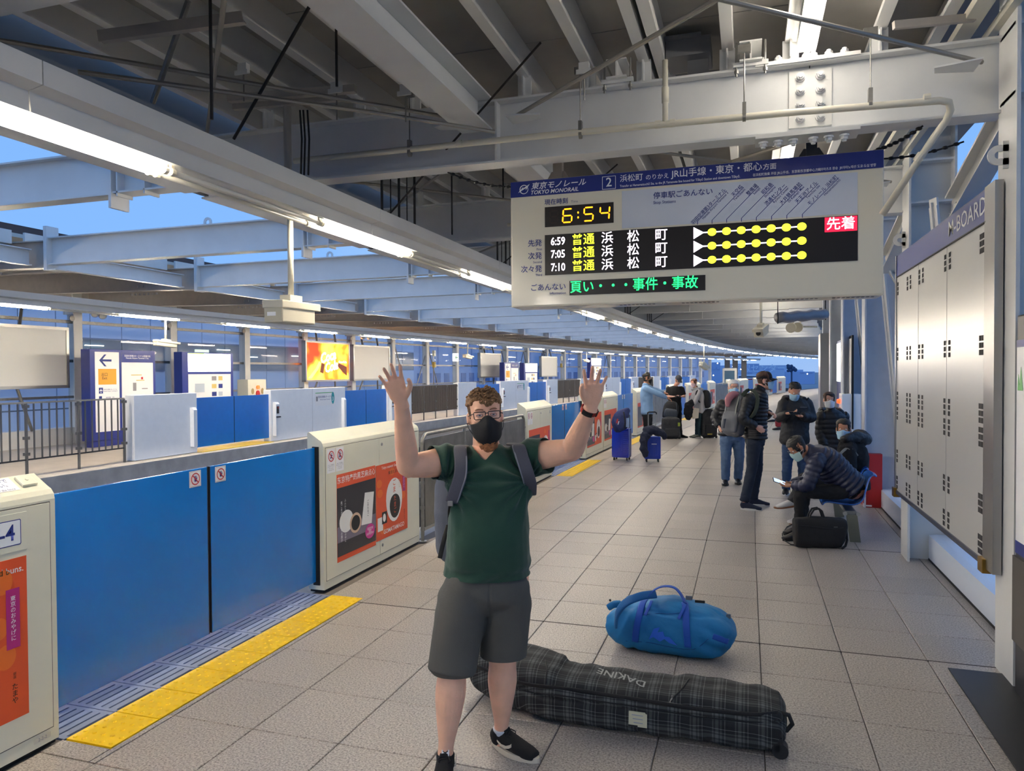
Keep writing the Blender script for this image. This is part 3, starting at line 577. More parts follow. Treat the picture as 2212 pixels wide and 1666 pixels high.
# stainless fences of the near platform
def steel_fence(a, b, lab):
    o = path(a, -3.33); g = empty('platform_fence', o, 0, lab, 'fence'); n = max(1, round((b-a)/1.25)); st = (b-a)/n
    child(sweep([(-3.345, .14), (-3.345, 1.10), (-3.325, 1.10), (-3.325, .14)], a+.05, b-.05, 1.2).build('fence_panel', STEELD), g)
    pts = [path(a, -3.335, 1.02), path(a+.02, -3.335, 1.10), path(a+.07, -3.335, 1.14)]+[path(a+.1+(b-a-.2)*k/8, -3.335, 1.155) for k in range(9)]+[path(b-.07, -3.335, 1.14), path(b-.02, -3.335, 1.10), path(b, -3.335, 1.02)]
    child(MB().tube(pts, .021, 10).build('top_rail', GALV, smooth=True), g)
    child(sweep([(-3.36, .12), (-3.36, .15), (-3.31, .15), (-3.31, .12)], a, b, 1.2).build('bottom_rail', GALV), g)
    for k in range(n+1):
        s = a+st*k; m = MB().cyl(path(s, -3.335), path(s, -3.335, 1.05 if k in (0, n) else 1.14), .02, 10).cyl(path(s, -3.335), path(s, -3.335, .01), .045, 12)
        for z in (.35, .62, .95): m.cyl(path(s, -3.335, z), path(s, -3.335, z+.03), .026, 10)
        child(m.build('fence_post', GALV, smooth=False), g)
for (a, b), lab in zip(((7.19, 10.88), (22.4, 26.2), (37.8, 41.7), (53.2, 57.1)), ('weathered stainless steel fence panel right behind the waving man', 'weathered steel fence behind the man in black checking his phone', 'distant steel fence left of the cap wearing man', 'farthest steel fence on the near platform edge')): steel_fence(a, b, lab)
# ================================================================== gates of the opposite platform
XO = -11.4
def gate_far(s0, s1, lab, post_end=None, split=False, sign=False, device=False):
    a, rz, L = seg(s0, XO, s1, XO, ZO); Mx = Matrix.Translation(a)@Matrix.Rotation(rz, 4, 'Z'); g = empty('platform_gate', a, rz, lab, 'platform gate', 'white gate cabinets on the opposite platform')
    child(MB().bbox(0, L, 0, .22, .01, 1.29, .008, Mx).build('gate_body', WHITEG), g)
    if split: child(MB().box(L*.52-.003, L*.52+.003, -.001, .002, .02, 1.28, Mx).build('shadow_joint', GRAYP), g)
    ends = ([L-.2] if post_end in ('R', 'B') else [])+([.08] if post_end in ('L', 'B') else [])
    for e in ends:
        child(MB().prism([(-.10, .14), (-.10, .93), (-.06, .98), (.0, .98), (.0, .14)], e, e+.1 if e > .5 else e+.13, Mx@frame((0, 0, 0), (0, 1, 0), (0, 0, 1))).build('side_cover', WHITEG), g)
        if device and e < .5: child(MB().box(e+.02, e+.1, -.112, -.1, .70, .88, Mx).box(e-.0, e+.12, -.15, -.1, .60, .63, Mx).build('control_unit', DARK), g); child(MB().box(e+.04, e+.08, -.118, -.112, .82, .87, Mx).build('red_button', RED), g)
    if sign:
        M = Mx@frame((0, -.002, 0), (1, 0, 0), (0, 0, 1)); u = L*.56
        P = child(plate('station_label', u, u+.92, .80, 1.16, WHITE, M, None, .002), g)
        child(plate('green_line', u, u+.8, 1.145, 1.165, mat('green_print', '#58B368', .4), M, None, .0005, .002), P); child(disc('teal_badge', u+.83, 1.0, .075, .17, mat('teal_print', '#1FA0A6', .4), M, None, .0005, .002), P)
        child(text('lettering', '3', .16, WHITE, M@Matrix.Translation((u+.83, .97, .003)), bold=.02), P); child(text('lettering', '羽田空港第3ターミナル', .066, NAVYT, M@Matrix.Translation((u+.46, 1.04, .003)), bold=.015), P); child(text('lettering', 'Haneda Airport Terminal 3', .045, NAVYT, M@Matrix.Translation((u+.46, .97, .003))), P); child(plate('station_icon', u+.03, u+.11, .93, 1.06, GRAYP, M, None, .0005, .002), P)
def bar_fence(a, b, lab, step, r, dark=False):
    x = XO-.07; g = empty('platform_fence', path(a, x, ZO), 0, lab, 'fence', 'railings on the opposite platform')
    child(sweep([(x-.02, ZO+1.22), (x-.02, ZO+1.25), (x+.02, ZO+1.25), (x+.02, ZO+1.22)], a, b, 1.5).build('top_rail', GALV), g); child(sweep([(x-.015, ZO+.27), (x-.015, ZO+.295), (x+.015, ZO+.295), (x+.015, ZO+.27)], a, b, 1.5).build('bottom_rail', DARK), g)
    n = round((b-a)/.95); me = MB().box(-r, r, -r, r, 0, .93).mesh('baluster', mat('dark_slat', '#6A6258', .6, .2) if dark else mat('railing_steel', '#6B6A69', .45, .6))
    for k in range(n+1):
        s = a+(b-a)*k/n; m = MB().cyl(path(s, x, ZO), path(s, x, ZO+1.23), .024, 8)
        for z in (.35, .62, 1.15): m.box(-.035, .035, -.04, .04, ZO+z, ZO+z+.05, sframe(s, x))
        child(m.build('fence_post', mat('railing_steel', '#6B6A69', .45, .6)), g)
    m = int((b-a)/step)
    for k in range(1, m):
        s = a+(b-a)*k/m; o = bpy.data.objects.new('baluster', me); COL.objects.link(o); o.location = path(s, x, ZO+.29); o.rotation_euler.z = head(s); child(o, g)
bar_fence(5.2, 11.0, 'grey vertical bar railing on the opposite platform at the left edge', .137, .010)
T = 14.7
for k in range(4):
    d = T*k; N = ordn
    if d+11 > 66: break
    wh = ['at the left', 'left of his head', 'right of his raised hand', 'far away near the platform end'][k]
    gate_far(11.17+d, 12.79+d, 'white opposite gate cabinet with one side cover, '+wh, 'R'); gate_far(15.2+d, 18.43+d, 'wide white opposite gate cabinet with a station name label, '+wh, 'B', True, k < 2, k < 3); gate_far(20.79+d, 22.3+d, 'narrow white opposite gate cabinet with a control unit, '+wh, 'L', device=k < 3)
    for (a, b), q in (((12.81, 15.18), 'first'), ((18.45, 20.77), 'second')):
        leafpair(a+d, b+d, XO-.06, .22+.0, 1.30, BLUE2, ['blue opposite door leaf, nearer in the %s opening %s' % (q, wh), 'blue opposite door leaf, farther in the %s opening %s' % (q, wh)], 'blue doors of the opposite platform', False, gap=.02)
    if k < 3: bar_fence(22.4+d, 25.9+d, 'dense dark slatted railing on the opposite platform, '+['left of his head', 'by his watch', 'beyond the woman in grey'][k], .075, .020, True)
for k in range(2):
    for a, b in ((12.81, 15.18), (18.45, 20.77)): sweep([(XO-.5, ZO), (XO-.5, ZO+.012), (XO+.1, ZO+.012), (XO+.1, ZO)], a+T*k, b+T*k, 2.6).build('trim_3', YEL, kind='structure')
# ================================================================== opposite back wall
wl = empty('wall_left', path(5, -16), 0, None, None, None, 'structure')
CS = [13.76+2.935*(k-3) for k in range(28)]
for k, s in enumerate(CS):
    M = sframe(s-.0, -16)
    child(MB().box(-.15, .15, -.16, -.145, ZO, 3.5, M).box(-.15, .15, -.012, -.0, ZO, 3.5, M).box(-.02, .02, -.15, -.01, ZO, 3.5, M).box(.13, .16, -.24, .0, ZO, 3.92, M).box(-.16, .16, -.26, -.0, 3.3, 3.92, M).build('column', PAINT2), wl)
    if s < 40: child(MB().cyl(M@Vector((.13, -.28, 3.2)), M@Vector((.17, -.28, 3.2)), .07, 12).build('pin_plate', SHADE), wl)
for z0, z1 in ((3.08, 3.16), (2.12, 2.19), (1.24, 1.30)):
    child(sweep(rect(-16.03, -15.97, z0, z1), -2, 80, 2.935).build('rail', GALV), wl)
child(sweep(rect(-16.3, -15.95, ZO, .52), -2, 80, 3).build('parapet', PAINT2), wl)
child(sweep(rect(-16.2, -15.9, 3.62, 3.95), -2, 80, 3).build('head_beam', SHADE), wl)
for k in range(len(CS)-1):
    child(sweep(rect(-16.1, -16.09, .5, 3.6), CS[k]-.0, CS[k+1]-.02, 3).build('pane', GLASS), wl)
for s in (27.2, 30.1, 38.2, 41.2, 44.0, 52.8, 55.8):
    a, b = path(s, -15.98, .5), path(s+1.2, -15.98, 3.2)
    child(MB().cyl(path(s, -16.0, .55), path(s+1.4, -16.0, 3.1), .03, 6).cyl(path(s+2.6, -16.0, .55), path(s+1.4, -16.0, 3.1), .03, 6).build('cross_brace', GALV), wl)
BOARDW = mat('blank_board', '#D9DAD6', .35); FR = mat('board_frame_steel', '#B3B2AC', .3, .7)
def board(s0, s1, z0, z1, lab, name='notice_board', face=BOARDW, x=-15.6, cat='notice board'):
    a, rz, L = seg(s0, x, s1, x); Mx = Matrix.Translation(a)@Matrix.Rotation(rz, 4, 'Z'); g = empty(name, a, rz, lab, cat)
    fm = MB(); 
    for q in ((0, L, z0, z0+.07), (0, L, z1-.07, z1), (0, .07, z0, z1), (L-.07, L, z0, z1)): fm.box(q[0], q[1], -.02, .16, q[2], q[3], Mx)
    child(fm.build('frame', FR), g); child(MB().box(.06, L-.06, .0, .14, z0+.06, z1-.06, Mx).build('panel', face), g)
    lg = MB()
    for q in (.3, .7): lg.cyl(Mx@Vector((L*q, .1, z0)), Mx@Vector((L*(q+(.12 if q > .5 else -.12)), .3, ZO+.4)), .035, 8)
    child(lg.build('strut', GALV), g)
    for q in (.3, .72): child(MB().beam(Mx@Vector((L*q, .1, z1-.02)), Mx@Vector((L*q+.3, .4, z1+.5)), .06, .06).build('bracket', GALV), g)
    return g, Mx, L
board(9.3, 13.2, 1.50, 2.95, 'large blank white board at the far left on the opposite platform')
board(25.0, 27.62, 1.50, 2.95, 'blank white board right of the glowing orange screen'); board(36.2, 38.75, 1.50, 2.87, 'blank white board left of the small twin information panels'); board(44.4, 46.9, 1.48, 2.83, 'blank white board between the far lit panel and his raised hand')
# glowing advertising screen
def warm(name):
    m = bpy.data.materials.new(name); m.use_nodes = True; n = m.node_tree; p = n.nodes['Principled BSDF']; t = n.nodes.new('ShaderNodeTexCoord'); gz = n.nodes.new('ShaderNodeTexNoise'); gz.inputs['Scale'].default_value = 1.1
    r = n.nodes.new('ShaderNodeValToRGB'); r.color_ramp.elements[0].position = .38; r.color_ramp.elements[0].color = lin('#E8300A'); r.color_ramp.elements[1].position = .62; r.color_ramp.elements[1].color = lin('#FFD24A'); k = r.color_ramp.elements.new(.5); k.color = lin('#FF7A10')
    n.links.new(t.outputs['Object'], gz.inputs['Vector']); n.links.new(gz.outputs[0], r.inputs[0]); n.links.new(r.outputs[0], p.inputs['Base Color']); n.links.new(r.outputs[0], p.inputs['Emission Color']); p.inputs['Emission Strength'].default_value = 1.3; return m
g, Mx, L = board(22.1, 24.75, 1.50, 3.0, 'glowing orange advertising screen with white script lettering', 'advertising_screen', warm('orange_screen'), cat='screen')
M = Mx@frame((0, -.004, 0), (1, 0, 0), (0, 0, 1)); GLOWW = mat('screen_white', '#FFFFFF', .5, emit=2.0); DKS = mat('screen_shadow', '#6A2A10', .5, emit=.3)
child(text('lettering', 'Coca', .52, GLOWW, M@Matrix.Translation((1.35, 2.42, .002))@Matrix.Rotation(.2, 4, 'Z'), bold=.05, shear=.3, sx=.9), g); child(text('lettering', 'Cola', .50, GLOWW, M@Matrix.Translation((1.55, 2.05, .003))@Matrix.Rotation(.2, 4, 'Z'), bold=.05, shear=.3, sx=.9), g); child(text('lettering', 'Coca-Cola', .12, GLOWW, M@Matrix.Translation((2.3, 2.24, .003)), bold=.03), g)
child(MB().prism([(.12, 1.62), (.35, 1.62), (.75, 1.95), (.95, 2.2), (.8, 2.25), (.6, 2.0)], .001, .003, M).build('hand_picture', mat('screen_skin', '#FFB070', .5, emit=1.0)), g); child(MB().prism([(2.05, 2.2), (2.58, 2.05), (2.58, 1.7), (2.3, 1.85), (1.95, 2.1)], .001, .003, M).build('arm_picture', DKS), g); child(MB().prism([(.85, 1.85), (1.05, 1.8), (1.15, 2.15), (.95, 2.2)], .003, .005, M).build('bottle_picture', DKS), g)
# information panels with blue frames
def info_panel(s0, s1, kind, lab, x=-14.5, top=2.41):
    a, rz, L = seg(s0, x, s1, x, ZO); Mx = Matrix.Translation(a)@Matrix.Rotation(rz, 4, 'Z'); g = empty('information_sign', a, rz, lab, 'sign'); t = top-ZO; M = Mx@frame((0, -.002, 0), (1, 0, 0), (0, 0, 1))
    child(MB().bbox(0, L, 0, .28, .15, t, .01, Mx).box(.05, L-.05, .03, .25, 0, .15, Mx).build('cabinet', NAVYS), g); w = L-.13
    if kind == 0:
        m_ = .09+w*.40; P = child(plate('poster', .13, m_, .35, t-.06, WHITE, M, None, .003), g); Q = child(plate('poster', m_+.07, L-.08, .35, t-.06, WHITE, M, None, .003), g)
        M = M@Matrix.Translation((0, 0, .004)); cx = (.13+m_)/2; qx = (m_+.07+L-.08)/2
        child(MB().prism([(cx-.22, t-.26), (cx-.08, t-.40), (cx-.02, t-.40), (cx-.13, t-.285), (cx+.12, t-.285), (cx+.12, t-.235), (cx-.13, t-.235), (cx-.02, t-.12), (cx-.08, t-.12)], 0, .001, M).build('arrow', NAVYT), P)
        child(plate('yellow_field', cx-.25, cx+.25, t-.83, t-.46, mat('amber_print', '#E8A52C', .4), M, None, .001), P); child(text('lettering', '出口\nExit', .09, INK, M@Matrix.Translation((cx-.08, t-.64, .002)), bold=.01, line=.9), P); child(plate('icon', cx-.24, cx-.13, t-1.04, t-.90, NAVYT, M, None, .001), P)
        child(MB().prism([(cx-.185, t-.91), (cx-.175, t-.95), (cx-.14, t-.975), (cx-.14, t-.985), (cx-.177, t-.975), (cx-.18, t-1.01), (cx-.165, t-1.025), (cx-.205, t-1.025), (cx-.19, t-1.01), (cx-.193, t-.975), (cx-.23, t-.985), (cx-.23, t-.975), (cx-.195, t-.95)], .001, .002, M).build('airplane', WHITE), P)
        child(plate('icon', cx-.24, cx-.16, t-1.2, t-1.1, NAVYT, M, None, .001), P); child(text('lettering', '羽田空港第3ターミナル\nHaneda Airport Terminal 3', .037, NAVYT, M@Matrix.Translation((cx+.07, t-.97, .001))), P); child(text('lettering', '連絡通路    改札', .035, NAVYT, M@Matrix.Translation((cx+.07, t-1.14, .001))), P)
        child(plate('blue_header', m_+.07, L-.08, t-.30, t-.06, NAVYT, M, None, .001), Q); child(text('lettering', '羽田空港第3ターミナル駅構内図\nHaneda Airport Terminal 3 Sta.', .055, WHITE, M@Matrix.Translation((qx, t-.17, .002)), line=.9), Q)
        for a_, b_, c_, d_, mm in ((-.2, .12, -.62, -.60, 'y'), (-.05, .2, -.75, -.73, 'y'), (-.15, -.05, -1.0, -.8, 'g'), (.12, .3, -.96, -.94, 'g'), (.1, .16, -.72, -.66, 'r')): child(plate('map_mark', qx+a_, qx+b_, t+c_, t+d_, {'y': mat('map_yellow', '#D8C070', .5), 'g': GRAYP, 'r': REDP}[mm], M, None, .001), Q)
        for z_ in (-1.36, -1.5): ring('red_ring', (qx-.30, t+z_), .03, .045, REDP, M, None, .002).parent = None
        child(text('lettering', '禁煙  No smoking      立入禁止', .035, GRAYP, M@Matrix.Translation((qx+.08, t-1.36, .001))), Q)
    else:
        P = child(plate('lit_timetable', .21, L-.11, t-.53, t-.03, mat('backlit_panel', '#FFFFFF', .5, emit=2.2), M, None, .003), g); child(plate('green_line', .21, .8, t-.05, t-.03, mat('screen_green', '#B6F03A', .5, emit=1.5), M, None, .001, .003), P)
        Q = child(plate('poster', .21, L-.11, .3, t-.60, WHITE, M, None, .003), g); M = M@Matrix.Translation((0, 0, .004)); child(plate('printed_map', .45, .8, t-1.1, t-.86, mat('map_blue', '#B8C4D0', .5), M, None, .001), Q)
        for i in range(4):
            for j in range(2): child(plate('printed_notice', 1.08+.26*j, 1.26+.24*j, t-.78-.22*i, t-.66-.22*i, (GRAYP, mat('map_yellow', '#D8C070', .5), NAVYT, mat('map_blue', '#B8C4D0', .5))[(i+j) % 4], M, None, .001), Q)
info_panel(12.84, 14.67, 0, 'blue framed double information panel with an arrow and amber exit field, at the left'); info_panel(15.53, 17.4, 1, 'blue framed information panel with a brightly lit timetable, at the left')
info_panel(36.9, 38.8, 0, 'smaller looking blue framed double information panel above his glasses side', top=2.34); info_panel(39.5, 41.45, 1, 'distant blue framed panel with a lit white timetable', top=2.34); info_panel(50.3, 52.4, 1, 'lit blue and white panel seen between the fingers of his raised hand', top=2.8)
for o in [o for o in bpy.data.objects if o.name.startswith('red_ring') and o.parent is None]: child(o, wl)
hb = empty('hydrant_box', path(18.0, -14.5, ZO), 0, 'cream emergency box with red lamp between the lit panel and the orange screen', 'emergency box'); M = sframe(18.0, -14.5, ZO)
child(MB().bbox(-.4, 0, 0, .82, 0, 1.52, .01, M).build('cabinet', CREAM), hb); Mf = M@frame((.0, 0, 0), (0, 1, 0), (0, 0, 1))
child(disc('red_lamp', .42, 1.28, .06, .06, mat('red_lamp', '#FF4A20', .3, emit=2), Mf, None, .05), hb); child(disc('alarm_button', .42, 1.08, .08, .1, RED, Mf, None, .03), hb)
for u in (.2, .64): child(disc('speaker_grille', u, 1.16, .06, .09, mat('bronze', '#A08A5A', .5), Mf, None, .01), hb)
child(disc('green_badge', .12, .84, .07, .07, mat('green_print', '#58B368', .4), Mf, None, .005), hb)
ex = empty('exit_sign', path(33.3, -15.6, 2.4), 0, 'small white sign with a green arrow on a column above his head', 'sign'); M = sframe(33.3, -15.6, 2.37); child(MB().box(-.05, .05, 0, .46, 0, .41, M).build('sign_face', mat('sign_lit', '#F4F6F0', .5, emit=.7)), ex)
Mf = M@frame((.052, 0, 0), (0, 1, 0), (0, 0, 1)); child(MB().prism([(.08, .2), (.2, .09), (.26, .09), (.19, .175), (.38, .175), (.38, .225), (.19, .225), (.26, .31), (.2, .31)], 0, .003, Mf).build('arrow', mat('green_print2', '#1E9A60', .4)), ex)
for s, z in ((31.6, 2.6), (31.6, 2.05), (47.9, 2.6), (47.9, 2.1)): 
    e_ = tag(MB().box(-.06, .06, -.07, .07, 0, .28, sframe(s, -15.72, z)).cyl(path(s, -15.75, 1.0), path(s, -15.75, z), .02, 6).build('wall_box', CREAM if z > 2.3 else mat('ochre_box', '#B39A4A', .5)), '%s box with conduit on the %s column' % ('small cream' if z > 2.3 else 'small ochre', 'column left of his head' if s < 40 else 'column left of his raised hand'), 'junction box')
# cameras and loudspeakers
CAMP = mat('camera_housing', '#C9C3B0', .4)
def housing(name, C0, dirv, L, w, h, lab, pole_top=None, hood=True):
    C0 = Vector(C0); d = Vector(dirv).normalized(); up = Vector((0, 0, 1)); r = d.cross(up).normalized(); u = r.cross(d); M = Matrix((r, d, u)).transposed().to_4x4(); M.translation = C0
    g = empty(name, C0, 0, lab, 'surveillance camera')
    child(MB().bbox(-w/2, w/2, 0, L*.86, -h*.5, h*.30, w*.07, M).build('housing', CAMP, smooth=False), g)
    if hood: child(MB().bbox(-w*.55, w*.55, -.01, L, h*.05, h*.36, w*.05, M).build('sun_hood', CAMP), g)
    child(MB().box(-w*.44, w*.44, -.004, 0, -h*.42, h*.2, M).build('rear_plate', mat('camera_plate', '#BDB79F', .4)), g)
    child(MB().box(-.06*w/.2, .03*w/.2, -.006, -.004, -h*.25, -h*.1, M).build('rating_label', WHITE), g); child(MB().cyl(M@Vector((0, L*.84, -.1*h)), M@Vector((0, L*.9, -.1*h)), h*.22, 14).build('lens', BLACK), g)
    if pole_top:
        a = C0+d*L*.45+up*h*.35; child(MB().box(-w*.28, w*.28, L*.3, L*.62, h*.36, h*.62, M).build('mount_box', CAMP), g); b = Vector(pole_top); b.x, b.y = a.x, a.y; child(MB().cyl(a+up*h*.2, b, .022 if L > .4 else .02, 12).build('pole', GALV if L < .4 else PIPE, smooth=True), g)
    return g
D_ = 5.3
housing('surveillance_camera', at(590, 668, D_), at(660, 676, D_+.42)-at(590, 668, D_), .52, .155, .19, 'big cream surveillance camera hanging on a pole below the light trough', at(620, 440, D_+.1))
housing('surveillance_camera', path(11.9, -11.6, 2.48), (.3, .95, -.1), .5, .16, .14, 'slim camera on a pole in front of the blue framed panels', path(12.2, -11.6, 3.0))
housing('surveillance_camera', path(27.4, -11.9, 2.5), (.3, .95, -.15), .5, .18, .16, 'camera on a pole left of his curly hair on the opposite side', path(27.6, -11.9, 3.1)); housing('surveillance_camera', path(42.6, -11.9, 2.5), (.3, .95, -.15), .5, .18, .16, 'dark camera on a pole next to his raised fingers', path(42.6, -11.9, 3.1))
housing('surveillance_camera', path(31.2, -2.95, 2.12), (.5, .7, -.4), .5, .2, .22, 'camera hanging from the light trough above the grey haired man', path(31.4, -2.95, 2.95)); housing('surveillance_camera', at(1650, 708, 12.6), (-.25, -.9, -.25), .42, .16, .18, 'cream camera under the ceiling below the rolled banner', at(1652, 655, 12.6))
for px, py, D in ((205, 678, 17.0), (222, 682, 17.0), (783, 728, 26), (797, 729, 26)):
    p = at(px, py, D); tag(MB().cyl(p, p+Vector((.12, -.12, -.03)), .09, 12, .06).build('spot_lamp', FR), {205: 'small round spot lamp, nearer of the pair over the left blank board', 222: 'small round spot lamp, farther of the pair over the left blank board', 783: 'reddish lit small spot lamp, left of the pair beyond the orange screen', 797: 'small spot lamp, right of the pair beyond the orange screen'}[px], 'lamp')
for px, py, D, n_ in ((1712, 707, 14.5, 'left'), (1727, 706, 14.7, 'right')):
    p = at(px, py, D); tag(MB().cyl(p, p+Vector((-.04, -.12, -.02)), .075, 14, .10).cyl(p+Vector((-.04, -.12, -.02)), p+Vector((-.035, -.105, -.018)), .07, 14).cyl(p, p+Vector((.02, .1, .1)), .02, 8).build('loudspeaker', CAMP), 'round ceiling loudspeaker, %s one of two by the far right columns' % n_, 'loudspeaker')
MB().cyl(at(1727, 706, 14.7), at(1765, 706, 14.7), .018, 8).build('speaker_arm', GALV, ceil)
MB().cyl(path(9.23, -12.2, 3.03), path(24, -12.2, 3.0), .018, 8).build('conduit', PIPE, ceil2)
rb = empty('rolled_banner', at(1730, 685, 11.5), 0, 'rolled dark grey plastic banner hanging beneath the departure sign', 'banner'); a, b = at(1680, 687, 11.5), at(1783, 679, 11.9)
pts = [a.lerp(b, t/10)+Vector((0, 0, .012*math.sin(t*2))) for t in range(11)]; child(MB().tube(pts, .09, 12, rr=[.085+.012*math.sin(t*3.1) for t in range(11)]).build('roll', mat('grey_tarpaulin', '#8A8A8E', .35, bump=.5, bscale=12), smooth=True), rb)
for p in (a, b): child(MB().tube([p+Vector((0, 0, -.09)), p+Vector((0, -.1, 0)), p+Vector((0, 0, .1)), p+Vector((0, 0, .35))], .008, 6).build('strap', BLACK), rb)
# ================================================================== departure sign
sg = empty('departure_sign', (-.43, 5.47, 3.3), 0, 'large cream departure board with blue header, amber clock and lit destination rows', 'sign')
X0, X1, Z0, Z1, YF = -1.725, .855, 2.32, 3.28, 5.35
c = lambda o: child(o, sg)
SIGNC = mat('sign_cream_enamel', '#E2DCC8', .25, coat=.4); M = frame((0, YF-.001, 0), (1, 0, 0), (0, 0, 1))
c(MB().bbox(X0, X1, YF, YF+.26, Z0, Z1, .014).build('casing', SIGNC, smooth=False)); c(plate('blue_header', X0+.004, X1-.004, 3.157, Z1-.006, NAVYS, M, None, .003))
c(plate('pale_field', -.871, .696, 2.87, 3.14, mat('pale_sign_field', '#C9CFDA', .3), M, None, .002))
LEDB = mat('led_panel_black', '#1C1614', .35)
T = lambda s, x, z, size, m=NAVYT, al='LEFT', par=sg, bold=.01, sx=1, sh=0, rot=0, d=.004, line=1: child(text('lettering', s, size, m, M@Matrix.Translation((x, z, d))@Matrix.Rotation(rot, 4, 'Z'), align=al, bold=bold, sx=sx, shear=sh, line=line), par)
T('東京モノレール', -1.56, 3.228, .056, WHITE, bold=.03, sx=1.08, sh=.25); T('TOKYO MONORAIL', -1.565, 3.182, .042, WHITE, bold=.035, sx=.98, sh=.25)
c(MB().tube([M@Vector((-1.615+.032*math.cos(t), 3.212+.032*math.sin(t), .004)) for t in [2*PI*i/20 for i in range(20)]], .0035, 4, closed=True).build('emblem_ring', WHITE)); c(MB().prism([(-1.66, 3.19), (-1.60, 3.222), (-1.60, 3.205), (-1.57, 3.25), (-1.625, 3.218), (-1.62, 3.232)], .003, .006, M).build('emblem_arrow', WHITE))
c(ring_ := plate('number_square', -1.015, -.915, 3.162, 3.257, WHITE, M, None, .001, .003)); c(plate('number_field', -1.011, -.919, 3.166, 3.253, NAVYS, M, None, .001, .004)); T('2', -.965, 3.21, .092, WHITE, 'CENTER', d=.0055, bold=.02)
T('浜松町', -.885, 3.228, .056, WHITE, bold=.015); T('のりかえ', -.70, 3.222, .042, WHITE, bold=.01); T('JR山手線・東京・都心', -.515, 3.230, .064, WHITE, bold=.02, sx=.97); T('方面', .10, 3.224, .045, WHITE)
T('Transfer at Hamamatsuchō Sta. to the JR Yamanote line bound for Tōkyō Station and downtown Tōkyō.', -.885, 3.176, .0245, WHITE, bold=.02, sx=.80); T('在浜松町換乗 开往 JR山手线、东京和东京都中心方向', .035, 3.176, .0225, WHITE, sx=.83); T('하마마츠초 환승  JR야마노테선 도쿄·도심 방향', .45, 3.176, .0225, WHITE, sx=.83)
T('現在時刻', -1.455, 3.10, .046, bold=.015); T('Time', -1.25, 3.092, .026, GRAYP)
c(plate('clock_panel', -1.452, -.932, 2.916, 3.066, LEDB, M, None, .003))
AMB = mat('led_amber', '#FF9A12', .5, emit=1.9); DIM = mat('led_unlit', '#2E211C', .5)
def digit(x, z, w, h, segs, m):
    b = MB(); t = .010; q = .004; sh = .012
    sgm = {'a': (x+q, z+h, x+w-q, z+h), 'g': (x+q, z+h/2, x+w-q, z+h/2), 'd': (x+q, z, x+w-q, z), 'f': (x, z+h/2+q, x, z+h-q), 'e': (x, z+q, x, z+h/2-q), 'b': (x+w, z+h/2+q, x+w, z+h-q), 'c': (x+w, z+q, x+w, z+h/2-q)}
    for k in segs:
        x0, z0, x1, z1 = sgm[k]; x0 += (z0-z)*sh*6; x1 += (z1-z)*sh*6; dx, dz = x1-x0, z1-z0; l = math.hypot(dx, dz); nx, nz = -dz/l*t/2, dx/l*t/2; ex, ez = dx/l*t/2, dz/l*t/2
        b.prism([(x0, z0), (x0+ex-nx, z0+ez-nz), (x1-ex-nx, z1-ez-nz), (x1, z1), (x1-ex+nx, z1-ez+nz), (x0+ex+nx, z0+ez+nz)], .004, .005, M)
    return c(b.build('led_digit', m))
digit(-1.415, 2.945, .06, .092, 'abcdefg', DIM); digit(-1.315, 2.942, .068, .098, 'afgecd', AMB); digit(-1.155, 2.942, .068, .098, 'afgcd', AMB); digit(-1.035, 2.942, .068, .098, 'fgbc', AMB)
for z in (2.972, 3.008): c(disc('led_dot', -1.196, z, .006, .008, AMB, M, None, .001, .004, 10))
T('停車駅ごあんない', -.645, 3.085, .052, bold=.015); T('Stop Stations', -.645, 3.038, .030, NAVYT)
c(plate('departure_panel', -1.453, .698, 2.555, 2.857, LEDB, M, None, .003))
LW = mat('led_white', '#FFF0FF', .5, emit=1.6); LY = mat('led_yellow', '#F0FF30', .5, emit=1.4); LG = mat('led_green', '#20FF70', .5, emit=1.5); LR = mat('led_red', '#F01838', .5, emit=1.0)
for k, (z, tm, jp, en) in enumerate(((2.803, '6:59', '先発', 'First'), (2.707, '7:05', '次発', 'Second'), (2.609, '7:10', '次々発', 'Third'))):
    T(tm, -1.408, z, .082, LW, bold=.03, sx=.80); T('普通', -1.248, z, .088, LY, bold=.015); T('浜', -1.025, z, .092, LW, bold=.01); T('松', -.835, z, .092, LW, bold=.01); T('町', -.635, z, .092, LW, bold=.01)
    T(jp, -1.475, z-.005, .056, NAVYT, 'RIGHT', bold=.015); T(en, -1.475, z-.05, .024, NAVYT, 'RIGHT')
    c(MB().prism([(-.363, z-.042), (-.291, z), (-.363, z+.042)], .003, .004, M).build('led_arrow', LW)); c(plate('led_line', -.30, .355, z-.004, z+.004, LW, M, None, .001, .003))
    for q in range(7): c(disc('led_dot', -.237+.098*q, z, .030, .027, LY, M, None, .001, .0045, 14))
c(plate('led_red_field', .495, .693, 2.755, 2.852, LR, M, None, .001, .003)); T('先着', .594, 2.803, .09, LW, 'CENTER', d=.0045, bold=.01)
st = [('羽田空港第3ターミナル', 'Haneda Airport Terminal 3'), ('天空橋', 'Tenkūbashi'), ('整備場', 'Seibijō'), ('昭和島', 'Shōwajima'), ('流通センター', 'Ryūtsū Center'), ('大井競馬場前', 'Ōi Keibajō Mae'), ('天王洲アイル', 'Tennōzu Isle'), ('モノレール 浜松町', 'Hamamatsuchō')]
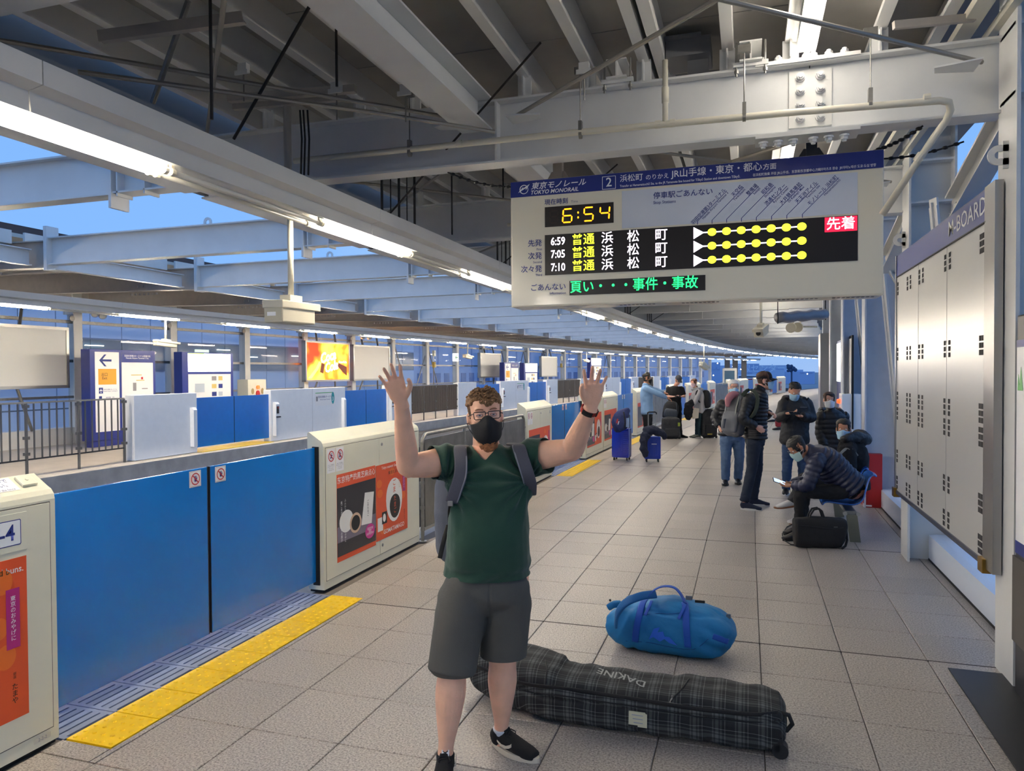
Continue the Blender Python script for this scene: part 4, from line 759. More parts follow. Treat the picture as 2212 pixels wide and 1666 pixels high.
for k, (j, e) in enumerate(st):
    x = -.335+.0985*k; n = (.30 if k in (0, 7) else .12+.022*len(j)) ; kz = .05; a = PI/4; x2, z2 = x, 2.885
    L_ = {0: .28, 1: .30, 2: .30, 3: .30, 4: .28, 5: .28, 6: .28, 7: .32}[k]
    c(MB().beam((x, YF-.004, 2.862), (x, YF-.004, 2.886), .0045, .001, (0, 1, 0)).beam((x, YF-.004, 2.886), (x+L_*.7071, YF-.004, 2.886+L_*.7071), .0035, .001, (0, 1, 0)).build('route_line', NAVYT))
    sz = .033; T(j, x+L_*.7071-.011, 2.886+L_*.7071+.011, sz, NAVYT, 'RIGHT', rot=a, sx=.92, bold=.015); T(e, x+L_*.7071+.008, 2.886+L_*.7071-.012, .022, NAVYT, 'RIGHT', rot=a, bold=.015)
c(plate('information_panel', -1.265, -.282, 2.397, 2.505, LEDB, M, None, .003)); T('頁い・・・事件・事故', -1.262, 2.452, .098, LG, bold=.01, sx=.95); T('ごあんない', -1.29, 2.462, .056, NAVYT, 'RIGHT', bold=.015); T('Information', -1.29, 2.417, .027, NAVYT, 'RIGHT')
for x in (-.9, -.45, .2, .55):
    m = MB()
    for q in range(9): m.box(x+.03*q, x+.03*q+.018, YF+.06, YF+.10, Z0-.002, Z0-.0005)
    c(m.build('vent_slots', BLACK))
for x in (.42, -1.38):
    c(MB().prism([(x-.1, Z1), (x+.1, Z1), (x+.05, Z1+.08), (x-.05, Z1+.08)], -.14, -.12, frame((0, YF, 0), (1, 0, 0), (0, 0, 1))).box(x-.035, x+.035, YF+.1, YF+.16, Z1, 3.95).build('hanger', DARK if x > 0 else mat('rusty_paint', '#8A7F72', .5)))
c(chain((-2.2, 5.25, 3.37), (-1.70, 5.40, 3.25), .03)); c(chain((1.05, 5.2, 3.36), (.80, 5.42, 3.29), .02)); c(chain((1.35, 5.5, 3.32), (.80, 5.55, 3.27), .03))
# ================================================================== right side: columns, kerb, windows
wr = empty('wall_right', path(5, 1.45), 0, None, None, None, 'structure')
RS = [5.0+2.93*k for k in range(-5, 6)]
SILL = mat('white_sill', '#DDE4EE', .35); WB = mat('skylit_wall_paint', '#C6CCD6', .42, var=.04)  # second colour has the blue of the skylight mixed into the paint
for k, s in enumerate(RS):
    s_ = s; M = sframe(s, 1.45); dp_ = .38 if k < 7 else .42
    child(MB().box(0, .02, -.16, .16, 0, 4.2, M).box(.02, dp_, -.008, .008, 0, 4.2, M).box(dp_, dp_+.02, -.16, .16, 0, 4.2, M).build('column', WB if k > 6 else PAINT2), wr)
    if k < 8:
        for z in (2.93,): 
            ring_b = MB(); C_ = path(s-.02, 1.45, 0); N = 16
            for q in range(N):
                t0, t1 = PI*.5+PI*q/N, PI*.5+PI*(q+1)/N; vs = [Vector((1.40+r*math.cos(t), s-.03+d, 3.08+r*math.sin(t))) for d in (0, .014) for r, t in ((.022, t0), (.058, t0), (.058, t1), (.022, t1))]
                ring_b.add(vs, [(0, 1, 2, 3), (7, 6, 5, 4), (1, 5, 6, 2), (0, 3, 7, 4)])
            ring_b.box(1.40, 1.45, s-.03, s-.016, 3.10, 3.138).box(1.40, 1.45, s-.03, s-.016, 3.022, 3.06).box(1.42, 1.45, s-.03, s-.016, 3.0, 3.16); child(ring_b.build('lug_plate', PAINT2), wr)
        child(MB().box(0, .38, -.13, .13, 3.40, 3.42, M).box(0, .38, -.13, .13, 3.79, 3.81, M).build('stiffener', PAINT), wr)
    # rafter going up and outwards over the slanted glazing
    a, b = path(s+.35, 1.42, 3.42), path(s+1.5, 1.95, 2.75)
# slanted gallery beam rising beyond the board
for s in (5.9, 8.85):
    a, b = path(s-.45, 1.62, 3.42), path(s+.45, 1.50, 2.98) 
    m = MB(); m.ibeam(a+Vector((0, 0, .2)), b+Vector((0, 0, .16)), .22, .14); m.ibeam(path(s+.45, 1.5, 3.1), path(s+.45, 1.9, 2.4), .12, .10); child(m.build('bracket_beam', PAINT2), wr)
for s in (7.6, 10.6, 13.5):
    child(MB().ibeam(path(s, 1.62, 3.4), path(s+.1, 1.92, .2), .09, .12).build('slanted_mullion', PAINT2), wr)
for k in range(len(RS)-1):
    a, b = RS[k]+.0, RS[k+1]
    if 3 <= k <= 6 or k < 3:
        child(sweep([(1.655, -.01), (1.655, .24), (1.72, .25), (2.35, .25), (2.35, -.01)], a+.04, b-.04, 3).build('kerb_sill', SILL), wr)
        child(sweep([(1.652, -.01), (1.652, .02), (1.66, .02), (1.66, -.01)], a+.04, b-.04, 3).build('base_joint', BLACK), wr)
        child(sweep([(1.95, .25), (2.34, 3.9), (2.35, 3.9), (1.96, .25)][::-1], a+.02, b-.02, 3).build('pane', GLASS), wr)
child(sweep([(1.45, -.01), (1.45, .24), (1.66, .24), (1.66, -.01)], 8.0, 8.06, 1).build('kerb_end', SILL), wr); child(MB().box(1.47, 1.66, 8.0, 8.12, 0, .22).build('kerb_end', SILL), wr)
for k in range(8, 9): child(sweep(rect(1.8, 1.85, .0, 4.2), 13.9, 21, 2.9).build('inner_wall', WB), wr)
# notices on the far columns
for s0, s1, z0, z1, lab, mm in ((13.3, 14.0, .9, 2.35, 'tall dark framed notice pair beyond the white fire cabinet', WHITE), (15.4, 16.3, .9, 2.35, 'narrow lit notice board farther along the right wall', mat('lit_notice', '#F0FFF4', .5, emit=1.2))):
    g = empty('wall_notice', path(s0, 1.6), 0, lab, 'notice board'); child(sweep(rect(1.565, 1.59, z0-.05, z1+.05), s0, s1, 1).build('frame', NAVYS if s0 > 15 else BLACK), g)
    child(sweep(rect(1.555, 1.56, z0 if s0 < 15 else 1.6, z1), s0+.04, (s0+s1)/2-.02, 1).build('poster', mm), g); child(sweep(rect(1.555, 1.56, z0 if s0 < 15 else 1.6, z1), (s0+s1)/2+.02, s1-.04, 1).build('poster', mm), g)
tag(sweep(rect(1.36, 1.7, 0, 2.68), 18.6, 19.7, 1.1).build('steel_cladding', STEEL), 'tall stainless steel clad post closing the far end of the right wall', 'post')
fc = empty('fire_cabinet', (1.62, 13.3, 0), 0, 'white wall cabinet with a red lamp, behind the standing woman', 'fire cabinet')
child(MB().bbox(1.49, 1.78, 13.2, 13.6, .55, 1.43, .008).build('cabinet', WHITEG), fc); child(MB().bbox(1.487, 1.50, 13.22, 13.58, .6, 1.41, .004).build('door', WHITEG), fc); child(MB().cyl((1.49, 13.45, 1.30), (1.44, 13.45, 1.30), .045, 14, .03).build('red_lamp', mat('red_lamp2', '#FF3A18', .3, emit=2.5)), fc); child(MB().box(1.484, 1.49, 13.36, 13.5, 1.05, 1.2).build('red_plate', RED), fc)
rbx = empty('extinguisher_box', (1.58, 10.8, 0), 0, 'red metal extinguisher box on the floor beside the blue seats', 'fire box')
child(MB().bbox(1.478, 1.695, 10.65, 10.95, 0, .715, .005).build('box_body', RED), rbx); child(MB().bbox(1.472, 1.480, 10.67, 10.93, .05, .69, .003).build('door', mat('red_door', '#B52828', .32)), rbx); child(MB().box(1.46, 1.474, 10.69, 10.72, .42, .5).build('handle', BLACK), rbx); child(MB().box(1.50, 1.57, 10.647, 10.651, .015, .035).build('rating_label', WHITE), rbx)
child(MB().cyl((1.74, 10.93, .62), (1.74, 10.90, .62), .035, 14).cyl((1.74, 10.93, .50), (1.74, 10.90, .50), .035, 14).build('hose_socket', WB), wr)
# perforated display board
PERF = mat('board_panel_steel', '#D6D6D3', .28, .4, bump=.06, bscale=3)
mb = empty('display_board', (1.43, 6.65, .6), 0, 'big grey metal board with punched hole groups, lettered M-BOARD', 'board')
child(MB().box(1.405, 1.43, 5.22, 8.06, .64, 2.74).build('panel', PERF), mb); child(MB().box(1.403, 1.43, 5.22, 8.06, 2.74, 2.945).build('blue_header', mat('blue_header_gloss', '#2A3A8C', .3)), mb)
for y in (6.15, 7.1): child(MB().box(1.4035, 1.4045, y-.002, y+.002, .66, 2.74).build('panel_joint', GRAYP), mb)
M = frame((1.402, 0, 0), (0, -1, 0), (0, 0, 1)); child(text('lettering', 'M-BOARD', .16, WHITE, M@Matrix.Translation((-5.66, 2.845, .001)), bold=.01, sx=1.25), mb)
child(MB().box(1.395, 1.44, 5.02, 5.22, .60, 2.95).build('end_frame', STEEL), mb); child(MB().box(1.395, 1.44, 8.05, 8.09, .60, 2.95).build('end_frame', STEEL), mb); child(MB().box(1.395, 1.435, 5.2, 8.06, .605, .64).build('bottom_channel', mat('dark_channel', '#3A3F52', .4, .3)), mb); child(MB().box(1.395, 1.405, 5.2, 8.06, 2.733, 2.742).build('channel_line', BLACK), mb)
for y in (5.2, 8.06): child(MB().bbox(1.375, 1.44, y-.05, y+.05, .57, .66, .006).build('corner_bracket', mat('brass', '#8A6B2E', .35, .8)), mb)
hole = MB()
for dz in (-.045, 0, .045):
    for dy in (-.015, .015): hole.box(-.001, .001, dy-.011, dy+.011, dz-.017, dz+.017)
hm = hole.mesh('hole_group', mat('punched_hole', '#26262A', .7))
for y in (8.0, 7.55, 7.42+.0, 7.06, 6.93+.0, 6.2, 6.07, 5.32, 5.27):
    for z in (2.62, 1.98, 1.55, 1.40, .98, .72):
        o = bpy.data.objects.new('hole_group', hm); COL.objects.link(o); o.location = (1.4035, y, z-.0); child(o, mb)
# information kiosk and mat at the right edge
kk = empty('information_kiosk', (1.5, 4.2, 0), 0, 'dark information kiosk with a white map, cut by the right edge of the picture', 'kiosk')
child(MB().bbox(1.44, 1.62, 3.5, 4.78, 0, 2.13, .01).build('cabinet', mat('kiosk_graphite', '#2A2B30', .4)), kk); child(MB().box(1.434, 1.44, 3.52, 4.76, .80, 1.99).build('map_poster', WHITE), kk); child(MB().box(1.432, 1.434, 3.52, 4.76, .80, .87).build('blue_band', NAVYT), kk); child(MB().box(1.432, 1.434, 3.52, 4.76, 1.95, 1.99).build('blue_band', NAVYT), kk)
Mk = frame((1.433, 0, 0), (0, -1, 0), (0, 0, 1)); child(MB().prism([(-4.74, 1.72), (-4.73, 1.80), (-4.71, 1.74), (-4.69, 1.84), (-4.66, 1.72), (-4.66, 1.71), (-4.74, 1.71)], 0, .001, Mk).build('green_drawing', mat('green_print3', '#6FBF6A', .4)), kk); child(text('lettering', '✕  路線図\nRoute map', .04, NAVYT, Mk@Matrix.Translation((-4.2, 1.5, .001))), kk)
child(MB().box(1.425, 1.44, 3.5, 4.78, .3, .78).build('lower_panel', mat('kiosk_bronze', '#5A554F', .35, .5)), kk)
tag(MB().bbox(1.165, 2.0, 3.2, 5.03, .0015, .010, .003).build('floor_mat', mat('dark_rubber_mat', '#191B1F', .38, bump=.3, bscale=300)), 'black rubber mat on the floor in front of the kiosk', 'mat')
# bench with blue shell seats
bn = empty('bench', (1.07, 9.0, 0), 0, 'row of glossy blue plastic seats on a metal beam with sloped feet', 'bench')
def seat_mesh():
    m = MB(); N = 12; prof = []   # (x across depth, z): front edge at -x, backrest at +x
    pts = [(-.235, .34), (-.225, .372), (-.18, .38), (-.08, .362), (.04, .352), (.11, .364), (.165, .415), (.20, .51), (.225, .62), (.25, .685), (.285, .70), (.30, .68)]
    W = .23; K = 9
    for i, (x, z) in enumerate(pts):
        t = i/(len(pts)-1); ww = W*(.93 if i < 1 else 1)*(1 if z < .55 else .93)
        for j in range(K):
            u = -1+2*j/(K-1); up = .03*abs(u)**3*(1 if z < .5 else .2); fx = -.03*abs(u)**3*(1 if z >= .5 else 0)
            prof.append(Vector((x+fx, u*ww, z+up)))
    fs = [(i*K+j, i*K+j+1, (i+1)*K+j+1, (i+1)*K+j) for i in range(len(pts)-1) for j in range(K-1)]
    me = MB().add(prof, fs).mesh('seat_shell', SEAT); bm = bmesh.new(); bm.from_mesh(me); bmesh.ops.solidify(bm, geom=bm.faces[:], thickness=.016); bmesh.ops.subdivide_edges(bm, edges=bm.edges[:], cuts=1, use_grid_fill=True) if 0 else None; bm.to_mesh(me); bm.free(); me.shade_smooth(); return me
sm = seat_mesh()
for y in (8.74, 9.28, 9.82):
    o = bpy.data.objects.new('seat', sm); COL.objects.link(o); o.location = (1.02, y, 0); child(o, bn); md = o.modifiers.new('s', 'SUBSURF'); md.levels = md.render_levels = 1
child(MB().box(1.0, 1.10, 8.5, 10.1, .285, .325).build('cross_beam', GALV), bn)
for y in (8.50, 9.9): child(MB().prism([(-.045, .29), (.06, .29), (.095, 0), (-.01, 0)], -.03, .03, frame((1.05, y, 0), (1, 0, 0), (0, 0, 1))).build('foot', mat('bench_foot_bronze', '#77786A', .45, .3)), bn)
for x in (.99, 1.12): child(MB().cyl((x, 8.49, .30), (x, 8.46, .30), .022, 12).build('beam_cap', FR), bn)
# ================================================================== outside
tag(MB().box(-900, 900, -200, 2500, -6.2, -6).build('ground_apron', mat('apron_concrete', '#7E848C', .85, var=.1, vscale=.02)), None, None, None, 'structure')
FAC = mat('facade_blue_panel', '#C4DCF8', .25, var=.05, vscale=.5); FWIN = mat('facade_window', '#3F5F78', .12, coat=.4); MUL = mat('facade_mullion', '#4A6890', .4, .3)
tb = empty('terminal_building', path(30, -24.5, -6), 0, 'glass fronted terminal building with blue panels outside the left windows', 'building')
child(sweep(rect(-34, -24.15, -6, 5.1), 10, 40.5, 4).build('building_core', FWIN), tb)
k = 0
for i in range(20):
    a = 16.6+1.29*i; b = a+1.25
    for z0, z1, m in ((-1.2, .55, FAC), (.6, 1.93, FAC), (1.97, 3.14, FWIN), (3.2, 4.7, FAC), (4.72, 5.1, FAC)):
        child(sweep(rect(-24.1, -24.05, z0, z1), a, b, 1.3).build('facade_pane', m), tb)
child(sweep(rect(-24.04, -24.0, 1.93, 1.98), 10, 41, 4).build('transom', MUL), tb); child(sweep(rect(-24.04, -24.0, 3.14, 3.2), 10, 41, 4).build('transom', MUL), tb)
for i in range(16):   # louvres at the near end
    child(sweep([(-24.1, 1.2+.16*i), (-24.0, 1.12+.16*i), (-24.0, 1.14+.16*i), (-24.1, 1.24+.16*i)], 10, 16.5, 3).build('louvre', mat('louvre_blue', '#34567E', .4)), tb)
GL = mat('interior_strip_light', '#FFF6E0', .5, emit=3)
for s, z in ((20.2, 2.9), (21.8, 2.25), (26.4, 2.9), (28.1, 2.6), (31.2, 2.7), (32.7, 2.5), (35.5, 2.9), (38.2, 2.8), (12.5, 3.9), (13.6, 3.7), (14.4, 4.05)): child(MB().box(-.02, .02, 0, .8, 0, .03, sframe(s, -24.0, z)).build('lit_strip', GL), tb)
for s, z, m in ((25.2, 2.55, mat('lit_window', '#D8E8C8', .5, emit=.7)), (33.0, 2.45, mat('lit_window', '#D8E8C8', .5, emit=.7))): child(MB().box(-.02, .02, 0, .8, -.35, .35, sframe(s, -24.02, z)).build('lit_window', m), tb)
b2 = empty('concourse_building', path(60, -46, -6), 0, 'long pale blue building with a row of small windows far beyond the left windows', 'building')
child(sweep(rect(-60, -46, -6, 5.6), 66, 140, 10).build('building_core', mat('pale_blue_cladding', '#A9B9DA', .6)), b2) 
for i in range(48): child(MB().box(-.05, .05, -.5, .5, .5, 1.7, sframe(67+1.5*i, -45.95)).build('small_window', mat('small_window_blue', '#3D68A4', .2)), b2)
for i in range(24): child(MB().box(-.05, .05, -.12, .12, 2.4, 5.0, sframe(67+3*i, -45.95)).build('wall_rib', mat('rib_blue', '#7E96C4', .5)), b2)
HZ = mat('hazed_cladding', '#B9C8E2', .8); HZ2 = mat('hazed_dark_cladding', '#9FB3D8', .8)  # distance haze put into the colours of the far buildings
def farbox(px0, px1, py0, py1, D, name, lab, m=HZ, roof=None):
    a, b, t = at(px0, py1, D), at(px1, py1, D), at(px0, py0, D); g = empty(name, ((a+b)/2).to_tuple(), 0, lab, 'building'); zt = t.z
    d = (b-a); d.z = 0; r = d.normalized(); M = frame((a.x, a.y, 0), r, (0, 0, 1)); L = d.length; h0 = -6
    child(MB().prism([(0, h0), (L, h0), (L, zt)]+([(L*.5, zt+roof)] if roof else [])+[(0, zt)], -25, 0, M).build('building_core', m), g)
    n = max(2, int(L/9))
    for i in range(n): child(MB().prism([(L*(i+.2)/n, zt*.35), (L*(i+.75)/n, zt*.35), (L*(i+.75)/n, zt*.6), (L*(i+.2)/n, zt*.6)], 0, .3, M).build('window_strip', HZ2), g)
    return g, M, L
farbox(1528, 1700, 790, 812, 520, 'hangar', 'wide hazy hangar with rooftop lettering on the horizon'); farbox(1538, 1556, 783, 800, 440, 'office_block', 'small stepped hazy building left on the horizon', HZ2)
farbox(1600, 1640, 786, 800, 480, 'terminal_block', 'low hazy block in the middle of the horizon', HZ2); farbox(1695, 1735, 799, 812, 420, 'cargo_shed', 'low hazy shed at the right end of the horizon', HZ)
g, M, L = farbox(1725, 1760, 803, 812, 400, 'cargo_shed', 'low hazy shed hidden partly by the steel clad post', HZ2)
g = empty('lookout_tree', at(1712, 806, 230), 0, 'dark wind bent tree silhouette on the horizon', 'tree'); p = at(1710, 806, 230); child(MB().cyl(Vector((p.x, p.y, -6)), p+Vector((0, 0, 1)), .25, 6).build('trunk', mat('dusk_bark', '#3A4A66', .8)), g); cr = MB()  # dusk blue put into the bark and crown colours
for i in range(14): cr.ball(p+Vector((random.uniform(-1.2, 1.6), 0, random.uniform(.6, 2.6))), random.uniform(.4, .8), 6, 4)
child(cr.build('crown', mat('dusk_foliage', '#3C4F6C', .9)), g)
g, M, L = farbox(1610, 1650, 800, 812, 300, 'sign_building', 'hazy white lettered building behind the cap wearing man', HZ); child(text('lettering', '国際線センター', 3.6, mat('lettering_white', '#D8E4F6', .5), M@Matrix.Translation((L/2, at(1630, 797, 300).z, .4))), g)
for k, (px, py) in enumerate(((1541, 811), (1600, 798), (1744, 808), (1583, 792), (1550, 785))): p = at(px, py, 390); tag(MB().ball(p, .3, 8, 5).build('apron_lamp', mat('distant_lamp', '#FFFFFF', .5, emit=6)), '%s tiny white lamp on the horizon' % ('left', 'middle', 'right', 'upper', 'leftmost upper')[k], 'lamp')
p = at(1618, 818, 260); tr = empty('monorail_train', p, 0, 'tiny red and white train far away beyond the cap wearing man', 'train'); Mt_ = Matrix.Translation(p)
child(MB().bbox(-4, 5, 0, 3, -1.2, 1.3, .2, Mt_).build('car_body', mat('train_white', '#D8DCE8', .4)), tr); child(MB().box(-4.05, 5.05, -.05, 3, -.6, -.1, Mt_).build('red_stripe', RED), tr); child(MB().box(-3.5, 4.5, -.06, 0, .3, .9, Mt_).build('window_band', FWIN), tr)
pf = empty('platform_portal', path(80, -8), 0, 'dark steel portal with glass lift shaft at the far end of the tracks', 'portal')
for px in (1571, 1588, 1607): q = at(px, 812, 86); child(MB().box(-.3, .3, -.2, .2, -1, 3.75, Matrix.Translation((q.x, q.y, 0))).build('post', mat('dark_grey_paint', '#4E5660', .5)), pf)
q = at(1589, 812, 86); Mq = Matrix.Translation((q.x, q.y, 0)); child(MB().box(-1.3, 1.2, -.2, .2, 3.5, 3.8, Mq).build('cross_beam', mat('dark_grey_paint', '#4E5660', .5)), pf); q = at(1576, 812, 84); Mq = Matrix.Translation((q.x, q.y, 0)); child(MB().bbox(-.8, .8, 0, 1.5, -1, 2.1, .08, Mq).build('lift_shaft', PAINT2), pf); child(MB().box(-.55, .55, -.03, 0, .3, 1.8, Mq).build('glass_door', FWIN), pf)
# ================================================================== figure tools
def cr(P, t):          # Catmull-Rom through a list of tuples of numbers
    n = len(P)-1; i = min(int(t*n), n-1); u = t*n-i; a, b, c, d = P[max(i-1, 0)], P[i], P[i+1], P[min(i+2, n)]
    return [.5*((2*q)+(r-p)*u+(2*p-5*q+4*r-s)*u*u+(-p+3*q-3*r+s)*u**3) for p, q, r, s in zip(a, b, c, d)]
def loft(mb, P, xdir, n=20, sub=4, e=2., mod=None, cap=True):
    """P: [(point, half width, half depth)]; rings are set square to the line, width along xdir"""
    Q = [(p[0], p[1], p[2], rx, ry) for p, rx, ry in P]; N = (len(P)-1)*sub; S = [cr(Q, i/N) for i in range(N+1)]
    C_ = [Vector(s[:3]) for s in S]; X0 = Vector(xdir); vs = []; L = 0; k = len(vs)
    rings = []
    for i, s in enumerate(S):
        t = (C_[min(i+1, N)]-C_[max(i-1, 0)]).normalized(); x = (X0-t*X0.dot(t))
        x = x.normalized() if x.length > .05 else t.orthogonal().normalized(); y = t.cross(x)
        if i: L += (C_[i]-C_[i-1]).length
        rings.append((C_[i], x, y, max(s[3], .002), max(s[4], .002), t, L))
    if cap:
        c, x, y, a, b, t, l = rings[0]; r = min(a, b); rings.insert(0, (c-t*r*.35, x, y, a*.6, b*.6, t, l)); c, x, y, a, b, t, l = rings[-1]; r = min(a, b); rings.append((c+t*r*.35, x, y, a*.6, b*.6, t, l))
    for c, x, y, a, b, t, l in rings:
        for j in range(n):
            th = 2*PI*j/n; ct, st = math.cos(th), math.sin(th); m = mod(l, th) if mod else 1
            vs.append(c+x*(a*math.copysign(abs(ct)**(2/e), ct)*m)+y*(b*math.copysign(abs(st)**(2/e), st)*m))
    R = len(rings); fs = [(i*n+j, i*n+(j+1) % n, (i+1)*n+(j+1) % n, (i+1)*n+j) for i in range(R-1) for j in range(n)]+[list(range(n))[::-1], list(range((R-1)*n, R*n))]
    mb.add(vs, fs); return mb
def fuse(mb, voxel, smooth=4, noise_amp=0, noise_scale=12, cut=None, name='m', aniso=(1, 1, 1), fine=0, wob=None):
    me = mb.mesh('t'); o = bpy.data.objects.new('t', me); COL.objects.link(o)
    r = o.modifiers.new('r', 'REMESH'); r.mode = 'VOXEL'; r.voxel_size = voxel
    if smooth: s = o.modifiers.new('s', 'SMOOTH'); s.factor = .5; s.iterations = smooth
    dg = bpy.context.evaluated_depsgraph_get(); out = bpy.data.meshes.new_from_object(o.evaluated_get(dg)); bpy.data.objects.remove(o); bpy.data.meshes.remove(me); out.name = name
    bm = bmesh.new(); bm.from_mesh(out)
    if noise_amp or fine or wob:
        bm.normal_update(); A = Vector(aniso)
        for v in bm.verts:
            p = Vector((v.co.x*A.x, v.co.y*A.y, v.co.z*A.z)); d = 0
            if noise_amp: d += noise_amp*(noise.noise(p*noise_scale)+.5*noise.noise(p*noise_scale*2.1))
            if fine: d += fine*noise.noise(v.co*90)
            if wob: d += wob(v.co)
            v.co += v.normal*d
    if cut:
        bmesh.ops.delete(bm, geom=[f for f in bm.faces if cut(f.calc_center_median())], context='FACES')
        bd = [v for v in bm.verts if v.is_boundary]
        for _ in range(8):
            new = {}
            for v in bd:
                nb = [e.other_vert(v).co for e in v.link_edges if e.is_boundary]
                if len(nb) == 2: new[v] = v.co*.4+(nb[0]+nb[1])*.3
            for v, c in new.items(): v.co = c
    bm.to_mesh(out); bm.free(); out.shade_smooth(); return out
# ---- head
HS = [(-.124, .022, .066, .026), (-.108, .040, .083, -.01), (-.085, .052, .089, -.045), (-.055, .060, .088, -.066), (-.02, .066, .087, -.083), (.012, .070, .083, -.092), (.035, .0725, .088, -.097), (.062, .075, .086, -.10), (.088, .071, .069, -.093), (.108, .053, .042, -.066), (.120, .022, .008, -.032)]
def hsurf(z, th, off=0, g=1.0):
    zs = [h[0] for h in HS]; z = max(zs[0], min(zs[-1], z)); i = max(k for k in range(len(HS)-1) if zs[k] <= z) if z < zs[-1] else len(HS)-2
    u = (z-zs[i])/(zs[i+1]-zs[i]); w, f, b = (HS[i][k]*(1-u)+HS[i+1][k]*u for k in (1, 2, 3)); yc, r = (f+b)/2, (f-b)/2
    c, s = math.cos(th), math.sin(th); ee = .88
    return Vector(((w+off)*math.copysign(abs(s)**ee, s)*g, yc+(r+off)*math.copysign(abs(c)**ee, c), z+(off if z > .1 else 0)))
def head_mb(mb, M, scale=1.0):
    n = 28; vs = []
    for i in range(33):
        z = HS[0][0]+(HS[-1][0]-HS[0][0])*i/32
        vs += [M@(hsurf(z, 2*PI*j/n)*scale) for j in range(n)]
    fs = [(i*n+j, i*n+(j+1) % n, (i+1)*n+(j+1) % n, (i+1)*n+j) for i in range(32) for j in range(n)]+[list(range(n))[::-1], list(range(32*n, 33*n))]
    mb.add(vs, fs); S = lambda *v: M@(Vector(v)*scale)
    X = (M.to_3x3()@Vector((1, 0, 0))).normalized()
    loft(mb, [(S(0, .078, .028), .008*scale, .008*scale), (S(0, .096, .002), .0085*scale, .009*scale), (S(0, .108, -.022), .013*scale, .011*scale), (S(0, .095, -.030), .012*scale, .008*scale)], X, 10, 3)
    R = M.to_3x3().to_4x4()
    for sx in (-1, 1):
        mb.ball(S(sx*.078, -.008, -.002), .030*scale, 10, 8, (.32, .62, 1.0), R); mb.ball(S(sx*.040, .064, -.018), .022*scale, 8, 6, (1, .75, .7), R); mb.ball(S(sx*.034, .074, .036), .020*scale, 8, 6, (1.1, .7, .42), R)
    return mb
def hair_mesh(M, scale, inside, r=.012, off=.004, voxel=.006, amp=.002, extra=(), rnd=0, nscale=60, seed=1):
    rs = random.Random(seed); b = MB()
    for i in range(20):
        z = -.11+.235*i/19
        for j in range(30):
            th = -PI+2*PI*j/30
            if inside(z, abs(th), th):
                q = r*(1+rnd*rs.uniform(-.5, .7))*(.6 if abs(th) > 1.1 and z < .065 else 1); b.ball(M@((hsurf(z, th, off*(.3 if abs(th) > 1.1 and z < .065 else 1))+Vector((rs.uniform(-1, 1), rs.uniform(-1, 1), rs.uniform(-1, 1)))*rnd*.006)*scale), q*scale, 6, 4)
    for p, q in extra: b.ball(M@(Vector(p)*scale), q*scale, 8, 6)
    return fuse(b, voxel, 2, amp, nscale, name='hair')
def short_hair(z, a, th): return z > (.080 if a < .8 else .080-.045*min(1, (a-.8)/.45) if a < 1.25 else .030 if a < 1.75 else -.055)
def mask_mesh(M, scale, kind='surgical', z0=-.118, z1=.004, A=1.35, off=.010):
    n, m = 22, 14; V = [[], []]
    for k, o in ((0, off), (1, off-.004)):
        for i in range(m+1):
            v = i/m
            for j in range(n+1):
                u = -1+2*j/n; top = z1+(.034*math.exp(-(u/.30)**2) if kind == 'cloth' else .014*math.exp(-(u/.22)**2)-.012*abs(u)); bot = z0+.050*abs(u)**1.6 if kind == 'cloth' else z0+.010*abs(u)
                z = bot+(top-bot)*v; nose_ = math.exp(-(u/.2)**2)*(.022 if kind == 'cloth' else .020)*math.exp(-((v-.72)/.35)**2); pl = .0025*math.sin(v*5*PI)*(1-abs(u)) if kind != 'cloth' else 0
                ang = u*A*(1-.25*abs(u)*0); p = hsurf(max(z, -.122), ang, o+pl); f = hsurf(-.045, ang, o+.004)
                if kind != 'cloth' or z < -.03: p = p.lerp(Vector((f.x, f.y, p.z)), .55 if kind != 'cloth' else .30)
                if z < -.122: p.z = z
                p.y += nose_; V[k].append(M@(p*scale))
    N = (n+1)*(m+1); fs = []
    for i in range(m):
        for j in range(n):
            a, b, c, d = i*(n+1)+j, i*(n+1)+j+1, (i+1)*(n+1)+j+1, (i+1)*(n+1)+j; fs += [(a, b, c, d), (N+d, N+c, N+b, N+a)]
    rim = [i*(n+1) for i in range(m+1)]+[m*(n+1)+j for j in range(1, n+1)]+[i*(n+1)+n for i in range(m-1, -1, -1)]+[j for j in range(n-1, 0, -1)]
    fs += [(rim[i], rim[(i+1) % len(rim)], N+rim[(i+1) % len(rim)], N+rim[i]) for i in range(len(rim))]
    me = MB().add(V[0]+V[1], fs).mesh('mask'); me.shade_smooth(); return me
def add_mask(M, scale, m, root, kind='surgical', loop=None):
    o = link_mesh('face_mask', mask_mesh(M, scale, kind, *((-.138, -.028, 1.3, .012) if kind == 'cloth' else (-.118, -.006, 1.3, .012))), m); child(o, root); L = MB()
    for sx in (-1, 1):
        for z in (-.03, -.085 if kind == 'cloth' else -.09):
            e = hsurf(z, sx*1.3, .011); L.tube([M@(Vector(p)*scale) for p in (e, (sx*.080, .01, (z-.01)/2), (sx*.086, -.012, .012 if z > -.02 else -.022))], .0016*scale if scale > 0 else .002, 5)
    child(L.build('ear_loop', loop or m), o); return o
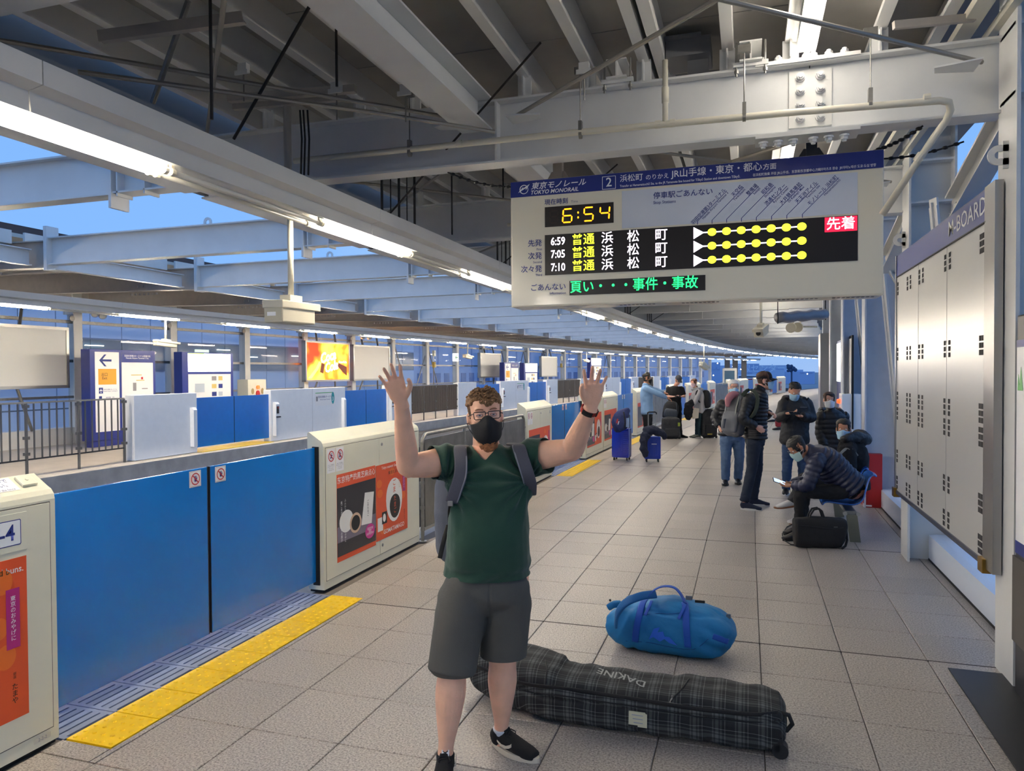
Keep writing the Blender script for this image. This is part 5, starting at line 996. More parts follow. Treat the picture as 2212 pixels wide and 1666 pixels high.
def add_eyes(M, scale, root, iris='#4A5A60', detail=False, lid=None):
    for sx in (-1, 1):
        c = Vector((sx*.0315, .0745, .0085)); e = child(MB().ball(M@(c*scale), .0125*scale, 14, 10, (1, .95, .95)).build('eye', mat('eye_white', '#E4DCD6', .25), smooth=True), root)
        R = M.to_3x3().to_4x4()
        child(MB().ball(M@((c+Vector((0, .0088, -.0005)))*scale), .0056*scale, 12, 8, (1, .75, 1), R).build('iris', mat('iris_'+iris[1:], iris, .15), smooth=True), e)
        if detail:
            for up in (1, -1):
                pts = [M@(Vector((c.x+.0155*math.cos(t), c.y+.0105*math.sin(t)**.5 if math.sin(t) > 0 else c.y, c.z+up*(.0052 if up > 0 else .0058)*math.sin(t)))*scale) for t in [PI*i/10 for i in range(11)]]
                child(MB().tube(pts, .0026*scale, 6, rr=[.0016*scale]+[.0028*scale]*9+[.0016*scale]).build('eyelid', lid, smooth=True), root)
def add_glasses(M, scale, root, m, w=.027, h=.0165, lens=True):
    g = MB(); S = lambda *v: M@(Vector(v)*scale)
    for sx in (-1, 1):
        pts = [S(sx*.033+w*x, .097-.10*abs(sx*.033+w*x)**1.4*1.6, .006+h*z) for x, z in ((-1, .8), (-.9, 1), (.9, 1), (1, .8), (.95, -.7), (.75, -1), (-.75, -1), (-.95, -.7))]
        g.tube(pts, .0021*scale, 6, closed=True); g.tube([S(sx*.061, .090, .016), S(sx*.074, .07, .014), S(sx*.081, -.004, .010), S(sx*.080, -.016, -.004)], .0018*scale, 5)
    g.tube([S(-.007, .096, .014), S(0, .100, .017), S(.007, .096, .014)], .0016*scale, 5); o = child(g.build('glasses', m, smooth=True), root)
    if lens:
        for sx in (-1, 1): child(MB().add([S(sx*.033+w*x*.95, .0965-.10*abs(sx*.033+w*x)**1.4*1.6, .006+h*z*.95) for x, z in ((-1, .8), (-.9, 1), (.9, 1), (1, .8), (.95, -.7), (.75, -1), (-.75, -1), (-.95, -.7))], [tuple(range(8))]).build('lens', mat('spectacle_lens', '#FFFFFF', .02, alpha=.10)), o)
    return o
def cap_on(M, scale, root, m, brim_dir=0):
    b = MB(); n = 24; R = Matrix.Rotation(-brim_dir, 4, 'Z'); vs = []
    for i in range(9):
        z = .030+.10*math.sin(i/8*PI/2); q = math.cos(i/8*PI/2)**.55
        vs += [M@(Vector((0, -.006, 0))+Vector(((.084)*math.sin(2*PI*j/n)*q, (.105)*math.cos(2*PI*j/n)*q, z)))*1 if 0 else M@((Vector((.084*math.sin(2*PI*j/n)*q, -.006+.104*math.cos(2*PI*j/n)*q, z)))*scale) for j in range(n)]
    b.add(vs, [(i*n+j, i*n+(j+1) % n, (i+1)*n+(j+1) % n, (i+1)*n+j) for i in range(8) for j in range(n)]+[list(range(n))[::-1], list(range(8*n, 9*n))])
    o = child(b.build('cap', m, smooth=True), root); B = MB(); pts = []
    for k, dz in ((0, 0), (1, -.004)):
        for i in range(5):
            for j in range(11):
                t = -1+2*j/10; th = t*1.0; ext = .072*(i/4)*(1-.35*t*t); pts.append(M@(Vector(((.082)*math.sin(th)*(1+.04*i/4), -.006+.100*math.cos(th)+ext, .036-.016*(i/4)-.018*t*t*(i/4+.3)+dz))*scale))
    f = []
    for i in range(4):
        for j in range(10): a = i*11+j; f += [(a, a+1, a+12, a+11), (55+a+11, 55+a+12, 55+a+1, 55+a)]
    rim = [j for j in range(11)]+[i*11+10 for i in range(1, 5)]+[44+j for j in range(9, -1, -1)]+[i*11 for i in range(3, 0, -1)]
    f += [(rim[i], 55+rim[i], 55+rim[(i+1) % len(rim)], rim[(i+1) % len(rim)]) for i in range(len(rim))]
    child(B.add(pts, f).build('cap_brim', m, smooth=True), o); child(MB().ball(M@(Vector((0, -.006, .131))*scale), .007*scale, 8, 5).build('cap_button', m), o); return o
# ---- hand: M at the wrist, +Y along the hand, +Z out of the palm; sx = side of the thumb
def hand_mb(mb, M, sx, curl=(.25, .3, .2), spread=.12, s=1.0, thumb=.8, tcurl=.2, n=10):
    R = M.to_3x3(); P = lambda *v: M@(Vector(v)*s); X = R@Vector((1, 0, 0))
    loft(mb, [(P(0, -.03, 0), .027*s, .020*s), (P(0, .0, 0), .028*s, .0185*s), (P(0, .03, .001), .036*s, .0165*s), (P(0, .065, .001), .0415*s, .0145*s), (P(0, .090, 0), .041*s, .0115*s)], X, 16, 3, 2.4)
    mb.ball(P(sx*.020, .032, .008), .019*s, 10, 7, (1, 1.5, .7), R.to_4x4()); mb.ball(P(-sx*.022, .035, .006), .015*s, 10, 7, (1, 1.7, .7), R.to_4x4())
    for k, (bx, by, L, r) in enumerate(((.0315, .084, .072, .0088), (.0105, .090, .080, .0090), (-.0105, .087, .074, .0086), (-.031, .078, .058, .0076))):
        a = spread*(1.5-k)*sx; c = 0; p = Vector((sx*bx, by, 0)); pts = [(P(*(p-Vector((0, .018, 0)))), r*s, r*s), (P(*p), r*1.03*s, r*1.03*s)]
        for q, (f, cc) in enumerate(zip((.45, .30, .25), curl)):
            c += cc; d = Vector((math.sin(a)*math.cos(c), math.cos(a)*math.cos(c), math.sin(c))); p = p+d*L*f; pts.append((P(*p), r*s*(.97, .92, .78)[q], r*s*(.93, .88, .72)[q]))
        loft(mb, pts, X, n, 3)
    p = Vector((sx*.022, .014, .006)); a = thumb; pts = [(P(*p), .013*s, .012*s)]
    for q, (l, r, da) in enumerate(((.034, .0125, 0), (.032, .0105, -.25), (.026, .0085, -tcurl))):
        a += da; d = Vector((sx*math.sin(a), math.cos(a), .18+.15*q)).normalized(); p = p+d*l; pts.append((P(*p), r*s, r*.92*s))
    loft(mb, pts, X, n, 3)
def hmat(w, d, palm):       # wrist point, pointing direction, palm normal
    y = Vector(d).normalized(); z = (Vector(palm)-y*Vector(palm).dot(y)).normalized(); x = y.cross(z); m = Matrix((x, y, z)).transposed().to_4x4(); m.translation = Vector(w); return m
def headmat(c, face, up=(0, 0, 1), roll=0):
    y = Vector(face).normalized(); u = Vector(up); z = (u-y*u.dot(y)).normalized(); x = y.cross(z); m = Matrix((x, y, z)).transposed().to_4x4(); m = m@Matrix.Rotation(roll, 4, 'Y'); m.translation = Vector(c); return m
def shoe(root, an, toe, m, sole, name='shoe', L=.285, w=.052, lace=None, high=.09):
    """an: ankle point above the heel; toe: horizontal direction"""
    d = Vector((toe[0], toe[1], 0)).normalized(); r = Vector((d.y, -d.x, 0)); O = Vector((an[0], an[1], 0))-d*.055
    M = Matrix((r, d, Vector((0, 0, 1)))).transposed().to_4x4(); M.translation = O
    S = lambda *v: M@Vector(v); b = MB(); up = MB()
    out = [(-.85+.15*math.cos(2*PI*i/28) if 0 else (w*(.72+.28*math.sin(PI*min(1, max(0, (y/L-.1)/.9))))*math.cos(2*PI*i/28)), y) for i in range(28) for y in [L*(.5+.5*math.sin(2*PI*i/28))]]
    vs = [S(x*1.06, y, z) for z in (.001, .026) for x, y in out]; n = 28
    child(b.add(vs, [list(range(n))[::-1], list(range(n, 2*n))]+[(i, (i+1) % n, n+(i+1) % n, n+i) for i in range(n)]).build(name+'_sole' if 0 else 'sole', sole, smooth=False), root) if 0 else None
    so = b.add(vs, [list(range(n))[::-1], list(range(n, 2*n))]+[(i, (i+1) % n, n+(i+1) % n, n+i) for i in range(n)]).build('sole', sole)
    for t, ww, h, z in (): pass
    loft(up, [(S(0, .012, .045), w*.60, .035), (S(0, .04, .055), w*.74, .045), (S(0, .085, .052), w*.78, .045), (S(0, .13, .045), w*.82, .040), (S(0, .18, .036), w*.93, .030), (S(0, .225, .030), w*.90, .024), (S(0, .262, .027), w*.66, .018)], r, 18, 4, 2.3)
    loft(up, [(S(0, .052, .03), .042, .050), (S(0, .05, .06), .042, .048), (S(0, .047, high), .043, .048)], r, 16, 3); loft(up, [(S(0, .10, .055), .030, .02), (S(0, .092, .085), .026, .012), (S(0, .088, .108), .024, .008)], r, 12, 3)
    me = fuse(up, .005, 3, name='shoe'); o = link_mesh(name, me, m); child(o, root); child(so, o)
    if lace:
        lm = MB()
        for k in range(5):
            y = .105+.024*k; z = .094-.0125*k; lm.tube([S(-.026, y-.004, z-.010), S(-.012, y, z-.001), S(.012, y+.006, z-.001), S(.026, y+.01, z-.010)], .0032, 6)
        lm.tube([S(0, .1, .092), S(.018, .10, .099), S(.030, .115, .092), S(.018, .125, .083)], .003, 6).tube([S(0, .1, .092), S(-.018, .10, .099), S(-.030, .12, .089), S(-.016, .128, .080)], .003, 6); child(lm.build('laces', lace, smooth=True), o)
    return o, M
SKINS = {}
def skin(c, name): 
    m = mat(name, c, .5, spec=.35, var=.07, vscale=14, bump=.15, bscale=120); m.node_tree.nodes['Principled BSDF'].inputs['Subsurface Weight'].default_value = .08; m.node_tree.nodes['Principled BSDF'].inputs['Subsurface Radius'].default_value = (.02, .008, .004); return m
def lp(a, b, t): return Vector(a).lerp(Vector(b), t)
class Fig:
    """Joints in world space. r = person's right-hand direction, f = forward."""
    def __init__(s, name, label, ground, f, g=1.0, hs=1.0, voxel=.007):
        s.root = empty('person', (ground[0], ground[1], 0), 0, label, 'person'); s.f = Vector(f).normalized(); s.r = Vector((s.f.y, -s.f.x, 0)).normalized(); s.g = g; s.hs = hs; s.vx = voxel
    def torso(s, mb, pel, chest, neck, mg=0, top=1, low=-.10, mod=None, belly=0, w=1.0, sub=4, hem=None, fl=0):
        g, r = s.g, s.r; up = (Vector(chest)-Vector(pel)).normalized(); fw = up.cross(r)*-1 if up.cross(r).dot(s.f) < 0 else up.cross(r)
        P = [(Vector(pel)+up*low, (.150+fl)*g*w+mg, (.105+fl)*g+mg), (pel, .168*g*w+mg, .118*g+mg), (lp(pel, chest, .42)+fw*belly, .150*g*w+mg+belly*.4, .112*g+mg+belly), (lp(pel, chest, .75)+fw*belly*.3, .160*g*w+mg, .118*g+mg+belly*.3), (chest, .172*g*w+mg, .118*g+mg), (lp(chest, neck, .55), .165*g*w+mg*.8, .098*g+mg*.8), (lp(chest, neck, .9), .105*g+mg*.7, .075*g+mg*.7)]
        if hem: P = P[hem:]
        return loft(mb, P, r, 26, sub, 2.35, mod)
    def limb(s, mb, a, b, c, ra, rb, rc, mg=0, x=None, mod=None, end=1.0, sub=5, bulge=.0):
        a, b, c = Vector(a), Vector(b), Vector(c); c2 = lp(b, c, end); x = x or s.r
        P = [(a, ra+mg, ra+mg), (lp(a, b, .5), (ra*.55+rb*.45)*1.02+mg, (ra*.55+rb*.45)*1.02+mg), (lp(a, b, .9), rb+mg, rb+mg), (lp(b, c2, .12), rb*1.01+mg, rb*1.01+mg), (lp(b, c2, .35), rb*(1.0+bulge)+mg, rb*(1.0+bulge)+mg), (lp(b, c2, .75), (rb*.4+rc*.6)+mg, (rb*.4+rc*.6)+mg), (c2, rc+mg, rc*.85+mg)]
        return loft(mb, P, x, 18, sub, 2.1, mod)
def puff(sp, amp): return lambda l, th: 1+amp*(abs(math.sin(PI*l/sp))**.6-.6)
# ================================================================== the waving man
SK = skin('#F5C0A0', 'skin_fair'); SKH = SK
TEE = mat('dark_green_jersey', '#1E4535', .85, bump=.25, bscale=260, sheen=.2, var=.06, vscale=5); SHORT = mat('charcoal_shorts', '#55544F', .85, bump=.3, bscale=300, var=.06, vscale=6)
BCLOTH = mat('black_cloth', '#121214', .8, bump=.2, bscale=200); STRAP = mat('grey_strap_fabric', '#56565F', .75, bump=.2, bscale=250); STRAPE = mat('strap_edging', '#8A8A90', .7)
HAIRB = mat('brown_curly_hair', '#83603C', .6, var=.35, vscale=60, bump=.6, bscale=180); BEARD = mat('ginger_beard', '#9A6238', .7, var=.3, vscale=80, bump=.8, bscale=200)
fwd = -D0; gnd = (on_floor(960, 1650)+on_floor(1085, 1612))/2
fg = Fig('person', 'bearded man in green tee and grey shorts raising both hands towards the camera', gnd, (fwd+R0*.05), 1.06); rt = fg.root
A = lambda px, py, D: at(px, py, D)
pel, chs, nck = A(1054, 1235, 3.45), A(1056, 1050, 3.44), A(1050, 966, 3.47)
hipR, hipL = A(1008, 1240, 3.44), A(1100, 1240, 3.46); knR, knL = A(978, 1437, 3.37), A(1086, 1418, 3.50); anR, anL = A(962, 1632, 3.34), A(1083, 1582, 3.56)
shR, shL = A(978, 996, 3.44), A(1136, 990, 3.46); elR, elL = A(882, 1008, 3.31), A(1236, 972, 3.33); wrR, wrL = A(866, 868, 3.16), A(1277, 876, 3.16)
hc = A(1048, 902, 3.40); HM = headmat(hc, fwd+R0*.13+Vector((0, 0, .10)), roll=.07); hs = 1.0
body = MB(); fg.torso(body, pel, chs, nck, 0, belly=.015, w=.93)
loft(body, [(lp(chs, nck, .6), .09, .08), (nck+Vector((0, 0, .0)), .066, .066), (lp(nck, hc, .45), .060, .062), (lp(nck, hc, .8)+fwd*.0, .058, .062)], fg.r, 18, 4)
head_mb(body, HM, hs)
rr = R0
for sh, el, wr in ((shR, elR, wrR), (shL, elL, wrL)):
    ins = lp(sh, chs, .45); P = [(ins, .07, .07), (sh, .077, .075), (lp(sh, el, .45), .068, .066), (lp(sh, el, .85), .056, .056), (el, .052, .050), (lp(el, wr, .18), .051, .049), (lp(el, wr, .4), .048, .044), (lp(el, wr, .75), .037, .031), (wr, .0300, .0215)]
    pts = P[:3]; loft(body, P, fwd if 0 else R0*.3+Vector((0, 0, 1))*.2+R0, 18, 4)
palm = fwd
hR = hmat(wrR, A(838, 790, 3.11)-wrR, fwd+Vector((0, 0, .1))); hL = hmat(wrL, A(1291, 772, 3.09)-wrL, fwd+Vector((0, 0, .05)))
hand_mb(body, hR, -1 if hR.to_3x3().col[0].dot(R0) < 0 else 1, (.16, .22, .14), .16, 1.09, .78, .55); hand_mb(body, hL, 1 if hL.to_3x3().col[0].dot(R0) < 0 else -1, (.12, .18, .12), .17, 1.09, .55, .35)
for hp, kn, an in ((hipR, knR, anR), (hipL, knL, anL)):
    P = [(hp, .095, .095), (lp(hp, kn, .5), .085, .088), (lp(hp, kn, .9), .070, .072), (kn, .068, .070), (lp(kn, an, .12), .066, .070), (lp(kn, an, .32), .070, .074), (lp(kn, an, .6), .055, .060), (lp(kn, an, .85), .037, .042), (an, .036, .040), (an-Vector((0, 0, .05)), .034, .045)]
    loft(body, P, fg.r, 20, 4)
me = fuse(body, .0045, 4, fine=.0004, name='body'); o = link_mesh('body', me, SK); child(o, rt)
LID = mat('eyelid_skin', '#C88A74', .5); add_eyes(HM, hs, rt, '#4E5E66', True, LID)
for sx in (-1, 1):
    child(MB().tube([HM@Vector((sx*(.014+.036*t), .0935-.014*t*t, .031+.005*math.sin(t*2.6))) for t in [i/8 for i in range(9)]], .003, 6, rr=[.0015]+[.0027]*6+[.002, .001]).build('eyebrow', mat('eyebrow_hair', '#8A5F42', .8), smooth=True), rt)
# hair: cropped sides, curly top
child(link_mesh('cropped_hair', hair_mesh(HM, 1.0, lambda z, a, th: (a > 1.05 and z > (.058-.09*min(1, (a-1.05)/.35) if a < 1.4 else -.005-.05*min(1, (a-1.4)/.8))), r=.011, off=.002, voxel=.004, amp=.0012), mat('cropped_brown_hair', '#7E6248', .75, var=.3, vscale=90, bump=.6, bscale=300)), rt)
rs = random.Random(4); cb = MB()
for i in range(330):
    th = rs.uniform(-PI, PI); z = rs.uniform(.080, .121) if abs(th) < 1.1 else rs.uniform(.088, .121)
    if abs(th) < .8 and z < .082+.006*math.sin(th*3): continue
    c0 = hsurf(z, th, (.003 if abs(th) < .9 else -.006)+.006*rs.random()); c0.z += .008; R_ = rs.uniform(.006, .010); ax = Matrix.Rotation(rs.uniform(0, 6.3), 3, 'Z')@Matrix.Rotation(rs.uniform(0, 3), 3, 'X')
    pts = [HM@(c0+ax@Vector((R_*math.cos(t), R_*math.sin(t), .0035*t-.008))) for t in [i_*.75 for i_ in range(8)]]
    cb.tube(pts, .0042, 5, rr=[.0025]+[.0045]*6+[.002])
for sx, z in ((-.03, .075), (-.018, .066), (-.008, .062), (.004, .070), (-.042, .078), (.018, .076)):
    for q in range(3):
        c0 = Vector((sx+rs.uniform(-.006, .006), .094+.004*q, z-.004*q)); pts = [HM@(c0+Vector((.009*math.cos(t+q), .004, .009*math.sin(t+q)))) for t in [i_*.7 for i_ in range(8)]]; cb.tube(pts, .0032, 5)
cb2 = MB()
for i in range(12):
    for j in range(26):
        z = .064+.056*i/11; th = -PI+2*PI*j/26
        if abs(th) < .8 and z < .080: continue
        cb2.ball(HM@hsurf(z, th, .002), .011, 6, 4)
child(link_mesh('curly_hair_base', fuse(cb2, .005, 2, .003, 60, name='hair'), HAIRB), rt); child(cb.build('curls', HAIRB, smooth=True), rt)
bd = MB()
for i in range(9):
    for j in range(21):
        z = -.128+.075*i/8; th = -1.5+3*j/20
        if z > -.10 and abs(th) < .9: continue
        bd.ball(HM@(hsurf(max(z, -.122), th, .004)+Vector((0, 0, min(0, z+.122)))), .008, 6, 4)
for i in range(190): 
    th = rs.uniform(-1.25, 1.25); p = hsurf(-.115, th, .004); bd.ball(HM@(p+Vector((rs.uniform(-.006, .006), rs.uniform(-.004, .006), rs.uniform(-.042, .004)*(1-.35*abs(th))))), rs.uniform(.005, .009), 6, 4)
child(link_mesh('beard', fuse(bd, .004, 1, .0025, 110, name='beard'), BEARD), rt)
add_mask(HM, hs, mat('black_mask', '#0E0E10', .7, bump=.15, bscale=200), rt, 'cloth'); add_glasses(HM, hs, rt, mat('black_brown_frames', '#1A1210', .3))
# shirt
sb = MB(); fg.torso(sb, pel, chs, nck, .020, belly=.032, low=-.02)
loft(sb, [(pel+Vector((0, 0, -.09)), .205, .150), (pel+Vector((0, 0, -.02)), .205, .150), (lp(pel, chs, .3), .198, .148), (lp(pel, chs, .6), .190, .140), (chs, .192, .135)], fg.r, 26, 4, 2.3)
cuts = []
for sh, el in ((shR, elR), (shL, elL)):
    ins = lp(sh, chs, .55); e = lp(sh, el, .66); loft(sb, [(ins, .085, .085), (lp(ins, sh, .7), .092, .092), (lp(sh, el, .2), .088, .086), (lp(sh, el, .45), .083, .080), (e, .082, .080)], R0+Vector((0, 0, .3)), 20, 4); cuts.append((lp(sh, el, .46), (el-sh).normalized()))
vz = nck.z
def shirt_cut(c):
    for p, n in cuts:
        if (c-p).dot(n) > 0 and (c-p).length < .25: return True
    if c.z < pel.z-.012+.02*abs((c-pel).dot(fg.r)): return True
    l = c-nck; x = abs(l.dot(fg.r)-.008); fr = l.dot(fg.f)
    return l.z > -.06 and fr > .0 and x < (l.z+.052)*.95 or (l.z > .018 and x < .085)
def folds(co):
    l = co-pel; x = l.dot(fg.r); z = l.z; d = 0
    for sx, X0_, Z0_ in ((1, .19, .44), (-1, -.19, .44)):    # folds fanning out of the armpits
        dx, dz = (x-X0_)*-sx, Z0_-z; a = math.atan2(dz, dx+1e-6); rr_ = math.hypot(dx, dz)
        if rr_ < .3: d += .0085*math.sin(a*15)*math.exp(-((rr_-.10)/.09)**2)
    d += .009*math.sin(z*75+x*9+2*math.sin(x*14))*math.exp(-((z+.01)/.07)**2)*(.6+.4*math.sin(x*20)); d += .006*math.sin((z+.25*abs(x+.02))*80)*math.exp(-((z-.50)/.05)**2)*math.exp(-(x/.12)**2)
    return d
ts = link_mesh('t_shirt', fuse(sb, .0065, 5, .007, 9, shirt_cut, name='t_shirt', wob=folds), TEE); child(ts, rt)
vpt = [(-.075, .012), (-.05, -.045), (-.02, -.10), (.008, -.135), (.036, -.10), (.066, -.045), (.09, .012)]
# shorts
hb_ = MB(); P0 = pel+Vector((0, 0, -.01)); loft(hb_, [(pel+Vector((0, 0, .04)), .160, .118), (pel, .180, .135), (pel+Vector((0, 0, -.09)), .19, .150), (pel+Vector((0, 0, -.14)), .16, .13)], fg.r, 26, 4, 2.4)
hz = {0: at(978, 1447, 3.38).z, 1: at(1080, 1412, 3.5).z}; sc = []
for k, (hp, kn) in enumerate(((hipR, knR), (hipL, knL))):
    q = lp(hp, kn, 1.06); o_ = -fg.r*.0; loft(hb_, [(lp(pel, hp, .9)+Vector((0, 0, -.03)), .100, .13), (lp(hp, kn, .3), .116, .128), (lp(hp, kn, .6), .115, .122), (lp(hp, kn, .85), .113, .118), (q, .113, .116)], fg.r, 24, 4, 2.3)
def shorts_cut(c):
    k = 0 if (c-knR).xy.length < (c-knL).xy.length else 1; return c.z < hz[k]+(.0 if k else -.0)
def sfold(co): l = co-pel; x = l.dot(R0); return .003*math.sin(l.z*60+x*25)*math.exp(-((l.z+.10)/.08)**2)-.006*math.exp(-((x-.012)/.006)**2)*(1 if l.z > -.22 and l.dot(fg.f) > 0 else 0)
sh_ = link_mesh('shorts', fuse(hb_, .0065, 5, .005, 7, shorts_cut, name='shorts', aniso=(1, 1, .5), wob=sfold), SHORT); child(sh_, rt)
child(MB().tube([A(966, 1268, 3.372), A(967, 1278, 3.366), A(969, 1288, 3.36)], .003, 6).build('pocket_edge_shade', mat('pocket_shadow', '#232425', .9)), sh_)  # dark tube stands for the shadow in the pocket opening
# watch
w0 = lp(wrL, elL, .10)+Vector((0, 0, 0)); yv = (wrL-elL).normalized(); RW = mat('red_watch_strap', '#A8301F', .55); z_ = (fwd-yv*fwd.dot(yv)).normalized(); x_ = yv.cross(z_)
def band(m, t0, t1, hh, rad, name, par):
    b = MB(); n = 26
    vs = [w0+x_*(.0345+rad)*math.cos(t)+z_*(.0290+rad)*math.sin(t)+yv*h_ for h_, rad_ in ((-hh, 0), (hh, 0)) for t in [t0+(t1-t0)*i/n for i in range(n+1)]]; vs += [v+((v-w0)-yv*(v-w0).dot(yv)).normalized()*.004 for v in vs]
    N = n+1; f = []
    for i in range(n): f += [(i, i+1, N+i+1, N+i), (2*N+i, 3*N+i, 3*N+i+1, 2*N+i+1), (i, 2*N+i, 2*N+i+1, i+1), (N+i, N+i+1, 3*N+i+1, 3*N+i)]
    f += [(0, N, 3*N, 2*N), (n, 2*N+n, 3*N+n, N+n)]
    return child(b.add(vs, f).build(name, m, smooth=False), par)
wt = band(RW, 0, 2*PI, .0105, .0, 'watch_strap', rt); band(BLACK, 1.15, 2.35, .0115, .003, 'strap_keeper', wt); band(BLACK, -.2+.2, .55, .012, .003, 'buckle', wt)
for t in [1.25+.17*i for i in range(6)]: child(MB().ball(w0+x_*.0385*math.cos(t)+z_*.0375*math.sin(t), .0018, 6, 4).build('strap_hole', BLACK), wt)
child(MB().bbox(-.02, .02, -.022, .022, -.006, .006, .003, Matrix((x_, yv, -z_)).transposed().to_4x4() if 0 else Matrix.Translation(w0-z_*.036)@Matrix((x_, yv, z_)).transposed().to_4x4()).build('watch_case', BLACK), wt)
# socks and shoes
SOLE = mat('cream_sole', '#D8CDB8', .5); SUEDE = mat('black_suede', '#0D0D0F', .85, bump=.3, bscale=300); LACE = mat('black_lace', '#050506', .7)
sk = MB(); loft(sk, [(anL+Vector((0, 0, -.04)), .026, .030), (anL+Vector((0, 0, -.012)), .036, .040), (anL+Vector((0, 0, .02)), .041, .045)], fg.r, 20, 4); child(sk.build('sock', mat('white_sock', '#DADDE2', .85, bump=.3, bscale=150), smooth=True), rt)
tL = on_floor(1150, 1622)-on_floor(1072, 1590); tR = on_floor(955, 1700)-on_floor(966, 1640)
so, Ms = shoe(rt, anL, tL, SUEDE, SOLE, lace=LACE, high=.085); 
sw = [(.0, .02), (.022, .004), (.05, .0), (.075, .008), (.09, .018), (.088, .034), (.080, .026), (.055, .014), (.028, .014), (.0, .026)]
child(MB().prism([(a+.065, b+.034) for a, b in sw], 0, .002, Ms@frame((.0505, 0, 0), (0, 1, .0), (-.12, 0, 1))).build('swoosh', SOLE), so)
child(MB().prism([(-.014, 0), (.014, 0), (.014, .026), (-.014, .026)], 0, .002, Ms@frame((0, .094, .100), (-1, 0, 0), (0, -.5, 1))).build('tongue_label', WHITE), so)
so, Ms = shoe(rt, anR, tR, SUEDE, SOLE, lace=LACE, high=.085); Mt2 = Ms@frame((-.004, .096, .094), (-1, 0, 0), (0, -.35, 1))
tl = child(MB().prism([(-.017, 0), (.017, 0), (.017, .030), (-.017, .030)], 0, .002, Mt2).build('tongue_label', WHITE), so); child(MB().prism([(a*.26-.012, b*.4+.016) for a, b in sw], .002, .003, Mt2).build('tongue_logo', BLACK), tl); child(text('lettering', 'SB', .010, BLACK, Mt2@Matrix.Translation((0, .008, .0026)), bold=.02), tl)
child(MB().prism([(a+.065, b+.034) for a, b in sw], 0, .002, Ms@frame((-.0505, .16, 0), (0, -1, 0), (.12, 0, 1))).build('swoosh', SOLE), so)
# backpack on his back
bp = empty('backpack', chs-fg.f*.2, 0, 'grey backpack worn by the waving man, its side showing left of his green shirt', 'backpack')
bb = MB(); bc = at(1030, 1105, 3.70); loft(bb, [(bc+Vector((0, 0, -.25)), .15, .07), (bc+Vector((0, 0, -.20)), .20, .095), (bc, .215, .11), (bc+Vector((0, 0, .18)), .20, .10), (bc+Vector((0, 0, .26)), .12, .07)], fg.r, 24, 4, 3.2)
def pull(c): return 0
child(link_mesh('pack_body', fuse(bb, .008, 3, .006, 8, name='pack'), mat('grey_pack_fabric', '#5F636E', .8, bump=.25, bscale=200)), bp)
def ribbon(pts, w, t, m, name, par, edge=None, xd=None):
    b = MB(); P = [(p, w, t) for p in pts]; loft(b, P, xd or fg.r, 12, 5, 4.0); o = child(b.build(name, m, smooth=True), par); return o
for k, pts in enumerate(([(1000, 965, 3.50), (994, 968, 3.37), (996, 1000, 3.315), (994, 1030, 3.30), (985, 1058, 3.30), (976, 1085, 3.32)], [(1106, 960, 3.52), (1120, 964, 3.38), (1128, 990, 3.33), (1138, 1020, 3.32), (1145, 1045, 3.36), (1145, 1068, 3.44)])):
    ribbon([A(*p) for p in pts], .030, .007, STRAP, 'shoulder_strap', bp, xd=R0)
    ribbon([A(p[0]+(12 if k == 0 else -13), p[1], p[2]-.004) for p in pts[1:]], .0035, .007, STRAPE, 'strap_edging', bp, xd=R0)
ribbon([A(976, 1080, 3.32), A(972, 1105, 3.36), A(972, 1130, 3.45)], .010, .002, BLACK, 'webbing', bp, xd=R0); child(MB().bbox(-.013, .013, -.004, .004, -.012, .012, .002, Matrix.Translation(A(973, 1088, 3.31))).build('strap_buckle', GALV), bp)
ribbon([A(968, 1135, 3.50), A(958, 1170, 3.46), A(950, 1206, 3.44)], .011, .003, BLACK, 'loose_strap', bp, xd=R0)
# ================================================================== the other passengers
JEANB = mat('blue_denim', '#4A6385', .8, bump=.3, bscale=250, var=.12, vscale=8); JEAND = mat('dark_denim', '#1A2436', .85, bump=.3, bscale=250, var=.1, vscale=8); JEANM = mat('mid_denim', '#2B4468', .85, bump=.3, bscale=250, var=.1, vscale=8)
PUFFK = mat('black_puffer', '#17191E', .45, bump=.15, bscale=60); PUFFN = mat('navy_puffer', '#1C2340', .4, bump=.15, bscale=60); TROUK = mat('black_trousers', '#111216', .85, bump=.2, bscale=200)
MASKB = mat('pale_blue_mask', '#A9CFE6', .7, bump=.1, bscale=200); MASKW = mat('white_mask', '#E3E6EA', .7); MASKP = mat('pink_mask', '#E6CBD2', .7)
SKD = skin('#B98468', 'skin_tan'); SKL = skin('#E2AE95', 'skin_light'); SKM = skin('#D39D82', 'skin_medium')
HK = mat('black_hair', '#14110F', .5, var=.2, vscale=40, bump=.5, bscale=150); HW = mat('white_hair', '#EDEBE6', .6, bump=.5, bscale=150); HBR = mat('brown_hair', '#4A3022', .55, bump=.5, bscale=150)
SHOEK = mat('black_leather_shoe', '#0E0E11', .35); SHOEN = mat('navy_canvas_shoe', '#1B2238', .8); SOLEW = mat('white_sole', '#C9C9C8', .5); SOLEK = mat('dark_sole', '#1A1A1C', .6)
ZIP = mat('zip_metal', '#B8B4A8', .35, .8)
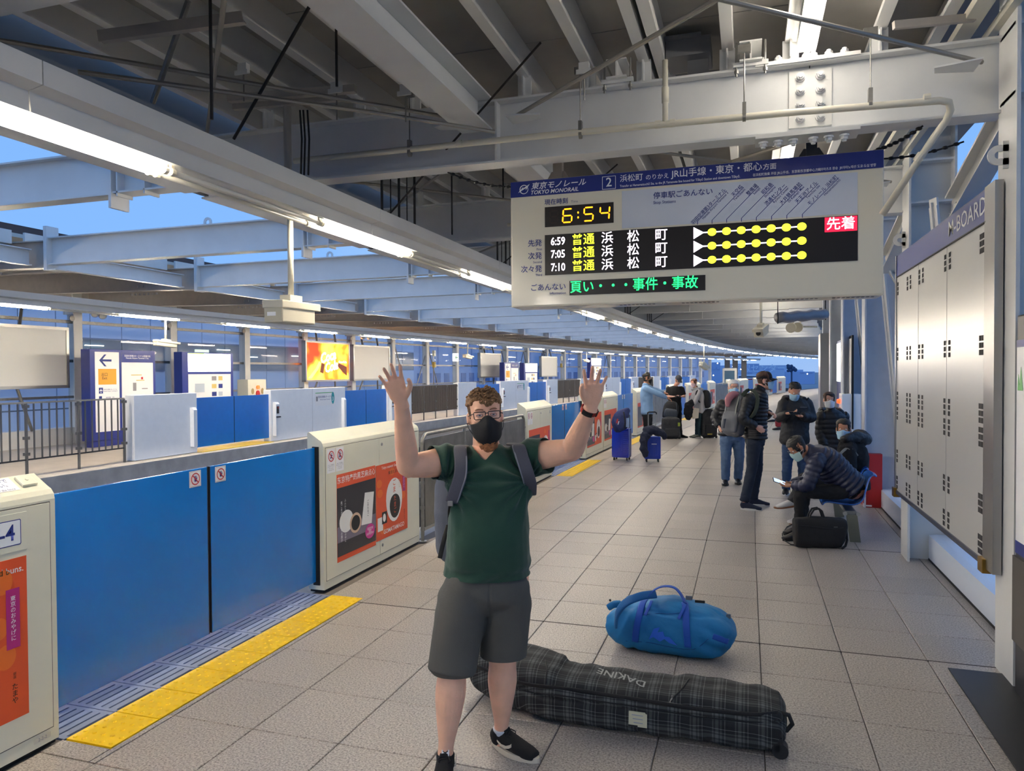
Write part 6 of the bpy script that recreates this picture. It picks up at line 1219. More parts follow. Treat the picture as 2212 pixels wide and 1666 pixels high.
def person(name_label, gnd, f, J, sk, top, bottom, shoes, hair=None, mask=None, eyes='#2E2018', g=1.0, hs=1.0, vx=.0082, hp_hand=True, topspec=None, face=None, roll=0, hstyle=short_hair, handspec=None, legs=True, hair_extra=(), topw=.03, hup=(0, 0, 1)):
    F = Fig('person', name_label, gnd, f, g, hs, vx); b = MB(); r = F.r; f = F.f
    pel, chs, nck, hc = J['pel'], J['chs'], J['nck'], J['hc']; HM = headmat(hc, face or f, hup, roll); F.HM = HM
    F.torso(b, pel, chs, nck, -.01, w=.95); loft(b, [(lp(chs, nck, .6), .08, .07), (nck, .058, .058), (lp(nck, hc, .5), .052, .055), (lp(nck, hc, .85), .05, .055)], r, 14, 3)
    head_mb(b, HM, hs)
    for k in (0, 1):
        sh, el, wr = J['sh'][k], J['el'][k], J['wr'][k]
        loft(b, [(lp(sh, chs, .45), .055, .055), (sh, .052, .052), (lp(sh, el, .5), .045, .045), (el, .038, .038), (lp(el, wr, .25), .038, .036), (lp(el, wr, .8), .028, .024), (wr, .026, .019)], r+Vector((0, 0, .3)), 12, 3)
        hd, pn, tx, cu = (handspec or J['hand'])[k]; hand_mb(b, hmat(wr, hd, pn), tx, cu, .05, .95, .6, .3, 8)
    if legs:
        for k in (0, 1):
            hp, kn, an = J['hip'][k], J['kn'][k], J['an'][k]
            loft(b, [(hp, .075, .08), (lp(hp, kn, .5), .068, .07), (kn, .050, .054), (lp(kn, an, .3), .048, .052), (lp(kn, an, .8), .034, .036), (an, .034, .038), (an-Vector((0, 0, .04)), .03, .04)], r, 12, 3)
    rt = F.root; child(link_mesh('body', fuse(b, vx, 3, name='body'), sk), rt); add_eyes(HM, hs, rt, eyes)
    if hair: child(link_mesh('hair', hair_mesh(HM, hs, hstyle, .012, .004, .007, .002, hair_extra), hair), rt)
    if mask: add_mask(HM, hs, mask, rt, 'surgical' if mask.name != 'black_mask' else 'cloth', MASKW if mask.name != 'black_mask' else mask)
    # trousers
    if legs:
        t = MB(); loft(t, [(pel+Vector((0, 0, .08)), .150*g, .115*g), (pel, .168*g, .125*g), (pel-Vector((0, 0, .10)), .160*g, .12*g)] if not J.get('sit') else [(lp(pel, chs, .18), .150*g, .12*g), (pel, .165*g, .13*g), (pel+f*.06, .16*g, .10*g)], r, 20, 3, 2.3)
        for k in (0, 1):
            hp, kn, an = J['hip'][k], J['kn'][k], J['an'][k]; L = J.get('legw', 1.0)
            loft(t, [(lp(pel, hp, .8), .09*L, .10*L), (lp(hp, kn, .25), .092*L, .098*L), (lp(hp, kn, .6), .080*L, .084*L), (kn, .069*L, .073*L), (lp(kn, an, .35), .066*L, .070*L), (lp(kn, an, .75), .062*L, .064*L), (lp(kn, an, 1.03), .060*L, .066*L)], r, 16, 4)
        child(link_mesh('trousers', fuse(t, vx*1.15, 4, .006, 14, name='trousers', aniso=(1, 1, 1.6)), bottom), rt)
        for k in (0, 1):
            if J.get('noshoe') and k in J['noshoe']: continue
            shoe(rt, J['an'][k], J['toe'][k], shoes[0], shoes[1], L=.27*hs) if not J.get('airshoe') or k not in J['airshoe'] else air_shoe(rt, J['an'][k], J['toe'][k], shoes[0], shoes[1])
    # top
    s = topspec or {}; mg = s.get('mg', topw); sp_ = s.get('puff', 0); md = puff(sp_, s.get('amp', .10)) if sp_ else None; t = MB(); sub_ = 12 if sp_ else 5
    low = s.get('low', -.10); F.torso(t, pel, chs, nck, mg, low=low, mod=md, sub=sub_, w=s.get('w', 1), fl=s.get('flare', 0))
    if s.get('collar', True): loft(t, [(lp(chs, nck, .8), .09, .085), (nck, .078, .074), (lp(nck, hc, .28), .072, .070)], r, 18, 3)
    for k in (0, 1):
        sh, el, wr = J['sh'][k], J['el'][k], J['wr'][k]; q = s.get('sleeve', 1.0); e = mg*.85
        if q >= 1: P = [(lp(sh, chs, .45), .065+e, .068+e), (sh, .058+e, .060+e), (lp(sh, el, .5), .050+e, .052+e), (lp(sh, el, .9), .044+e, .046+e), (lp(el, wr, .15), .044+e, .046+e), (lp(el, wr, .55), .038+e, .038+e), (lp(el, wr, .93), .030+e*.8, .030+e*.8)]
        else: P = [(lp(sh, chs, .45), .065+e, .068+e), (sh, .058+e, .060+e), (lp(sh, el, .4), .052+e, .054+e), (lp(sh, el, q), .050+e, .050+e)]
        loft(t, P, r+Vector((0, 0, .3)), 16, sub_, 2.0, md)
    top_o = link_mesh(s.get('name', 'jacket'), fuse(t, vx*1.1 if not sp_ else vx*.9, 3 if not sp_ else 2, s.get('wr', .006), 11, name='top'), top); child(top_o, rt); F.top = top_o; F.J = J
    if s.get('hood'):
        h = MB(); c = nck-f*.06; n_ = 16
        loft(h, [(c+r*.13+f*.08, .03, .04), (c+r*.11-f*.03, .055, .055), (c-f*.09-Vector((0, 0, .02)), .075, .06), (c-r*.11-f*.03, .055, .055), (c-r*.13+f*.08, .03, .04)], (0, 0, 1), 14, 5); child(link_mesh('hood', fuse(h, vx*1.1, 3, .006, 20, name='hood'), s.get('hoodm', top)), rt)
    if s.get('zip'):
        z0_, z1_ = s['zip']; pts = [lp(pel, nck, z0_+(z1_-z0_)*i/8)+f*((.118*g+mg)+.004) for i in range(9)]; child(MB().tube(pts, .004, 5).build('zip', s.get('zipm', ZIP)), rt)
    return F
def air_shoe(rt, an, toe, m, sole):
    d = Vector(toe).normalized(); sd = d.cross(Vector((0, 0, 1))).normalized(); u = sd.cross(d); O = Vector(an)-d*.055-u*.075; M = Matrix((sd, d, u)).transposed().to_4x4(); M.translation = O
    S = lambda *v: M@Vector(v); up = MB(); loft(up, [(S(0, .012, .045), .03, .035), (S(0, .05, .055), .038, .045), (S(0, .13, .045), .041, .040), (S(0, .20, .034), .045, .028), (S(0, .255, .027), .034, .018)], sd, 14, 4, 2.3); loft(up, [(S(0, .05, .04), .036, .045), (S(0, .045, .095), .036, .042)], sd, 12, 2)
    o = child(link_mesh('shoe', fuse(up, .006, 3, name='shoe'), m), rt); s = MB(); loft(s, [(S(0, 0, .014), .026, .012), (S(0, .05, .014), .040, .014), (S(0, .15, .012), .044, .013), (S(0, .22, .014), .046, .012), (S(0, .275, .022), .030, .010)], sd, 12, 3, 3); child(s.build('sole', sole, smooth=True), o)
def pack(label, c, f, w, h, d, m, m2, name='backpack', strips=(), lean=None):
    f = Vector(f).normalized(); r = Vector((f.y, -f.x, 0)).normalized(); up = Vector(lean).normalized() if lean else Vector((0, 0, 1)); c = Vector(c); g = empty(name, c, 0, label, 'backpack'); b = MB()
    loft(b, [(c-up*h*.5, w*.40, d*.35), (c-up*h*.42, w*.48, d*.48), (c, w*.5, d*.5), (c+up*h*.3, w*.45, d*.42), (c+up*h*.48, w*.30, d*.28)], r, 18, 4, 3); child(link_mesh('pack_body', fuse(b, .009, 3, .006, 12, name='pack'), m), g)
    b = MB(); o = c-f*d*.42-up*h*.14; loft(b, [(o-up*h*.28, w*.36, d*.16), (o-up*h*.2, w*.42, d*.22), (o+up*h*.1, w*.41, d*.22), (o+up*h*.2, w*.34, d*.14)], r, 16, 3, 3); child(link_mesh('front_pocket', fuse(b, .009, 3, .004, 12, name='pocket'), m2), g)
    child(MB().tube([c+up*h*.46-r*.04, c+up*h*.53-r*.03, c+up*h*.53+r*.03, c+up*h*.46+r*.04], .007, 6).build('grab_loop', m2), g)
    for x, mm in strips: child(MB().tube([c+r*w*x-f*(d*.52)-up*h*.4, c+r*w*x-f*(d*.56)-up*h*.1, c+r*w*x*.9-f*(d*.54)+up*h*.18, c+r*w*x*.7-f*d*.30+up*h*.42], .009, 6).build('piping', mm, smooth=True), g)
    return g
def strap(pts, w, t, m, par, name='shoulder_strap', xd=None):
    b = MB(); loft(b, [(Vector(p), w, t) for p in pts], xd or R0, 10, 4, 4.0); return child(b.build(name, m, smooth=True), par)
cf = (.4, .4, .3); D = None
P_ = lambda px, py, D: at(px, py, D)
# --- grey haired man in jeans, facing the camera
D = 11.75; q = lambda x, y, d=0: at(x, y, D+d)
J = dict(pel=q(1581, 938), chs=q(1582, 888), nck=q(1583, 864), hc=q(1584, 838, -.04), sh=(q(1560, 874), q(1606, 874)), el=(q(1543, 902, .08), q(1618, 905, .05)), wr=(q(1553, 922, -.06), q(1608, 928, -.12)), hip=(q(1569, 942), q(1594, 942)), kn=(q(1568, 990, -.04), q(1597, 990, -.02)), an=(q(1567, 1034), q(1594, 1033, .1)), toe=(on_floor(1564, 1056)-on_floor(1567, 1040), on_floor(1597, 1054)-on_floor(1593, 1040)),
    hand=((R0*.35-U0, R0, 1, cf), (-R0*.3-U0, -R0, -1, cf)), legw=1.12)
F1 = person('grey haired man in dark puffer jacket and blue jeans, facing the camera', on_floor(1580, 1047), -D0, J, SKL, PUFFK, JEANB, (SHOEK, SOLEK), HW, MASKB, '#4A4A50', 1.12, topspec=dict(puff=.065, amp=.12, low=-.03, hh=1), hstyle=lambda z, a, th: z > (.070 if a < .75 else .070-.05*min(1, (a-.75)/.4) if a < 1.2 else .0 if a < 1.6 else -.06))
add_glasses(F1.HM, 1, F1.root, mat('red_brown_frames', '#5A2418', .3), lens=False)
# --- man with cap, backpack, in profile facing right
D = 9.77; fE = (R0*.99-D0*.05).normalized()
J = dict(pel=q(1631, 944), chs=q(1632, 874), nck=q(1641, 843), hc=q(1652, 823), sh=(q(1619, 862, -.17), q(1645, 858, .17)), el=(q(1604, 905, -.22), q(1650, 900, .25)), wr=(q(1634, 922, -.24), q(1663, 892, .02)), hip=(q(1629, 948, -.09), q(1632, 948, .09)), kn=(q(1624, 1013, -.10), q(1636, 1010, .08)), an=(q(1609, 1080, -.16), q(1627, 1075, .14)), toe=(R0*.9-D0*.45, R0*.95-D0*.3),
    hand=((R0*.8-U0*.55, D0, 1, cf), (R0*.25-U0*.1+D0*-.4, -R0*.3+U0*-.6, -1, (.7, .9, .6))), legw=1.0)
F2 = person('man in black cap, puffer and dark jeans standing in profile with hands at his pockets', on_floor(1622, 1098), fE, J, SKL, PUFFK, JEAND, (SHOEN, SOLEW), HBR, MASKB, '#3A2A20', 1.0, topspec=dict(puff=.05, amp=.14, low=-.03, mg=.028), face=(R0*.93-D0*.30+U0*.02), hstyle=lambda z, a, th: z > (.20 if a < .9 else .0 if a < 1.25 else -.065))
cap_on(F2.HM, 1.0, F2.root, mat('black_cap', '#101116', .8, bump=.2, bscale=200))
bpk = pack('dark grey backpack with pale piping on the back of the man in the cap', q(1589, 894, .02), R0*.8+D0*.6, .30, .56, .22, mat('dark_grey_pack', '#5C5E64', .75, bump=.2, bscale=200), mat('mid_grey_pack', '#6A6C72', .75), strips=((.30, mat('pale_piping', '#B0B2A8', .6)), (-.28, mat('pale_piping', '#B0B2A8', .6))), lean=(R0*.15+U0))
strap([q(1603, 855, -.2), q(1618, 842, -.2), q(1633, 850, -.25), q(1636, 872, -.27), q(1628, 895, -.27), q(1610, 912, -.2)], .026, .007, mat('olive_strap', '#3E4436', .8), bpk)
tag(link_mesh('neck_pillow', (lambda b: fuse(b, .008, 3, .002, 10, name='pillow'))(loft(MB(), [(q(1572, 878, -.06), .03, .03), (q(1574, 862, -.05), .05, .05), (q(1584, 853, -.03), .052, .052), (q(1596, 858, 0), .045, .045), (q(1600, 868, .02), .03, .03)], R0, 14, 5)), mat('pink_pillow', '#A87078', .8)), 'dusty pink neck pillow fastened on top of the grey backpack', 'pillow')
tag(MB().tube([q(1565, 905, -.1), q(1562, 925, -.1)], .02, 8).build('water_bottle_pocket', mat('dark_grey_pack', '#3A3C42')), 'small side pouch on the left edge of the grey backpack', 'pouch')
# --- man looking at his phone, dark jacket
D = 10.8
J = dict(pel=q(1716, 950), chs=q(1718, 887), nck=q(1717, 862), hc=q(1716, 845, -.08), sh=(q(1696, 869), q(1740, 869)), el=(q(1683, 903, -.05), q(1755, 903, -.05)), wr=(q(1702, 893, -.28), q(1732, 899, -.26)), hip=(q(1704, 955), q(1729, 955)), kn=(q(1700, 1010), q(1734, 1010)), an=(q(1698, 1055, .05), q(1734, 1055, .2)), toe=(on_floor(1692, 1078)-on_floor(1698, 1064), -D0+R0*.2),
    hand=((R0*.8+U0*.1-D0*.3, U0-D0*.3, 1, (.5, .6, .5)), (-R0*.8+U0*.05-D0*.3, U0-D0*.3, -1, (.5, .6, .5))), legw=1.02)
F3 = person('dark haired man in black jacket looking down at the phone in both hands', on_floor(1712, 1070), -D0, J, SKM, mat('black_shell_jacket', '#16171C', .6, bump=.2, bscale=80), JEANM, (SHOEK, SOLEW), HK, MASKB, '#1A1410', 1.06, topspec=dict(mg=.035, low=-.06, hood=True, wr=.010), face=(-D0*.85-U0*.50))
child(MB().box(-.05, .05, 0, .012, -.002, .002, Matrix.Translation(q(1736, 880, -.2))@Matrix.Rotation(YAW, 4, 'Z')).build('chest_mark', GRAYP), F3.root)
def phone(c, lab, rot=None, lit=False):
    g = empty('phone', c, 0, lab, 'phone'); M = Matrix.Translation(c)@(rot or Matrix.Rotation(YAW, 4, 'Z'))@Matrix.Rotation(.5, 4, 'X')
    child(MB().bbox(-.075, .075, -.037, .037, -.004, .004, .003, M).build('phone_body', BLACK), g); child(MB().box(-.068, .068, -.033, .033, .0041, .0046, M).build('screen', mat('lit_screen', '#A8C0E0', .3, emit=1.0) if lit else mat('dark_screen', '#1A2028', .1)), g)
phone(q(1717, 893, -.38), 'black phone held sideways by the dark haired man')
# --- woman in black puffer behind the seats
D = 11.0
J = dict(pel=q(1797, 985), chs=q(1797, 915), nck=q(1795, 888), hc=q(1791, 865, -.03), sh=(q(1776, 899), q(1820, 899)), el=(q(1772, 935), q(1828, 935)), wr=(q(1782, 965, -.1), q(1822, 965, -.1)), hip=(q(1787, 990), q(1807, 990)), kn=(q(1786, 1035, -.02), q(1808, 1035)), an=(q(1785, 1050+22), q(1808, 1050+22, .1)), toe=(-D0, -D0),
    hand=((-U0, R0, 1, cf), (-U0, -R0, -1, cf)))
F4 = person('woman in glossy black hooded puffer standing behind the seated passengers', on_floor(1797, 1085), (-D0-R0*.2), J, SKL, PUFFK, TROUK, (SHOEK, SOLEK), HBR, MASKW, '#2A1C14', 1.0, .96, topspec=dict(puff=.075, amp=.12, low=-.12, mg=.04, hood=True), face=(-D0-R0*.22), hstyle=lambda z, a, th: z > (.070+.012*math.sin(th*4) if a < .8 else -.03 if a < 1.3 else -.09))
child(MB().tube([F4.HM@Vector((x, .094-.3*x*x*6, .088-.2*x*x)) for x in [-.055+.0110*i for i in range(11)]], .006, 6).build('sunglasses_on_head', mat('dark_sunglasses', '#2A2A20', .15, coat=.5), smooth=True), F4.root)
# --- blue sweater man with outstretched arms, profile facing right
D = 17.4; fA = (R0*.97-D0*.25).normalized()
J = dict(pel=q(1398, 890), chs=q(1396, 850), nck=q(1394, 834), hc=q(1397, 818.5), sh=(q(1395, 840, -.17), q(1399, 838, .17)), el=(q(1419, 849, -.22), q(1415, 843, .18)), wr=(q(1441, 860, -.2), q(1434, 848, .2)), hip=(q(1397, 893, -.09), q(1400, 893, .09)), kn=(q(1397, 928, -.09), q(1403, 927, .09)), an=(q(1391, 958, -.09), q(1402, 956, .09)), toe=(R0, R0*.9-D0*.3),
    hand=((R0*.9-U0*.4, -U0, 1, cf), (R0-U0*.25, -U0, -1, cf)))
F5 = person('man in pale blue sweater reaching both arms out, black face mask, in profile', on_floor(1396, 967), fA, J, SKD, mat('pale_blue_knit', '#7FA3CC', .9, bump=.3, bscale=150), TROUK, (mat('white_shoe', '#D5D5D3', .6), SOLEW), HK, MATS['black_mask'], '#1A1410', 1.06, vx=.0105, topspec=dict(name='sweater', mg=.022, low=-.05), face=(R0-D0*.12), hstyle=lambda z, a, th: z > (.078 if a < .6 else .055 if a < .9 else .0 if a < 1.3 else -.07), hair_extra=[((0, .05, .125), .03), ((0, .01, .135), .035), ((.02, .06, .11), .025), ((-.02, .06, .11), .025)])
child(MB().tube([F5.J['nck']+Vector((.06*math.cos(t), .06*math.sin(t), .03)) for t in [PI*i/8 for i in range(16)]], .012, 6, closed=True).build('shirt_collar', WHITE), F5.root)
# --- man in black with grey cap, reading his phone
D = 20.0
J = dict(pel=q(1458, 884), chs=q(1457, 850), nck=q(1459, 835), hc=q(1465, 821, -.1), sh=(q(1445, 839), q(1472, 839)), el=(q(1441, 857, -.05), q(1478, 856, -.05)), wr=(q(1455, 857, -.28), q(1472, 857, -.28)), hip=(q(1452, 887), q(1465, 887)), kn=(q(1455, 915), q(1467, 915)), an=(q(1460, 939), q(1470, 938)), toe=(-D0+R0*.4, R0*.8-D0*.6),
    hand=((R0*.9-D0*.3, U0, 1, cf), (-R0*.6-D0*.3, U0, -1, cf)))
F6 = person('man all in black with a dark grey cap, looking down at his hands', on_floor(1462, 945), (-D0+R0*.3), J, SKL, mat('black_tee', '#101114', .85), TROUK, (SHOEK, SOLEK), HBR, None, '#2A1C14', 1.06, vx=.0105, topspec=dict(name='t_shirt', mg=.018, low=-.08, sleeve=.8, collar=False), face=(-D0*.7+R0*.3-U0*.5), hstyle=lambda z, a, th: a > 1.2 and z > -.05 and z < .04)
cap_on(F6.HM, 1.0, F6.root, mat('grey_cap', '#33363E', .8)); phone(q(1464, 856, -.36), 'tiny phone in the hands of the man in black with the cap')
# --- woman with grey top and backpack
D = 19.95; fC = (-R0*.75-D0*.6).normalized()
J = dict(pel=q(1511, 888), chs=q(1508, 856), nck=q(1504, 842), hc=q(1499, 828), sh=(q(1502, 846, .12), q(1510, 847, -.14)), el=(q(1494, 865, .15), q(1502, 868, -.22)), wr=(q(1489, 876, .1), q(1492, 879, -.22)), hip=(q(1509, 890, .07), q(1512, 890, -.07)), kn=(q(1506, 916, .07), q(1510, 916, -.07)), an=(q(1505, 940, .07), q(1510, 940, -.07)), toe=(-R0-D0*.2, -R0*.9-D0*.3),
    hand=((-R0*.6-U0*.6, D0, -1, cf), (-R0*.6-U0*.6, D0, 1, cf)), legw=.85)
F7 = person('woman in light grey top and dark teal trousers with a coat over her arm', on_floor(1507, 946), fC, J, SKL, mat('light_grey_jersey', '#A9A9AE', .9, bump=.2, bscale=150), mat('dark_teal_trousers', '#16303A', .85), (mat('grey_shoe', '#5A6058', .7), SOLEW), mat('chestnut_hair', '#5A3A26', .55, bump=.5, bscale=150), MASKP, '#2A1C14', .88, .95, .0105, topspec=dict(name='hooded_top', mg=.022, low=-.06, hood=True), face=(-R0*.75-D0*.65), hstyle=lambda z, a, th: z > (.065 if a < .6 else .02 if a < 1.0 else -.115), hair_extra=[((.07, -.03, -.10), .03), ((-.07, -.03, -.10), .03), ((.05, -.07, -.11), .035), ((-.05, -.07, -.11), .035), ((0, -.09, -.10), .04)])
bk3 = pack('black backpack with a pale side worn by the woman in grey', q(1524, 862, .0), fC, .30, .46, .20, mat('black_pack', '#15161A', .7), mat('pale_pack_side', '#B5B9BE', .7)); strap([q(1512, 842, -.15), q(1505, 846, -.2), q(1504, 858, -.2), q(1512, 870, -.2)], .02, .006, mat('black_pack', '#15161A'), bk3)
ct = MB(); loft(ct, [(q(1497, 868, -.25), .07, .05), (q(1489, 876, -.25), .12, .07), (q(1487, 888, -.22), .13, .07), (q(1487, 898, -.2), .11, .06), (q(1486, 906, -.2), .06, .04)], R0, 16, 4); tag(link_mesh('coat', fuse(ct, .01, 2, .025, 10, name='coat'), mat('black_coat', '#121318', .85)), 'black coat bundled over the arm of the woman in grey', 'coat')
tag(MB().prism([(0, 0), (.14, .02), (.16, .28), (.04, .30), (-.06, .2)], -.03, .03, frame(q(1497, 905, -.2), R0, U0)).build('paper_bag', mat('cream_paper', '#CFC6B8', .8)), 'cream cloth bag hanging by the legs of the woman in grey', 'bag')
# --- seated man on the nearest seat
D = 8.0; fI = (-R0*.98-D0*.05).normalized()
J = dict(sit=True, pel=q(1836, 1050), chs=q(1782, 998), nck=q(1752, 975), hc=q(1723, 968, .0), sh=(q(1766, 992, .18), q(1764, 998, -.19)), el=(q(1742, 1042, .2), q(1745, 1050, -.2)), wr=(q(1711, 1044, .08), q(1712, 1049, -.06)), hip=(q(1834, 1058, .10), q(1834, 1060, -.10)), kn=(q(1733, 1062, .13), q(1730, 1066, -.12)), an=(q(1728, 1140, .17), q(1727, 1152, -.10)), toe=(-R0*.9-D0*.3, -R0*.95-D0*.3),
    hand=((-R0*.9-U0*.0-D0*.0, U0, -1, (.4, .6, .4)), (-R0*.9-U0*.1, U0-D0*.1, 1, (.4, .6, .4))), legw=.92)
F8 = person('seated man bent over his phone in a navy quilted down jacket', on_floor(1838, 1160), fI, J, SKD, PUFFN, TROUK, (SHOEK, SOLEK), HK, mat('mint_mask', '#B5D5D2', .7), '#1A1410', 1.12, vx=.0076, topspec=dict(puff=.058, amp=.17, low=-.02, mg=.03), face=(-R0*.80-U0*.60-D0*.10), hup=(-R0*.6+U0*.8), hstyle=lambda z, a, th: z > (.075 if a < .7 else .03 if a < 1.0 else .0 if a < 1.25 else -.07))
add_glasses(F8.HM, 1, F8.root, mat('thin_frames', '#6A6A6C', .3, .5), lens=False); phone(q(1684, 1041, .0), 'phone with a lit screen in the hands of the seated man in navy', Matrix.Rotation(YAW, 4, 'Z')@Matrix.Rotation(.35, 4, 'Y'), True)
child(MB().tube([lp(J['wr'][1], J['el'][1], .12)+Vector((0, .03*math.cos(t), .03*math.sin(t))) for t in [2*PI*i/14 for i in range(14)]], .006, 5, closed=True).build('wristwatch', mat('gold_watch', '#A08A50', .3, .8)), F8.root)
# --- seated woman beyond him
D = 8.65; fH = (-R0*.95-D0*.1).normalized()
J = dict(sit=True, pel=q(1846, 1052), chs=q(1842, 985), nck=q(1834, 950), hc=q(1822, 928), sh=(q(1836, 962, .16), q(1830, 966, -.17)), el=(q(1842, 1010, .2), q(1836, 1012, -.22)), wr=(q(1800, 1022, .15), q(1796, 1022, -.15)), hip=(q(1840, 1054, .08), q(1840, 1056, -.08)), kn=(q(1742, 1050, .08), q(1738, 1032, -.06)), an=(q(1735, 1110, .1), q(1712, 1082, -.10)), toe=(-R0*.9-D0*.3, -R0*.98-U0*.12), airshoe=(1,),
    hand=((-R0*.9-U0*.1, -U0, -1, cf), (-R0*.9-U0*.1, -U0, 1, cf)), legw=.9)
F9 = person('seated woman with long black hair in a black hooded coat, looking at the camera', on_floor(1846, 1140), fH, J, SKD, mat('black_wool_coat', '#131316', .9, bump=.3, bscale=120), mat('dark_grey_leggings', '#26272B', .85), (mat('white_knit_shoe', '#C9C8C6', .7), mat('gum_sole', '#8A5A3A', .6)), HK, MASKB, '#1A1410', .94, .96, .0076, topspec=dict(mg=.04, low=-.03, hood=True, wr=.01), face=(-R0*.45-D0*.85-U0*.05), hstyle=lambda z, a, th: z > (.075+.01*th if a < .65 else .03 if a < 1.0 else -.10), hair_extra=[((.05, -.09, -.06), .04), ((-.05, -.09, -.06), .04), ((0, -.10, -.10), .05), ((.03, -.10, -.14), .045), ((-.03, -.10, -.14), .045)])
hd = MB(); loft(hd, [(q(1822, 950, -.2), .04, .05), (q(1848, 945, -.12), .07, .07), (q(1866, 950, .02), .07, .09), (q(1862, 940, .15), .06, .07), (q(1845, 935, .22), .04, .05)], U0, 14, 5); child(link_mesh('hood', fuse(hd, .008, 3, .01, 14, name='hood'), mat('black_quilted_hood', '#101014', .5)), F9.root)
st_ = strap([q(1806, 996, -.24), q(1816, 980, -.26), q(1828, 970, -.25), q(1840, 972, -.26), q(1852, 985, -.22)], .015, .004, mat('grey_bag_strap', '#8A8880', .6), F9.root, 'bag_strap')
# ankle skin under the raised foot shows; a glimpse of a crouching passenger behind
g = empty('red_bag', on_floor(1683, 924), 0, 'small red bag on the floor behind the man with the phone', 'bag'); D = 23.5
b = MB(); loft(b, [(q(1686, 921), .16, .10), (q(1686, 912), .18, .12), (q(1685, 901), .12, .08)], R0, 16, 4); child(link_mesh('bag_body', fuse(b, .015, 3, .01, 8, name='bag'), mat('red_nylon', '#8E2430', .6)), g); child(MB().tube([q(1678, 905), q(1684, 896), q(1690, 903)], .012, 6).build('handle', BLACK), g)
sh2 = empty('dark_shoes', on_floor(1672, 928), 0, 'pair of dark shoes beside the small red bag, wearer hidden behind others', 'shoes')
for px, py in ((1668, 910), (1683, 927)):
    c_ = on_floor(px, py+2); b = MB(); loft(b, [(c_+R0*.1+U0*.05, .04, .04), (c_+U0*.05, .05, .045), (c_-R0*.14+U0*.03, .045, .03), (c_-R0*.2+U0*.025, .03, .02)], D0, 12, 3); child(b.build('shoe', SHOEK, smooth=True), sh2)
# ================================================================== luggage
from mathutils.bvhtree import BVHTree
def tree_of(o):
    me = o.data; W = wm(o) if o.parent else o.matrix_basis; return BVHTree.FromPolygons([W@v.co for v in me.vertices], [tuple(p.vertices) for p in me.polygons])
def on_surface(t, px, py, lift=.004, z=None):
    v = ray(px, py).normalized(); h = t.ray_cast(EYE, v); 
    if h[0] is None: n = t.find_nearest(at(px, py, z or 3.7)); return n[0]+n[1]*lift
    n = h[1] if h[1].dot(v) < 0 else -h[1]; return h[0]+n*lift
def strip_on(t, pix, w, th, m, name, par, xd=None, lift=.004, guess=4.6, n=4):
    P = [on_surface(t, a, b, lift, guess) for a, b in pix]; P = [p for p in P if p]; b = MB(); loft(b, [(p, w, th) for p in P], xd or R0, 10, n, 4.0); return child(b.build(name, m, smooth=True), par)
# --- blue duffel
DUF = mat('teal_blue_nylon', '#0872AE', .6, bump=.35, bscale=25, var=.08, vscale=6); DUFS = mat('royal_blue_webbing', '#1450B4', .55, bump=.2, bscale=200)
a, b_ = on_floor(1352, 1392), on_floor(1558, 1421); ax = (b_-a).normalized(); pr_ = Vector((-ax.y, ax.x, 0)); T_ = lambda t, z: a+(b_-a)*t+Vector((0, 0, z))
df = empty('duffel_bag', T_(.5, 0), 0, 'bright blue duffel bag standing on the floor behind the long plaid bag', 'bag'); m_ = MB()
loft(m_, [(T_(-.11, .19), .09, .08), (T_(-.06, .165), .13, .135), (T_(.10, .158), .158, .158), (T_(.32, .166), .17, .168), (T_(.55, .174), .172, .176), (T_(.78, .162), .168, .162), (T_(.97, .142), .155, .142), (T_(1.06, .12), .12, .10)], pr_, 30, 5, 2.9)
def dwr(co):
    l = co-a; u = l.dot(ax); v = l.dot(pr_); return .003*math.sin(u*34+co.z*26+3*noise.noise(co*6))+.005*math.sin(u*70-co.z*40)*math.exp(-((u-.05)/.1)**2)+.006*math.sin(co.z*60+u*30)*math.exp(-((u-.62)/.1)**2)-(.010*math.exp(-((co.z-.29)/.012)**2) if v < 0 else 0)
me = fuse(m_, .008, 3, .007, 7, name='duffel', wob=dwr)
for v in me.vertices: v.co.z = max(v.co.z, .004)
dbody = child(link_mesh('bag_body', me, DUF), df); tr_ = tree_of(dbody)
for k, pix in enumerate(([(1372, 1386), (1375, 1360), (1381, 1330), (1388, 1305), (1398, 1290)], [(1486, 1398), (1484, 1372), (1482, 1345), (1481, 1322), (1479, 1303)])): strip_on(tr_, pix, .0215, .0035, DUFS, 'webbing_band', df, ax)
top = lambda px, py, D: at(px, py, D)
def ribs(P, w, t, name, m=DUFS, xd=None): b = MB(); loft(b, [(p, w, t) for p in P], xd or ax, 10, 6, 4.0); return child(b.build(name, m, smooth=True), df)
for dd in (0, .10):
    ribs([top(1398, 1292, 4.62+dd), top(1412, 1276-4*dd, 4.66+dd), top(1432, 1267, 4.68+dd), top(1455, 1269, 4.68+dd), top(1470, 1283, 4.64+dd), top(1480, 1303, 4.58+dd)], .019, .0035, 'carry_handle', xd=pr_)
ribs([top(1416, 1284, 4.66), top(1385, 1288, 4.60), top(1352, 1302, 4.60), top(1334, 1325, 4.64), top(1330, 1352, 4.70)], .026, .009, 'padded_strap', mat('teal_pad', '#0B5F9E', .6, bump=.2, bscale=150), xd=U0*.8+D0*.5)
strip_on(tr_, [(1408, 1300), (1403, 1313), (1394, 1330)], .010, .002, DUFS, 'strap_tail', df, ax, .008); strip_on(tr_, [(1481, 1306), (1475, 1320), (1466, 1338)], .010, .002, DUFS, 'strap_tail', df, ax, .010)
